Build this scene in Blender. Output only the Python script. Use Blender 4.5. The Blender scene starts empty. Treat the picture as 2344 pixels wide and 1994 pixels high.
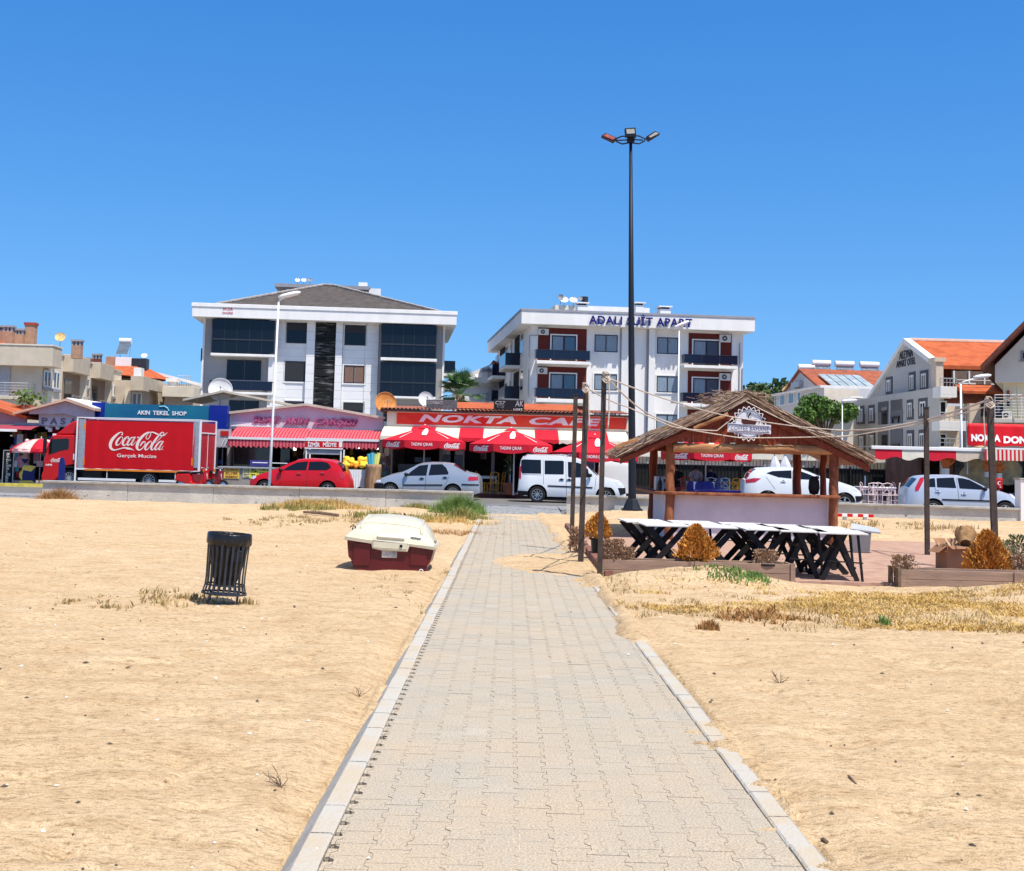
import bpy, math, random
import numpy as np
from mathutils import Vector, Matrix, noise as mnoise
random.seed(7); RNG = np.random.default_rng(7)
R = math.radians; PI = math.pi
# ------------------------------------------------------------------ camera, sky, sun, exposure
SC = bpy.context.scene; COL = SC.collection
FPX, CX, CY = 3074.0, 1172.0, 808.0            # focal length and principal point of the photograph (2344 x 1994)
CAMZ, PITCH, ROLL = 1.8, math.atan(241/3074), R(1.4)
_c, _s = math.cos(PITCH), math.sin(PITCH); _cr, _sr = math.cos(ROLL), math.sin(ROLL)
FWD = Vector((0, _c, _s)); UP0 = Vector((0, -_s, _c)); RT0 = Vector((1, 0, 0))
RT = RT0*_cr + UP0*_sr; UPV = UP0*_cr - RT0*_sr
cam = bpy.data.cameras.new('camera'); camo = bpy.data.objects.new('camera', cam); COL.objects.link(camo)
cam.sensor_width = 36; cam.lens = FPX/2344*36; cam.shift_y = -(997-CY)/2344; cam.clip_start = .1; cam.clip_end = 5000
m = Matrix((RT, UPV, -FWD)).transposed().to_4x4(); m.translation = (0, 0, CAMZ); camo.matrix_world = m
SC.camera = camo
SUN_EL, SUN_AZ = R(64), R(40)                  # azimuth measured from behind the camera towards +X
w = bpy.data.worlds.new('World'); SC.world = w; w.use_nodes = True
nt = w.node_tree; bg = nt.nodes['Background']; sky = nt.nodes.new('ShaderNodeTexSky')
sky.sky_type = 'NISHITA'; sky.sun_disc = False; sky.sun_elevation = SUN_EL; sky.sun_rotation = PI - SUN_AZ
sky.air_density = 1.35; sky.dust_density = .0; sky.ozone_density = 6.0; sky.altitude = 0
wtc = nt.nodes.new('ShaderNodeTexCoord'); wmp = nt.nodes.new('ShaderNodeMapping'); wmp.inputs['Location'].default_value = (0,0,.145); wmp.inputs['Scale'].default_value = (1,1,.85)
wnm = nt.nodes.new('ShaderNodeVectorMath'); wnm.operation = 'NORMALIZE'
nt.links.new(wtc.outputs['Generated'], wmp.inputs[0]); nt.links.new(wmp.outputs[0], wnm.inputs[0]); nt.links.new(wnm.outputs[0], sky.inputs[0])
whs = nt.nodes.new('ShaderNodeHueSaturation'); whs.inputs['Saturation'].default_value = 1.33; whs.inputs['Hue'].default_value = .508; whs.inputs['Value'].default_value = 1.06
nt.links.new(sky.outputs[0], whs.inputs['Color'])
# high sky desaturated on purpose: added paleness that keeps shadows from turning blue
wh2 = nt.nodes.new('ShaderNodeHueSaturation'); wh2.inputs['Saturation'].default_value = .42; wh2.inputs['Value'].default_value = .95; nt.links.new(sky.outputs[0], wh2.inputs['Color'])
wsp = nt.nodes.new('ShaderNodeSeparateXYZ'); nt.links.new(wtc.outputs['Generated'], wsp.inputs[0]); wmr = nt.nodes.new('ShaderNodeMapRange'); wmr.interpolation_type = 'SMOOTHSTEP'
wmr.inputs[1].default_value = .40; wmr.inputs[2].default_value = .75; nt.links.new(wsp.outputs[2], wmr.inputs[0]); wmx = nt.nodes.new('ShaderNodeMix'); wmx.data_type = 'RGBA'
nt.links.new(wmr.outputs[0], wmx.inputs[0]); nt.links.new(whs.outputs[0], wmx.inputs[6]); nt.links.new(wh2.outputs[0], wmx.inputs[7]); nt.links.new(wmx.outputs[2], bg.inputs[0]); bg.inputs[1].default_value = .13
sl = bpy.data.lights.new('sun', 'SUN'); sl.energy = 4.8; sl.angle = R(.5); sl.color = (1, .94, .84)
so = bpy.data.objects.new('sun', sl); COL.objects.link(so)
sd = Vector((math.sin(SUN_AZ)*math.cos(SUN_EL), -math.cos(SUN_AZ)*math.cos(SUN_EL), math.sin(SUN_EL)))
so.rotation_euler = sd.to_track_quat('Z', 'Y').to_euler(); so.location = (20, -20, 60)
vs_ = SC.view_settings; vs_.view_transform = 'Standard'; vs_.look = 'None'; vs_.exposure = .31; vs_.gamma = 1
SC.display_settings.display_device = 'sRGB'
# ------------------------------------------------------------------ from the photograph to the place
def Z(x0, y0, s): return lambda x, y: (x0+x/s, y0+y/s)
Z1 = Z(0,700,3.675); Z2 = Z(420,620,3.1424); Z3 = Z(480,880,3.345); Z4 = Z(1060,640,2.963); Z5 = Z(840,880,3.2406)
Z6 = Z(1400,860,3.1908); Z7 = Z(1720,720,3.3237); Z8 = Z(1900,920,3.6757); Z9 = Z(420,1150,2.963); Z10 = Z(1260,860,3.675)
Z11 = Z(900,1130,3.7036); Z12 = Z(600,1500,2.963); Z13 = Z(1300,1300,1.9866); Z14 = Z(0,1150,2.09); Z15 = Z(0,880,6.3)
ZL = Z(1340,280,10.37); ZC = Z(240,975,12.9625); ZB = Z(1650,910,15.954); ZK = Z(1400,1020,6.913); ZT = Z(1440,1160,3.5759)
ZR = Z(1950,980,5.264); ZH = Z(2030,740,5.513); ZM = Z(400,1000,5.761); ZD = Z(0,0,.88481)
def ray(p):
    return RT*((p[0]-CX)/FPX) - UPV*((p[1]-CY)/FPX) + FWD
def at(p, Y):
    d = ray(p); t = Y/d.y; return Vector((d.x*t, Y, CAMZ+d.z*t))
def G(p, z=0.):
    d = ray(p); t = (z-CAMZ)/d.z; return Vector((d.x*t, d.y*t, z))
class Fr:
    "a vertical plane standing in the place: origin on it, turned by yaw about z; loc() reads a picture point on the plane d behind it"
    def __init__(s, p, Y, yaw=0., z=None):
        s.o = at(p, Y); s.yaw = yaw
        if z is not None: s.o.z = z
        s.c, s.s = math.cos(yaw), math.sin(yaw)
    def loc(s, p, d=0.):
        r = ray(p); e = Vector((0, 0, CAMZ)) - s.o
        ey = -s.s*e.x + s.c*e.y; ry = -s.s*r.x + s.c*r.y; t = (d-ey)/ry
        q = e + r*t
        return (s.c*q.x + s.s*q.y, q.z)
    def box(s, a, b, d=0.):
        (x0, z0), (x1, z1) = s.loc(a, d), s.loc(b, d)
        return min(x0, x1), max(x0, x1), min(z0, z1), max(z0, z1)
    def pts(s, zf, L, d=0.): return [s.loc(zf(*q), d) for q in L]
# ------------------------------------------------------------------ materials
MATS = {}
def pm(name, col, rough=.6, var=.12, sc=4., bump=0., bsc=None, metal=0., spec=.25, coat=0., col2=None, det=4., st=(1,1,1), lo=.35, hi=.65, emit=0, alpha=None, trans=0):
    if name in MATS: return MATS[name]
    mt = bpy.data.materials.new(name); mt.use_nodes = True; n = mt.node_tree; b = n.nodes['Principled BSDF']; L = n.links.new
    b.inputs['Roughness'].default_value = rough; b.inputs['Metallic'].default_value = metal
    b.inputs['Specular IOR Level'].default_value = spec; b.inputs['Coat Weight'].default_value = coat
    b.inputs['Coat Roughness'].default_value = .06
    b.inputs['Base Color'].default_value = (*col, 1)
    if alpha is not None: b.inputs['Alpha'].default_value = alpha
    if trans: b.inputs['Transmission Weight'].default_value = trans
    if emit:
        b.inputs['Emission Color'].default_value = (*col, 1); b.inputs['Emission Strength'].default_value = emit
    if var > 0 or bump or col2:
        tc = n.nodes.new('ShaderNodeTexCoord'); mp = n.nodes.new('ShaderNodeMapping'); mp.inputs['Scale'].default_value = st
        L(tc.outputs['Object'], mp.inputs[0])
        nz = n.nodes.new('ShaderNodeTexNoise'); nz.inputs['Scale'].default_value = sc; nz.inputs['Detail'].default_value = det; nz.inputs['Roughness'].default_value = .62
        L(mp.outputs[0], nz.inputs['Vector'])
        cr = n.nodes.new('ShaderNodeValToRGB'); cr.color_ramp.elements[0].position = lo; cr.color_ramp.elements[1].position = hi
        c2 = col2 or tuple(min(1, c*(1+var)) for c in col)
        c1 = col if col2 else tuple(c*(1-var) for c in col)
        cr.color_ramp.elements[0].color = (*c1, 1); cr.color_ramp.elements[1].color = (*c2, 1)
        L(nz.outputs[0], cr.inputs[0]); L(cr.outputs[0], b.inputs['Base Color'])
        if bump:
            n2 = n.nodes.new('ShaderNodeTexNoise'); n2.inputs['Scale'].default_value = bsc or sc*4; n2.inputs['Detail'].default_value = 4
            L(mp.outputs[0], n2.inputs['Vector'])
            bp = n.nodes.new('ShaderNodeBump'); bp.inputs['Strength'].default_value = bump; bp.inputs['Distance'].default_value = .02
            L(n2.outputs[0], bp.inputs['Height']); L(bp.outputs[0], b.inputs['Normal'])
    MATS[name] = mt; return mt
# ------------------------------------------------------------------ mesh building
class MB:
    def __init__(s): s.v = []; s.f = []; s.m = []; s.mi = 0
    def add(s, vs, fs):
        k = len(s.v); s.v += [tuple(v) for v in vs]; s.f += [tuple(i+k for i in f) for f in fs]; s.m += [s.mi]*len(fs); return s
    def box(s, x0, x1, y0, y1, z0, z1):
        return s.add([(x,y,z) for z in (z0,z1) for y in (y0,y1) for x in (x0,x1)], [(0,2,3,1),(4,5,7,6),(0,1,5,4),(1,3,7,5),(3,2,6,7),(2,0,4,6)])
    def bar(s, p, q, w, h=None, up=(0,0,1)):
        p, q = Vector(p), Vector(q); h = h or w; d = (q-p).normalized(); u = Vector(up)
        if abs(d.dot(u)) > .98: u = Vector((0,1,0))
        a = d.cross(u).normalized()*w/2; b = a.cross(d).normalized()*h/2
        return s.add([p-a-b,p+a-b,p+a+b,p-a+b,q-a-b,q+a-b,q+a+b,q-a+b], [(0,3,2,1),(4,5,6,7),(0,1,5,4),(1,2,6,5),(2,3,7,6),(3,0,4,7)])
    def prism(s, poly, y0, y1, ax='y', M=None):
        n = len(poly)
        def P(a, b, t): return {'y': (a,t,b), 'x': (t,a,b), 'z': (a,b,t)}[ax]
        vs = [P(a,b,y0) for a,b in poly] + [P(a,b,y1) for a,b in poly]
        if M: vs = [M @ Vector(v) for v in vs]
        return s.add(vs, [tuple(range(n)), tuple(range(2*n-1, n-1, -1))] + [(i, i+n, (i+1)%n+n, (i+1)%n) for i in range(n)])
    def tube(s, pts, r, n=8, cap=True):
        pts = [Vector(p) for p in pts]; k = len(pts); rs = r if isinstance(r, (list, tuple)) else [r]*k
        vs = []; u = None
        for i, p in enumerate(pts):
            d = (pts[min(i+1,k-1)] - pts[max(i-1,0)]).normalized()
            if u is None: u = d.orthogonal().normalized()
            else:
                u = (u - d*u.dot(d)); u = u.normalized() if u.length > 1e-6 else d.orthogonal().normalized()
            v = d.cross(u)
            vs += [p + (u*math.cos(2*PI*j/n) + v*math.sin(2*PI*j/n))*rs[i] for j in range(n)]
        fs = [(i*n+j, i*n+(j+1)%n, (i+1)*n+(j+1)%n, (i+1)*n+j) for i in range(k-1) for j in range(n)]
        if cap: fs += [tuple(range(n-1,-1,-1)), tuple(range((k-1)*n, k*n))]
        return s.add(vs, fs)
    def lathe(s, prof, n=24, c=(0,0,0), cap=False, M=None):
        vs = [Vector((r*math.cos(2*PI*j/n), r*math.sin(2*PI*j/n), z)) for r, z in prof for j in range(n)]
        if M: vs = [M @ v for v in vs]
        vs = [v+Vector(c) for v in vs]; k = len(prof)
        fs = [(i*n+j, i*n+(j+1)%n, (i+1)*n+(j+1)%n, (i+1)*n+j) for i in range(k-1) for j in range(n)]
        if cap: fs += [tuple(range(n-1,-1,-1)), tuple(range((k-1)*n, k*n))]
        return s.add(vs, fs)
    def grid(s, rows):
        n = len(rows[0]); k = len(rows)
        return s.add([p for r in rows for p in r], [(i*n+j, i*n+j+1, (i+1)*n+j+1, (i+1)*n+j) for i in range(k-1) for j in range(n-1)])
    def build(s, name, mat, parent=None, smooth=False, bev=0, loc=None, rz=0, thick=0):
        me = bpy.data.meshes.new(name); me.from_pydata(s.v, [], s.f)
        for mt in (mat if isinstance(mat, (list, tuple)) else [mat]): me.materials.append(mt)
        if any(s.m): me.polygons.foreach_set('material_index', s.m)
        if smooth:
            me.polygons.foreach_set('use_smooth', [True]*len(s.f))
            if smooth != 1: me.set_sharp_from_angle(angle=R(smooth))
        o = bpy.data.objects.new(name, me); COL.objects.link(o)
        if parent: o.parent = parent
        if loc is not None: o.location = loc
        if rz: o.rotation_euler.z = rz
        if thick:
            md = o.modifiers.new('solid', 'SOLIDIFY'); md.thickness = thick; md.offset = 0
        if bev:
            md = o.modifiers.new('bevel', 'BEVEL'); md.width = bev; md.segments = 2; md.limit_method = 'ANGLE'; md.angle_limit = R(35)
        return o
def bx(name, mat, parent, x0, x1, y0, y1, z0, z1, **k): return MB().box(x0,x1,y0,y1,z0,z1).build(name, mat, parent, **k)
def tag(o, label=None, cat=None, group=None, kind=None):
    if label: o['label'] = label
    if cat: o['category'] = cat
    if group: o['group'] = group
    if kind: o['kind'] = kind
    return o
def thing(name, label, cat, loc=(0,0,0), rz=0, group=None):
    o = bpy.data.objects.new(name, None); COL.objects.link(o); o.location = loc; o.rotation_euler = (0,0,rz); o.empty_display_size = .2
    return tag(o, label, cat, group)
def fthing(name, label, cat, fr, group=None): return thing(name, label, cat, fr.o, fr.yaw, group)
def S(o): o['kind'] = 'structure'; return o
def dup(root, loc=None, rz=None, label=None, group=None):
    def cp(o, par):
        c = o.copy(); COL.objects.link(c)
        if par is not None: c.parent = par
        for ch in [k for k in KIDS.get(o.name, [])]: cp(ch, c)
        return c
    KIDS = {}
    def walk(o):
        KIDS[o.name] = list(o.children)
        for c in o.children: walk(c)
    walk(root); r = cp(root, None)
    if loc is not None: r.location = loc
    if rz is not None: r.rotation_euler.z = rz
    if label: r['label'] = label
    if group: r['group'] = group
    return r
def smooth_pts(P, k=6, closed=False):
    P = [Vector(p) for p in P]; n = len(P); out = []
    for i in range(n if closed else n-1):
        a, b, c, d = (P[(i-1)%n], P[i], P[(i+1)%n], P[(i+2)%n]) if closed else (P[max(i-1,0)], P[i], P[i+1], P[min(i+2,n-1)])
        for j in range(k):
            t = j/k; out.append(.5*((2*b)+(c-a)*t+(2*a-5*b+4*c-d)*t*t+(3*b-a-3*c+d)*t**3))
    if not closed: out.append(P[-1])
    return out
def text(body, name, mat, parent, x0, x1, z0, z1, y, ext=.01, bold=.0, shear=0., slope=0., sp=1.0):
    "lettering as a mesh, standing upright and facing -y, scaled to fill the given box"
    cu = bpy.data.curves.new(name, 'FONT'); cu.body = body; cu.extrude = .5; cu.offset = bold; cu.resolution_u = 3; cu.space_character = sp
    t = bpy.data.objects.new(name, cu); COL.objects.link(t); dg = bpy.context.evaluated_depsgraph_get()
    me = bpy.data.meshes.new_from_object(t.evaluated_get(dg)); bpy.data.objects.remove(t); bpy.data.curves.remove(cu)
    n = len(me.vertices); co = np.empty(n*3); me.vertices.foreach_get('co', co); co = co.reshape(-1,3)
    X, Y_, Z_ = co[:,0], co[:,1], co[:,2]; X = X + shear*Y_
    X = (X-X.min())/(X.max()-X.min()); Yn = (Y_-Y_.min())/(Y_.max()-Y_.min())
    out = np.stack([x0+X*(x1-x0), y - (Z_+.5)*ext, z0+Yn*(z1-z0)+slope*X], 1)
    me.vertices.foreach_set('co', out.ravel()); me.update()
    me.materials.clear(); me.materials.append(mat); me.name = name
    me.polygons.foreach_set('material_index', [0]*len(me.polygons))
    o = bpy.data.objects.new(name, me); COL.objects.link(o)
    if parent: o.parent = parent
    return o
def ribbon(mb, strokes, fn, y0, y1):
    "calligraphic strokes [(x, y, width) ...] as flat raised shapes"
    for st in strokes:
        P = smooth_pts([(a, b, w) for a, b, w in st], 6)
        Lf, Rt = [], []
        for i, p in enumerate(P):
            d = P[min(i+1,len(P)-1)] - P[max(i-1,0)]; d.z = 0
            d = d.normalized() if d.length > 1e-6 else Vector((1,0,0)); nn = Vector((-d.y, d.x, 0))*max(p.z, .5)/2
            Lf.append(fn(p.x+nn.x, p.y+nn.y)); Rt.append(fn(p.x-nn.x, p.y-nn.y))
        n = len(P); vs = [(a,y0,b) for a,b in Lf] + [(a,y0,b) for a,b in Rt]
        mb.add(vs, [(i, i+1, n+i+1, n+i) for i in range(n-1)])
    return mb
# common materials
WHITE = pm('white_plaster', (.78,.76,.74), .8, .06, 1.1, .15, 30, st=(1,1,.3), det=7)
CREAM = pm('cream_plaster', (.68,.61,.50), .85, .08, 1.2, .2, 25)
TAUPE = pm('taupe_plaster', (.54,.46,.36), .85, .08, 1.2, .2, 25)
GREY = pm('grey_plaster', (.30,.30,.33), .85, .06, 1.2, .15, 25)
MIDGREY = pm('grey_beige_cladding', (.33,.31,.30), .7, .05, 2, .1)
CONC = pm('concrete', (.36,.345,.31), .9, .22, 1.6, .5, 18, det=8)
METAL = pm('bright_metal', (.55,.56,.58), .35, .05, 6, metal=.8)
WMET = pm('white_metal', (.72,.73,.74), .4, .03, 4)
GALV = pm('galvanised_metal', (.42,.44,.46), .45, .12, 8, metal=.6)
DMET = pm('dark_metal', (.03,.034,.045), .4, .2, 6)
BLACK = pm('black_plastic', (.012,.012,.014), .45, .2, 6)
RUBBER = pm('rubber', (.018,.018,.018), .8, .2, 10)
DGLASS = pm('dark_glass', (.006,.008,.016), .06, 0, spec=.3)
CGLASS = pm('car_glass', (.010,.011,.014), .03, 0, spec=.35)
NAVYGL = pm('navy_balcony_glass', (.008,.011,.03), .12, 0, spec=.35)
CURT = pm('white_curtain', (.22,.28,.34), .35, .25, 9, st=(8,1,.3))
DARK = pm('dark_interior', (.012,.011,.012), .9, .3, 3)
WOODRED = pm('red_stained_wood', (.19,.035,.013), .55, .35, 3, .3, 30, st=(6,6,.6))
LOGW = pm('peeled_log', (.34,.13,.055), .65, .3, 3, .5, 20, col2=(.16,.045,.02), st=(2,2,.7))
LOGL = pm('pale_log', (.50,.27,.12), .7, .3, 3, .5, 20, col2=(.28,.11,.045), st=(.5,3,3))
RUST = pm('rusty_steel', (.062,.045,.038), .7, .3, 5, .3, 40)
REDCL = pm('red_cloth', (.50,.012,.014), .75, .12, 3)
REDSG = pm('red_sign', (.55,.008,.012), .45, .05, 3)
WHSG = pm('white_sign', (.80,.79,.78), .5, .03, 4)
WHL = pm('white_lettering', (.82,.80,.80), .55, 0)
TILE = pm('orange_roof_tiles', (.52,.13,.045), .8, .35, 1.5, .6, 12, col2=(.36,.075,.025), det=8)
TILEB = pm('brown_roof_tiles', (.20,.10,.07), .85, .3, 3, .5, 14, det=8)
YELW = pm('yellow_wood', (.62,.30,.03), .5, .1, 4)
PINKW = pm('pale_pink_paint', (.66,.52,.52), .5, .06, 4)
PLEAF = pm('palm_leaf', (.05,.11,.03), .6, .4, 4)
# ------------------------------------------------------------------ ground, path, road
def noise2(x, y, sc, seed=0, octv=4):
    "tileless value noise for arrays"
    x = np.asarray(x, float)*sc; y = np.asarray(y, float)*sc; out = np.zeros_like(x); amp = 1.; tot = 0
    for o in range(octv):
        xi = np.floor(x).astype(np.int64); yi = np.floor(y).astype(np.int64); fx = x-xi; fy = y-yi
        fx = fx*fx*(3-2*fx); fy = fy*fy*(3-2*fy)
        def h(a, b):
            n = (a*374761393 + b*668265263 + (seed+o*17)*1442695041) & 0x7fffffff
            n = ((n ^ (n >> 13))*1274126177) & 0x7fffffff
            return ((n ^ (n >> 16)) & 0xffff)/65535.
        v = (h(xi,yi)*(1-fx)+h(xi+1,yi)*fx)*(1-fy) + (h(xi,yi+1)*(1-fx)+h(xi+1,yi+1)*fx)*fy
        out += v*amp; tot += amp; amp *= .5; x = x*2+13.7; y = y*2+7.3
    return out/tot
def sstep(a, b, x): t = np.clip((x-a)/(b-a), 0, 1); return t*t*(3-2*t)
XL, XR = -.785, 1.24          # path between the kerbs; its right side widens towards the camera
def xr_at(y): return 1.425-.0098*y
def ground_h(x, y, fine=True):
    x = np.asarray(x, float); y = np.asarray(y, float)
    h = (noise2(x, y, .35, 1, 3)-.5)*.10 + (noise2(x, y, 1.1, 2, 3)-.5)*.05*np.clip((y-2)/8, .4, 1)
    h = h*.8 + (noise2(x*.6, y*1.5, 3.2, 3, 3)-.5)*.035
    # footprints and hollows, stretched along x
    f = noise2(x*.8+noise2(x,y,.9,9,2)*1.5, y*1.7, 2.3, 5, 2); h = h - np.clip(f-.58, 0, 1)*.16 + np.clip(.36-f, 0, 1)*.07
    if fine: h = h + (noise2(x, y*1.3, 14, 4, 3)-.5)*.024*np.clip(1.4-y/30, .3, 1)
    u = x - (xr_at(y)-XR)*np.clip(x, 0, 1)
    dl = np.maximum(-1.0-x, 0); dr = np.maximum(u-1.44, 0); d = dl+dr
    h = h*sstep(0, .7, d) - (.035+.03*(x<0))*(1-sstep(0, .25, d)) + .012
    h = h + .10*sstep(30, 43, y)*sstep(.2, 2.5, d)                   # the beach rises a little to the wall
    inp = ((x > -.985) & (u < 1.42)); h = np.where(inp, -.09, h)
    # sand blown over the right side of the path
    nn = noise2(x, y, .9, 21, 4); nf = noise2(x*.7, y*2.2, 2.5, 22, 3)
    g1 = np.exp(-((y-22.6-nn*1.6)/3.1)**2)*sstep(-1.15, .9, x+(nn-.5)*1.2)
    g2 = sstep(33, 40, y+(nn-.5)*14+(nf-.5)*8)*.64
    g3 = sstep(1.06, 1.30, u+(nn-.5)*.30)*sstep(12.4, 14.4, y)
    g4 = sstep(.95, 1.5, u+(nf-.5)*.9)*sstep(.57,.60,noise2(x*0, y, .45, 30, 2))*.85
    g5 = sstep(-.72, -1.02, x-(nf-.5)*.35)*(noise2(x*0, y, .6, 33, 2)-.30)*2.0
    dr_ = np.maximum.reduce([g1, g2*.9, g3, g4, np.clip(g5, 0, .62)])
    cap = np.where(inp, -.09 + .155*dr_ + ((nf-.5)*.045+(noise2(x,y,9.,41,3)-.5)*.03)*sstep(.2,.5,dr_), h)
    h = np.where(inp, cap, h + .04*sstep(.3, .9, dr_)*np.exp(-np.abs(np.where(x > 0, x-1.44, -1.03-x))/.5)*(x > -2))
    # drifts against the planters
    h = h + .30*np.exp(-((x-3.0)/1.05)**2 - ((y-19.95)/.75)**2) + .22*np.exp(-((x-7.9)/1.2)**2 - ((y-19.4)/.8)**2) + .07*np.exp(-((x-1.9)/.6)**2 - ((y-19.8)/.5)**2)
    terr = (x > 1.55) & (y > 20.75) & (y < 35.2)
    h = np.where(terr & (y < 31.5+noise2(x,y,.5,40,3)*5.5), np.minimum(h, -.03), h)
    h = h + .10*sstep(31, 34, y)*sstep(1.8, 3, x)
    h = np.where(y > 43.9, np.minimum(h, .0), h)
    return h
def gh(x, y): return float(ground_h(np.array([x]), np.array([y]))[0])
def mesh_np(name, V, F, mats, smooth=True):
    me = bpy.data.meshes.new(name); me.from_pydata(V.tolist() if hasattr(V,'tolist') else V, [], F.tolist() if hasattr(F,'tolist') else F)
    for mt in (mats if isinstance(mats, list) else [mats]): me.materials.append(mt)
    if smooth: me.polygons.foreach_set('use_smooth', [True]*len(me.polygons))
    o = bpy.data.objects.new(name, me); COL.objects.link(o); return o
def sand_mat():
    mt = bpy.data.materials.new('beach_sand'); mt.use_nodes = True; n = mt.node_tree; b = n.nodes['Principled BSDF']; L = n.links.new
    b.inputs['Roughness'].default_value = .95; b.inputs['Specular IOR Level'].default_value = .15
    tc = n.nodes.new('ShaderNodeTexCoord')
    def nz(sc, det=4, st=(1,1,1), rg=.6):
        mp = n.nodes.new('ShaderNodeMapping'); mp.inputs['Scale'].default_value = st; L(tc.outputs['Object'], mp.inputs[0])
        t = n.nodes.new('ShaderNodeTexNoise'); t.inputs['Scale'].default_value = sc; t.inputs['Detail'].default_value = det; t.inputs['Roughness'].default_value = rg
        L(mp.outputs[0], t.inputs['Vector']); return t
    def ramp(src, els):
        r = n.nodes.new('ShaderNodeValToRGB'); e = r.color_ramp.elements
        while len(e) < len(els): e.new(.5)
        for k, (p, c) in zip(e, els): k.position = p; k.color = (*c, 1)
        L(src, r.inputs[0]); return r
    def mix(a, b2, fac, mode='MIX'):
        x = n.nodes.new('ShaderNodeMix'); x.data_type = 'RGBA'; x.blend_type = mode
        if isinstance(fac, float): x.inputs[0].default_value = fac
        else: L(fac, x.inputs[0])
        L(a, x.inputs[6])
        if isinstance(b2, tuple): x.inputs[7].default_value = (*b2, 1)
        else: L(b2, x.inputs[7])
        return x.outputs[2]
    big = ramp(nz(.35, 3).outputs[0], [(.3, (.715,.54,.35)), (.7, (.665,.48,.29))])
    mid = ramp(nz(3.2, 5, (.6,1.4,1)).outputs[0], [(.35, (.83,.78,.72)), (.55, (1.,1.,1.)), (.75, (1.13,1.13,1.13))])
    col = mix(big.outputs[0], mid.outputs[0], .85, 'MULTIPLY')
    g = nz(85, 3, (1,1.,1), .8); gr = ramp(g.outputs[0], [(.33, (.30,.25,.20)), (.43, (.82,.80,.77)), (.60, (1.04,1.04,1.04)), (.74, (1.35,1.37,1.38))])
    col = mix(col, gr.outputs[0], .8, 'MULTIPLY')
    g2 = nz(26, 3, (.6,1.3,1)); gr2 = ramp(g2.outputs[0], [(.33, (.52,.47,.41)), (.47, (.96,.96,.95)), (.70, (1.16,1.17,1.18))])
    col = mix(col, gr2.outputs[0], .75, 'MULTIPLY')
    L(col, b.inputs['Base Color'])
    add = n.nodes.new('ShaderNodeMath'); add.operation = 'MULTIPLY_ADD'; add.inputs[1].default_value = .35
    L(g.outputs[0], add.inputs[0]); L(nz(16, 5, (.7,1.4,1), .7).outputs[0], add.inputs[2])
    bp = n.nodes.new('ShaderNodeBump'); bp.inputs['Strength'].default_value = 1.; bp.inputs['Distance'].default_value = .032
    L(add.outputs[0], bp.inputs['Height']); L(bp.outputs[0], b.inputs['Normal'])
    return mt
SAND = sand_mat()
ys = [2.6]
while ys[-1] < 46.5: ys.append(ys[-1]*1.0095 + .004)
ys = np.array(ys)
ts = np.concatenate([np.linspace(-2.4,-.55,60)[:-1], np.linspace(-.55,.55,440), np.linspace(.55,2.4,60)[1:]])
YY, TT = np.meshgrid(ys, ts, indexing='ij'); XX = TT*YY
HH = ground_h(XX, YY)
nr, ncx = XX.shape; idx = np.arange(nr*ncx).reshape(nr, ncx)
F = np.stack([idx[:-1,:-1], idx[:-1,1:], idx[1:,1:], idx[1:,:-1]], -1).reshape(-1,4)
S(mesh_np('sand', np.stack([XX, YY, HH], -1).reshape(-1,3), F, SAND))
EARTH = pm('dry_earth', (.30,.24,.17), .95, .25, .3, .4, 8)
S(mesh_np('ground', [(-3000,-200,-.16),(3000,-200,-.16),(3000,4000,-.16),(-3000,4000,-.16)], [(0,1,2,3)], EARTH, False))
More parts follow.
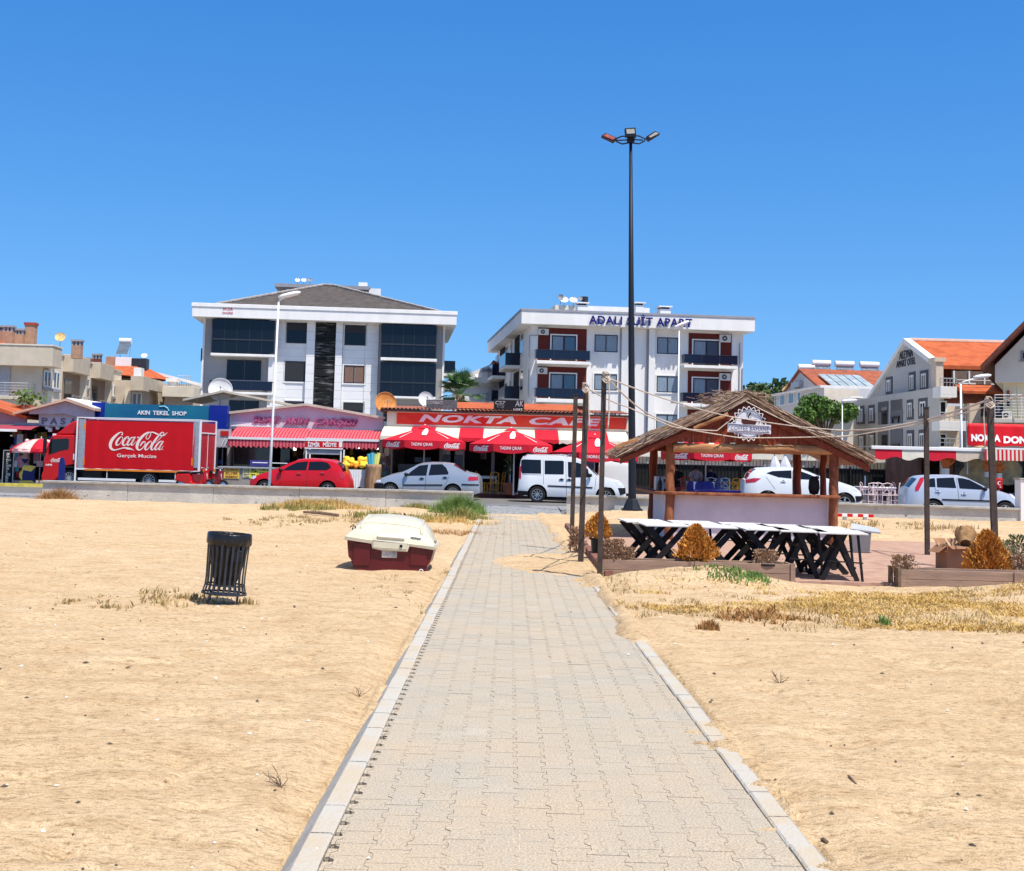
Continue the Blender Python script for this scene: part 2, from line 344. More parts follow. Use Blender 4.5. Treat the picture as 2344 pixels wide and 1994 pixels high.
# paving
def paver_mat():
    mt = bpy.data.materials.new('concrete_pavers'); mt.use_nodes = True; n = mt.node_tree; b = n.nodes['Principled BSDF']; L = n.links.new
    b.inputs['Roughness'].default_value = .9; b.inputs['Specular IOR Level'].default_value = .2
    tc = n.nodes.new('ShaderNodeTexCoord'); at_ = n.nodes.new('ShaderNodeAttribute'); at_.attribute_name = 'tone'
    nz = n.nodes.new('ShaderNodeTexNoise'); nz.inputs['Scale'].default_value = 1.1; nz.inputs['Detail'].default_value = 7; nz.inputs['Roughness'].default_value = .7
    L(tc.outputs['Object'], nz.inputs['Vector'])
    sx = n.nodes.new('ShaderNodeSeparateXYZ'); L(tc.outputs['Object'], sx.inputs[0])
    mr = n.nodes.new('ShaderNodeMapRange'); mr.inputs[1].default_value = 5; mr.inputs[2].default_value = 10; mr.inputs[3].default_value = .20; mr.inputs[4].default_value = .05
    L(sx.outputs[1], mr.inputs[0])
    ad = n.nodes.new('ShaderNodeMath'); L(nz.outputs[0], ad.inputs[0]); L(mr.outputs[0], ad.inputs[1])
    cr = n.nodes.new('ShaderNodeValToRGB'); cr.color_ramp.elements[0].position = .42; cr.color_ramp.elements[1].position = .74
    L(ad.outputs[0], cr.inputs[0])
    base = n.nodes.new('ShaderNodeMix'); base.data_type = 'RGBA'; base.inputs[6].default_value = (.40,.365,.31,1); base.inputs[7].default_value = (.485,.445,.385,1)
    L(at_.outputs['Fac'], base.inputs[0])
    mx = n.nodes.new('ShaderNodeMix'); mx.data_type = 'RGBA'; mx.inputs[7].default_value = (.49,.405,.305,1)
    L(cr.outputs[0], mx.inputs[0]); L(base.outputs[2], mx.inputs[6])
    g = n.nodes.new('ShaderNodeTexNoise'); g.inputs['Scale'].default_value = 90; g.inputs['Detail'].default_value = 3; L(tc.outputs['Object'], g.inputs['Vector'])
    gr = n.nodes.new('ShaderNodeValToRGB'); gr.color_ramp.elements[0].position = .33; gr.color_ramp.elements[1].position = .62
    gr.color_ramp.elements[0].color = (.50,.48,.45,1); gr.color_ramp.elements[1].color = (1.08,1.08,1.08,1); L(g.outputs[0], gr.inputs[0])
    m2 = n.nodes.new('ShaderNodeMix'); m2.data_type = 'RGBA'; m2.blend_type = 'MULTIPLY'; m2.inputs[0].default_value = .7
    L(mx.outputs[2], m2.inputs[6]); L(gr.outputs[0], m2.inputs[7]); L(m2.outputs[2], b.inputs['Base Color'])
    bp = n.nodes.new('ShaderNodeBump'); bp.inputs['Strength'].default_value = .6; bp.inputs['Distance'].default_value = .01
    L(g.outputs[0], bp.inputs['Height']); L(bp.outputs[0], b.inputs['Normal'])
    return mt
PAVER = paver_mat()
def pavers():
    V = []; F = []; tone = []
    pw = .166; nc_ = 13; x00 = XL + .034; g = .0012
    rows = range(12, 222)
    for c in range(-1, nc_+1):
        cx = x00 + (c+.5)*pw; ph = .1 if c % 2 else 0.
        for r in rows:
            y0 = r*.2 + ph; A = .0125
            if y0 > 43.6: continue
            rt = .002 if random.random() < .9 else .004
            L_ = [(-A,0), (A,.045), (A,.155), (-A,.2)] if True else 0
            # boundary to the right: wide at the ends, narrow in the waist
            rp = [(cx+pw/2+A-g, y0+g), (cx+pw/2+A-g, y0+.035), (cx+pw/2-A-g, y0+.06), (cx+pw/2-A-g, y0+.14), (cx+pw/2+A-g, y0+.165), (cx+pw/2+A-g, y0+.2-g)]
            lp = [(2*cx-x, y) for x, y in rp]; lp.reverse()
            xr_ = xr_at(y0+.1)-.004
            if cx-pw/2+.02 > xr_: continue
            poly = [(min(max(x, XL+.002), xr_), y) for x, y in rp+lp]
            if c == -1:
                if (r % 1): continue
                if poly[0][0]-XL < .004: continue
                poly = [(x, y) for x, y in poly]
                poly = [(x, max(y, y0+.07)) for x, y in poly]
            z = abs(random.gauss(0, rt*.6)); tx, ty = random.gauss(0, .005), random.gauss(0, .005)
            k = len(V); n = len(poly)
            V += [(x, y, z+(x-cx)*tx+(y-y0-.1)*ty) for x, y in poly] + [(x, y, -.05) for x, y in poly]
            F.append(tuple(range(k, k+n))); F += [(k+i, k+n+i, k+n+(i+1)%n, k+(i+1)%n) for i in range(n)]
            t = random.gauss(.35, .13); 
            if random.random() < .006: t = 1.4
            tone += [t]*(n+1)
    me = bpy.data.meshes.new('path'); me.from_pydata(V, [], F); me.materials.append(PAVER)
    a = me.attributes.new('tone', 'FLOAT', 'FACE'); a.data.foreach_set('value', tone)
    o = bpy.data.objects.new('path', me); COL.objects.link(o); S(o)
pavers()
JOINT = pm('sandy_joints', (.50,.39,.27), .95, .45, 7, .3, 60, lo=.42, hi=.6)
jt = MB()
rows_ = []
for yy in np.arange(2.4, 43.8, .1):
    rows_.append([(xx, yy, -.0012 - .012*float(sstep(.52,.66,noise2(np.array([xx]),np.array([yy]),2.4,77,3))[0]) - (.03 if xx < XL+.035 else 0)) for xx in (XL-.001, XL+.034, XL+.036, -.5,-.3,-.1,.1,.3,.5,.7,.9,1.05, xr_at(yy)+.001)])
jt.grid(rows_); S(jt.build('path_bedding', JOINT, smooth=True))
S(MB().grid([[(XL+.0012,2.4,-.02),(XL+.033,2.4,-.02)],[(XL+.0012,24,-.02),(XL+.033,24,-.02)]]).build('path_gap_soil', pm('gap_soil',(.06,.05,.04),.95,.3,30)))
KERBM = pm('kerb_stone', (.46,.43,.385), .88, .12, 1.6, .5, 50, col2=(.47,.40,.31), det=9, lo=.48, hi=.60)
KERBS = pm('kerb_side', (.36,.35,.335), .9, .14, 3, .4, 50)
kb = MB()
for side in (-1, 1):
    y = 2.0
    xi = XL if side < 0 else XR
    while y < 43.5:
        L_ = .5; gp = .004; dz = random.gauss(0, .004); dx = random.gauss(0, .004)
        if side > 0: xi = xr_at(y+.25)
        def K(o, z): return (xi + side*o + dx*.5, z+dz*.5-.004)
        prof = [K(.0, -.1), K(.0, .012), K(.012, .02), K(.108, .02), K(.118, .012), K(.20, -.075), K(.20,-.12)]
        n = len(prof); k = len(kb.v)
        kb.v += [(x, y+gp, z) for x, z in prof] + [(x, y+L_-gp, z) for x, z in prof]
        fs = [(k+i, k+i+1, k+n+i+1, k+n+i) if side > 0 else (k+i, k+n+i, k+n+i+1, k+i+1) for i in range(n-1)]
        kb.f += fs; kb.m += [0,0,0,1,1,1]
        kb.f += [tuple(range(k, k+n)), tuple(range(k+2*n-1, k+n-1, -1))]; kb.m += [0, 0]
        y += L_
S(kb.build('kerb', [KERBM, KERBS]))
# road with parking strip, cobbled strip before it
ASPH = pm('asphalt', (.13,.125,.125), .9, .15, 1, .3, 40, col2=(.17,.165,.16))
COBB = pm('cobbled_pavement', (.15,.155,.17), .85, .5, 9, .8, 14, col2=(.34,.34,.35), st=(1,1.6,1), lo=.4, hi=.6)
S(MB().grid([[(-60,48.5,.12),(60,48.5,.12)],[(-60,60.2,.12),(60,60.2,.12)]]).build('road', ASPH))
S(MB().grid([[(-60,46.1,-.16),(-.0-1.2,46.1,-.16)],[(-60,46.12,.125),(-1.2,46.12,.125)],[(-60,48.5,.125),(-1.2,48.5,.125)]]).build('pavement', COBB))
S(MB().grid([[(-1.2,43.7,-.0),(1.75,43.7,-.0)],[(-1.2,44.6,.07),(1.75,44.6,.07)],[(-1.2,48.5,.125),(1.75,48.5,.125)]]).build('pavement', COBB))
S(MB().grid([[(1.75,44.4,-.1),(60,44.4,-.1)],[(1.75,44.42,.125),(60,44.42,.125)],[(1.75,48.5,.125),(60,48.5,.125)]]).build('pavement', COBB))
FARP = pm('far_pavement', (.33,.27,.24), .9, .15, 3, .2, 20)
S(bx('far_pavement', FARP, None, -60, 60, 60.2, 74, -.1, .27, bev=.02))
S(bx('courtyard_ground', pm('plot_ground', (.30,.28,.25), .95, .2, .4, .2, 6), None, -90, 120, 74, 150, -.1, .2))
st = MB()
for i, (a, b_) in enumerate([((0,1610),(345,1600)), ((0,1650),(330,1650))]):
    pass
# steps at the far left beside the wall
f_ = Fr(Z1(0,1520), 45.0, 0)
sx0, sx1 = at(Z1(-300,1560), 44).x, at(Z1(362,1560), 45.3).x
st.box(sx0, sx1, 44.9, 46.0, -.2, .09); st.box(sx0, sx1-.4, 44.1, 44.9, -.2, .0+.04); st.box(sx0, sx1-.25, 43.3, 44.1, -.2, -.04+.03)
S(st.build('stone_steps', COBB, bev=.015))
# terrace of red brick
BRICK = pm('red_brick_paving', (.33,.185,.145), .9, .4, 3.0, .5, 22, col2=(.50,.34,.25), st=(1,2.6,1), det=7)
S(MB().box(1.62, 12.5, 20.8, 35.6, -.15, .03).build('terrace', BRICK))
bd = MB().box(1.50, 1.62, 20.7, 35.6, -.15, .13); S(bd.build('terrace_edge', pm('terrace_edge', (.22,.10,.075), .8, .3, 6, .3, 30), bev=.01))
# hill
rows = []
for j in range(26):
    Y = 420 + j*26; rows.append([(x, Y, max(-1, (39*np.exp(-((x-200)/140)**4) + 16*np.exp(-((x-620)/200)**2))*min(1, j/9)*(1+.10*math.sin(x*.03+j)) )) for x in np.linspace(-300, 1100, 90)])
HILLM = pm('hill_scrub', (.03,.05,.02), .95, .5, .04, .6, .3, col2=(.06,.08,.03))
S(MB().grid(rows).build('hill', HILLM, smooth=True))
def clump_mesh(n, spread, size, rng):
    "many small leaf faces through an uneven volume"
    V = np.zeros((n*4,3)); F = np.arange(n*4).reshape(n,4)
    c = spread(n); a = rng.normal(size=(n,3)); a /= np.linalg.norm(a,axis=1)[:,None]; b = rng.normal(size=(n,3)); b = np.cross(a,b); b /= np.linalg.norm(b,axis=1)[:,None]
    s = size*rng.uniform(.6,1.4,(n,1))
    V[0::4] = c-a*s*.5; V[1::4] = c+b*s*.28; V[2::4] = c+a*s*.5; V[3::4] = c-b*s*.28
    return V, F
TREEM = pm('hill_trees', (.035,.07,.02), .9, .5, .06, 0, col2=(.10,.14,.045), lo=.4, hi=.6)
def hill_forest():
    rng = np.random.default_rng(3); Vs = []; Fs = []; k = 0
    for i in range(1700):
        x = rng.uniform(20, 330); j = rng.uniform(2, 14); Y = 420+j*26
        z = (39*math.exp(-((x-200)/140)**4) + 16*math.exp(-((x-620)/200)**2))*min(1, j/9)*(1+.10*math.sin(x*.03+j))
        r = rng.uniform(1.8, 3.6); u = rng.normal(size=(16,3)); u /= np.linalg.norm(u,axis=1)[:,None]
        V, F = clump_mesh(16, lambda n: np.array([x, Y, z+r*.6])+u*r*rng.uniform(.5,1,(16,1))*[1,1,.8], r*1.1, rng)
        Vs.append(V); Fs.append(F+k); k += len(V)
    o = mesh_np('forest', np.concatenate(Vs), np.concatenate(Fs), TREEM, False); o['kind'] = 'stuff'; o['label'] = 'dark green wood covering the far hill'
hill_forest()
# ------------------------------------------------------------------ walls by the road
def conc_wall(pa, Ya, pb, Yb, label, h=None, zb=-.12):
    a, b = at(pa, Ya), at(pb, Yb); d = Vector((b.x-a.x, b.y-a.y, 0)); L = d.length; yaw = math.atan2(d.y, d.x)
    t = thing('concrete_wall', label, 'wall', (a.x, a.y, 0), yaw)
    za, zb_ = a.z, b.z; N = max(2, int(L/2.6)); rng = random.Random(len(label))
    body = MB(); cap = MB()
    for i in range(N):
        x0, x1 = L*i/N, L*(i+1)/N; z0 = za+(zb_-za)*i/N; z1 = za+(zb_-za)*(i+1)/N; dy = rng.uniform(-.006,.006)
        n0 = 6; pts = [(x0+.006, zb), (x1-.006, zb)] + [(x1-.006-(x1-x0-.012)*q/n0, z1+(z0-z1)*q/n0-.075) for q in range(n0+1)]
        body.prism(pts, dy+.0, .26)
        cap.prism([(x0+.003,z0-.075),(x1-.003,z1-.075),(x1-.003,z1),(x0+.003,z0)], -.085, .33)
    WALLM = pm('weathered_wall', (.42,.41,.375), .92, .2, 1.6, .9, 14, col2=(.55,.53,.485), det=9)
    body.build('wall_panel', WALLM, t); cap.build('coping', pm('coping_concrete', (.38,.36,.33), .9, .2, 3, .4, 30), t, bev=.012)
    bl = MB(); 
    for k in range(int(L*2.2)):   # chipped marks and cracks
        x = rng.uniform(.1, L-.3); z = rng.uniform(0, za-.15); s = rng.uniform(.02,.09)
        bl.add([(x,-.009,z),(x+s,-.009,z+rng.uniform(-.02,.02)),(x+s*rng.uniform(.4,1.4),-.009,z+rng.uniform(.01,.03)),(x+s*.2,-.009,z+.02)], [(0,1,2,3)])
    bl.build('surface_chips', pm('dark_chip', (.14,.13,.12), .95, .2), t)
    return t
conc_wall(Z1(362,1468), 45.3, Z5(788,795), 44.6, 'low weathered concrete wall in front of the truck and parked cars, with tufts at its foot')
conc_wall(Z5(1480,817), 44.4, Z8(1595,893), 42.6, 'low cracked concrete wall behind the thatched kiosk, in front of the white and silver cars')
le = fthing('stone_ledge', 'rough low concrete ledge under the tall dark floodlight post', 'ledge', Fr(Z5(1820,1000), 43.3, 0, 0))
fr = Fr(Z5(1820,1000), 43.3, 0, 0)
a = fr.loc(Z5(1822,935)); b = fr.loc(Z5(2300,950))
q = MB(); 
for i in range(4): q.box(a[0]+(b[0]-a[0])*i/4+.01, a[0]+(b[0]-a[0])*(i+1)/4-.01, random.uniform(-.04,.02), .85, -.12, a[1]+random.uniform(-.02,.02))
q.build('ledge_block', CONC, le, bev=.02); LEDGE_Z = a[1]
pl = thing('wall_pillar', 'pale plastered pillar ending the right wall beside the silver hatchback', 'pillar', tuple(at(Z8(1605,1000), 42.5).xy)+(0,))
px0 = fr.loc(Z8(1606,640)); zt = at(Z8(1620,655), 42.5).z
bx('pillar_shaft', WHITE, pl, 0, .9, 0, .5, -.1, zt, bev=.01); bx('pillar_cap', CONC, pl, -.04, .94, -.04, .54, zt, zt+.05, bev=.01)
# ------------------------------------------------------------------ grass and weeds
def blades(name, pts, h, mat, label, kind='stuff', w=.012, lean=.45, cat=None, rz=None, group=None, ctr=None):
    rng = np.random.default_rng(len(pts)); n = len(pts); P = np.asarray(pts)
    z = ground_h(P[:,0], P[:,1], False); hh = h*rng.uniform(.45,1.25,n) if np.isscalar(h) else h*rng.uniform(.5,1.15,n)
    an = rng.uniform(0,2*PI,n); le = lean*rng.uniform(.2,1.2,n)*hh; dx, dy = np.cos(an), np.sin(an); ww = w*rng.uniform(.6,1.4,n)
    b2 = rng.uniform(0,2*PI,n); wx, wy = np.cos(b2)*ww, np.sin(b2)*ww
    A = np.stack([P[:,0]-wx, P[:,1]-wy, z-.01],1); B = np.stack([P[:,0]+wx, P[:,1]+wy, z-.01],1)
    mx, my, mz = P[:,0]+dx*le*.35, P[:,1]+dy*le*.35, z+hh*.6
    C = np.stack([mx+wx*.6, my+wy*.6, mz],1); D = np.stack([mx-wx*.6, my-wy*.6, mz],1)
    E = np.stack([P[:,0]+dx*le, P[:,1]+dy*le, z+hh],1)
    V = np.stack([A,B,C,D,E],1).reshape(-1,3); k = np.arange(n)*5
    F = [(a,a+1,a+2,a+3) for a in k] + [(a+3,a+2,a+4) for a in k]
    if ctr is not None: V = V - np.array([ctr[0], ctr[1], 0])
    o = mesh_np(name, V, F, mat, False); o['label'] = label
    if ctr is not None: o.location = (ctr[0], ctr[1], 0)
    if cat: o['category'] = cat
    else: o['kind'] = 'stuff'
    if group: o['group'] = group
    return o
GOLD = pm('dry_grass', (.50,.31,.08), .8, .3, .9, 0, col2=(.68,.49,.20), det=6)
STRAW = pm('straw_weeds', (.33,.24,.11), .85, .3, 3, 0, col2=(.46,.34,.16))
GREEN = pm('fresh_grass', (.09,.17,.035), .7, .3, 3, 0, col2=(.22,.33,.09))
OLIVE = pm('olive_grass', (.20,.19,.05), .8, .3, 3, 0, col2=(.34,.30,.10))
RUSTG = pm('rusty_weeds', (.30,.14,.05), .85, .3, 4, 0, col2=(.44,.26,.10))
def scatter(n, x0, x1, y0, y1, thr=.5, sc=.8, seed=1, fn=None, sharp=.12):
    rng = np.random.default_rng(seed); X = rng.uniform(x0,x1,n*6); Y = rng.uniform(y0,y1,n*6)
    d = noise2(X, Y*1.4, sc, seed, 4); 
    if fn is not None: d = d + fn(X, Y)
    keep = rng.uniform(size=len(X)) < np.clip((d-thr)/sharp, 0, 1)
    return np.stack([X[keep], Y[keep]],1)[:n]
def pbox(z, a, b):  # picture box -> ground box
    g = [G(z(*q), .0) for q in (a, b, (a[0],b[1]), (b[0],a[1]))]; return min(p.x for p in g), max(p.x for p in g), min(p.y for p in g), max(p.y for p in g)
# big golden patch to the right of the path
def edge(X, Y):
    e = -.55*sstep(17.2,19.6,np.abs(Y-16.6)+14.6) - .12*sstep(3.4,1.4,X) 
    e = e - .5*sstep(15.4,14.1,Y) - .35*sstep(19.3,20.3,Y)
    blob = .32*np.exp(-((X-4.6)/1.7)**2-((Y-17.4)/1.6)**2) + .25*np.exp(-((X-7.6)/1.5)**2-((Y-16.2)/1.2)**2) + .14*np.exp(-((X-1.9)/.8)**2-((Y-18.6)/1.3)**2)
    return e+blob
blades('dry_grass', scatter(26000, 1.3, 9.5, 13.6, 20.3, .50, .9, 11, edge, .25), .045, GOLD, 'golden dry grass spread over the sand right of the path', w=.008, lean=2.0)
blades('dry_grass', scatter(5000, 1.4, 9.5, 12.6, 19.8, .60, 1.3, 14, lambda X,Y: edge(X,Y)*.4+.02, .1), .05, STRAW, 'sparse straw coloured weeds at the edge of the golden grass', w=.006, lean=1.2)
def tuft(zf, p, rad, n, h, mat, name, label, cat, ry=.6, z0=0, **k):
    g = G(zf(*p), z0); rng = np.random.default_rng(int(p[0])+n); a = rng.uniform(0,2*PI,n); r = rad*np.sqrt(rng.uniform(0,1,n))*rng.uniform(.3,1,n)
    if h < .21 and rad > .4:
        m_ = max(6, int(n/16)); ci = rng.integers(0, m_, n); cr_ = rng.uniform(.02,.09,m_)*(1+rad*.4); a = a[:m_][ci]; r = rad*np.sqrt(rng.uniform(.02,1.25,m_))[ci]; b = rng.normal(size=(n,2))*cr_[ci][:,None]
        P = np.stack([g.x+np.cos(a)*r+b[:,0], g.y+np.sin(a)*r*ry*1.5+b[:,1]*1.3],1); hh = h*rng.uniform(.4,1.3,m_)[ci]
    else: P = np.stack([g.x+np.cos(a)*r, g.y+np.sin(a)*r*ry],1); hh = h*(1.1-.75*(r/rad)**1.5)*(.75+.5*noise2(P[:,0],P[:,1],2.2,7,2))
    return blades(name, P, hh, mat, label, cat=cat if h >= .21 or rad <= .4 else None, ctr=(g.x,g.y), **k)
tuft(Z11, (560,175), 1.05, 2600, .62, GREEN, 'grass_tuft', 'tall fresh green grass clump at the end of the left concrete wall', 'grass clump', lean=.7, w=.009)
tuft(Z11, (600,215), .9, 700, .3, OLIVE, 'grass_tuft', 'short olive dry fringe of grass in front of the tall green clump', 'grass clump', lean=.7)
tuft(Z11, (560,255), .9, 500, .18, GOLD, 'grass_tuft', 'low golden tuft between the boat and the end of the paving', 'grass clump', lean=.7)
tuft(Z11, (215,150), .8, 500, .3, OLIVE, 'grass_tuft', 'yellow green tuft at the wall foot left of the tall green clump', 'grass clump')
tuft(Z3, (850,975), 1.9, 2600, .30, GOLD, 'grass_tuft', 'wide golden dry tuft at the wall foot below the red hatchback', 'grass clump', ry=.35)
tuft(Z3, (680,985), 1.0, 700, .2, OLIVE, 'grass_tuft', 'small olive tuft left end of the golden grass along the wall', 'grass clump')
tuft(Z1, (480,1650), .9, 900, .5, RUSTG, 'dry_bush', 'round rusty orange dry bush at the wall foot below the truck cab', 'bush', lean=.9, w=.01)
tuft(Z1, (625,1625), .8, 450, .22, OLIVE, 'grass_tuft', 'thin green tuft beside the rusty dry bush at the wall', 'grass clump')
tuft(Z6, (890,1555), .42, 600, .07, GREEN, 'grass_tuft', 'bright green grass tuft in front of the sand drift below the tables', 'grass clump', ry=.5)
tuft(Z13, (1435,265), .12, 60, .12, GREEN, 'grass_tuft', 'small upright green weed among the golden grass', 'weed')
tuft(Z13, (870,235), .5, 500, .10, RUSTG, 'dry_weed', 'flat reddish dry weed mat on the sand right of the path', 'weed', lean=1.5)
tuft(Z13, (640,290), .15, 160, .11, RUSTG, 'dry_weed', 'small reddish weed close to the right edge of the path', 'weed')
tuft(Z9, (1500,120), 1.6, 900, .2, OLIVE, 'grass_tuft', 'loose olive weeds on the sand behind the boat', 'weeds', ry=.6)
tuft(Z9, (950,130), 1.6, 600, .1, STRAW, 'dry_weed', 'low straw weeds trailing left of the boat', 'weeds', lean=1.3)
tuft(Z9, (600,150), 1.3, 260, .08, STRAW, 'dry_weed', 'faint line of dry creeper on the sand between bin and boat', 'weeds', lean=1.8)
tuft(Z9, (1830,210), 1.1, 900, .12, RUSTG, 'dry_weed', 'brown creeping weeds on the sand beside the path kerb', 'weeds', lean=1.6, w=.006)
tuft(Z9, (1690,620), .9, 500, .05, STRAW, 'dry_weed', 'thin dry creeper along the outer edge of the left kerb', 'weeds', lean=1.6, ry=2.2, w=.005)
tuft(Z14, (680,475), .8, 330, .08, STRAW, 'grass_tuft', 'sparse green weeds on the sand left of the bin', 'weeds', lean=1.0)
tuft(Z14, (900,475), .2, 60, .10, STRAW, 'grass_tuft', 'little weed tuft at the left foot of the bin', 'weed')
tuft(Z14, (1180,495), .2, 60, .09, STRAW, 'grass_tuft', 'little weed tuft at the right foot of the bin', 'weed')
tuft(Z6, (1740,1130), 2.4, 500, .16, STRAW, 'dry_weed', 'scattered dry weeds on the sand between kiosk and right wall', 'weeds', z0=.05)
tuft(Z8, (640,1090), 1.6, 260, .14, STRAW, 'dry_weed', 'thin dry weeds on the sand before the cracked wall', 'weeds', z0=.05)
DRYW = pm('driftwood', (.18,.12,.08), .85, .3, 6, .4, 30)
def twigs(name, zf, p, n, L, label, r=.006, flat=.3):
    g = G(zf(*p), 0); z = gh(g.x, g.y); q = MB(); rr = random.Random(int(p[0]))
    for i in range(n):
        a = rr.uniform(0, 2*PI); l = L*rr.uniform(.4, 1); e = Vector((math.cos(a)*l, math.sin(a)*l*.7, l*flat*rr.uniform(.3,2)))
        m1 = e*.5+Vector((rr.uniform(-.2,.2)*l, rr.uniform(-.2,.2)*l, .1*l)); q.tube([(0,0,0), m1, e], [r, r*.8, r*.4], 5)
        q.tube([m1, m1+Vector((rr.uniform(-.4,.4)*l, rr.uniform(-.3,.3)*l, .35*l))], [r*.7, r*.3], 4)
    o = q.build(name, DRYW, None, loc=(g.x, g.y, z)); return tag(o, label, 'twig')
twigs('dry_twig', Z12, (130,890), 9, .13, 'small dry branched twig on the sand near the left kerb', .0025, .6)
twigs('dry_twig', Z12, (660,265), 7, .12, 'faint dry sprig on the sand beside the left kerb', .002, .7)
twigs('dry_twig', Z13, (965,520), 9, .13, 'little comb of dry stalks on the bare sand at right', .003, .8)
def stick(name, zf, p, q_, r, label, lift=.0):
    a, b = G(zf(*p), .02), G(zf(*q_), .02); a.z = gh(a.x,a.y)+r+lift; b.z = gh(b.x,b.y)+r
    mid = (a+b)/2; q = MB().tube([a-mid, Vector((0,.02,r*.3)), b-mid], [r*.7, r, r*.8], 7)
    return tag(q.build(name, DRYW, None, loc=mid), label, 'driftwood')
stick('driftwood', Z9, (815,95), (1050,112), .05, 'dark weathered plank lying in the weeds before the wall')
stick('stick', Z13, (1275,955), (1310,985), .008, 'short dark stick on the sand at right')
stick('stick', Z13, (1150,1205), (1180,1215), .010, 'stubby stick on the sand beside the right kerb')
def pebbles():
    rng = np.random.default_rng(5); q = MB(); q2 = MB(); q3 = MB()
    for i in range(480):
        y = 4.5+rng.uniform(0,1)**1.6*24; t = rng.uniform(-.42,.42); x = t*y
        if -1.05 < x < 1.45 and rng.uniform() < .9: continue
        s = rng.uniform(.003,.011)*(1+y/28); z = gh(x,y) if not -1.0 < x < 1.42 else .004
        tgt = (q, q2, q3)[int(rng.integers(0,3))] if rng.uniform() < .8 else q
        a = rng.uniform(0,PI); c, d = math.cos(a), math.sin(a); e = rng.uniform(1,2.4)
        P = [(s*e,0,0),(0,s,0),(-s*e,0,0),(0,-s,0),(0,0,s*.9),(0,0,-s*.6)]
        tgt.add([(x+px*c-py*d, y+px*d+py*c, z+pz+s*.3) for px,py,pz in P], [(0,1,4),(1,2,4),(2,3,4),(3,0,4),(1,0,5),(2,1,5),(3,2,5),(0,3,5)])
    k1 = len(q.f); q.m = [0]*len(q.f); q2.m = [1]*len(q2.f); q3.m = [2]*len(q3.f)
    for o in (q2, q3):
        k = len(q.v); q.v += o.v; q.f += [tuple(i+k for i in f) for f in o.f]; q.m += o.m
    ob = q.build('pebbles', [pm('dark_pebble', (.09,.07,.055), .8, .3, 20), pm('white_pebble', (.72,.68,.6), .6, .1, 20), pm('tan_pebble', (.40,.26,.16), .8, .2, 20)]); ob['kind'] = 'stuff'; ob['label'] = 'small pebbles and shell bits strewn over the sand'
pebbles()
# ------------------------------------------------------------------ vehicles
ROADZ = .12
def interp(P, x):
    if x <= P[0][0]: return P[0][1]
    for (a, b), (c, d) in zip(P, P[1:]):
        if x <= c: return b + (d-b)*(x-a)/(c-a) if c > a else d
    return P[-1][1]
def wheel(parent, x, y, r, w, face, style='alloy', rimcol=None):
    "face -1: outer side towards -y"
    e = MB(); M = Matrix.Rotation(PI/2, 4, 'X')
    prof = [(r*.66,-w/2+.01),(r*.90,-w/2),(r*.985,-w*.36),(r,-w*.2),(r,w*.2),(r*.985,w*.36),(r*.90,w/2),(r*.66,w/2-.01),(r*.66,-w/2+.01)]
    t = MB().lathe(prof, 36, (0,0,0), M=M).build('wheel', RUBBER, parent, smooth=40); t.location = (x, y, r)
    rm = MB(); s = 1 if face < 0 else -1
    rm.mi = 1; rm.lathe([(r*.665, s*-w*.30),(r*.01, s*-w*.16)], 30, M=M)
    rm.mi = 0; rm.lathe([(r*.67, s*w*.47),(r*.66, s*w*.50),(r*.60, s*w*.47),(r*.58, s*w*.2)], 30, M=M)
    n = {'alloy': 5, 'multi': 9, 'steel': 12}[style]
    for k in range(n):
        a = 2*PI*k/n+.2; d = Vector((math.cos(a), 0, math.sin(a)))
        p = d*r*.10 + Vector((0, s*-w*.40, 0)); q = d*r*.61 + Vector((0, s*-w*.44, 0))
        rm.bar(p, q, .028 if style == 'steel' else r*(.20 if style == 'alloy' else .09), .03, up=(0,1,0))
    rm.lathe([(r*.16, s*w*.40),(r*.14, s*w*.47),(.001, s*w*.48)], 16, M=M)
    o = rm.build('rim', [rimcol or pm('alloy_rim', (.42,.43,.45), .3, .05, 6, metal=.7), BLACK], t, smooth=40)
    return t
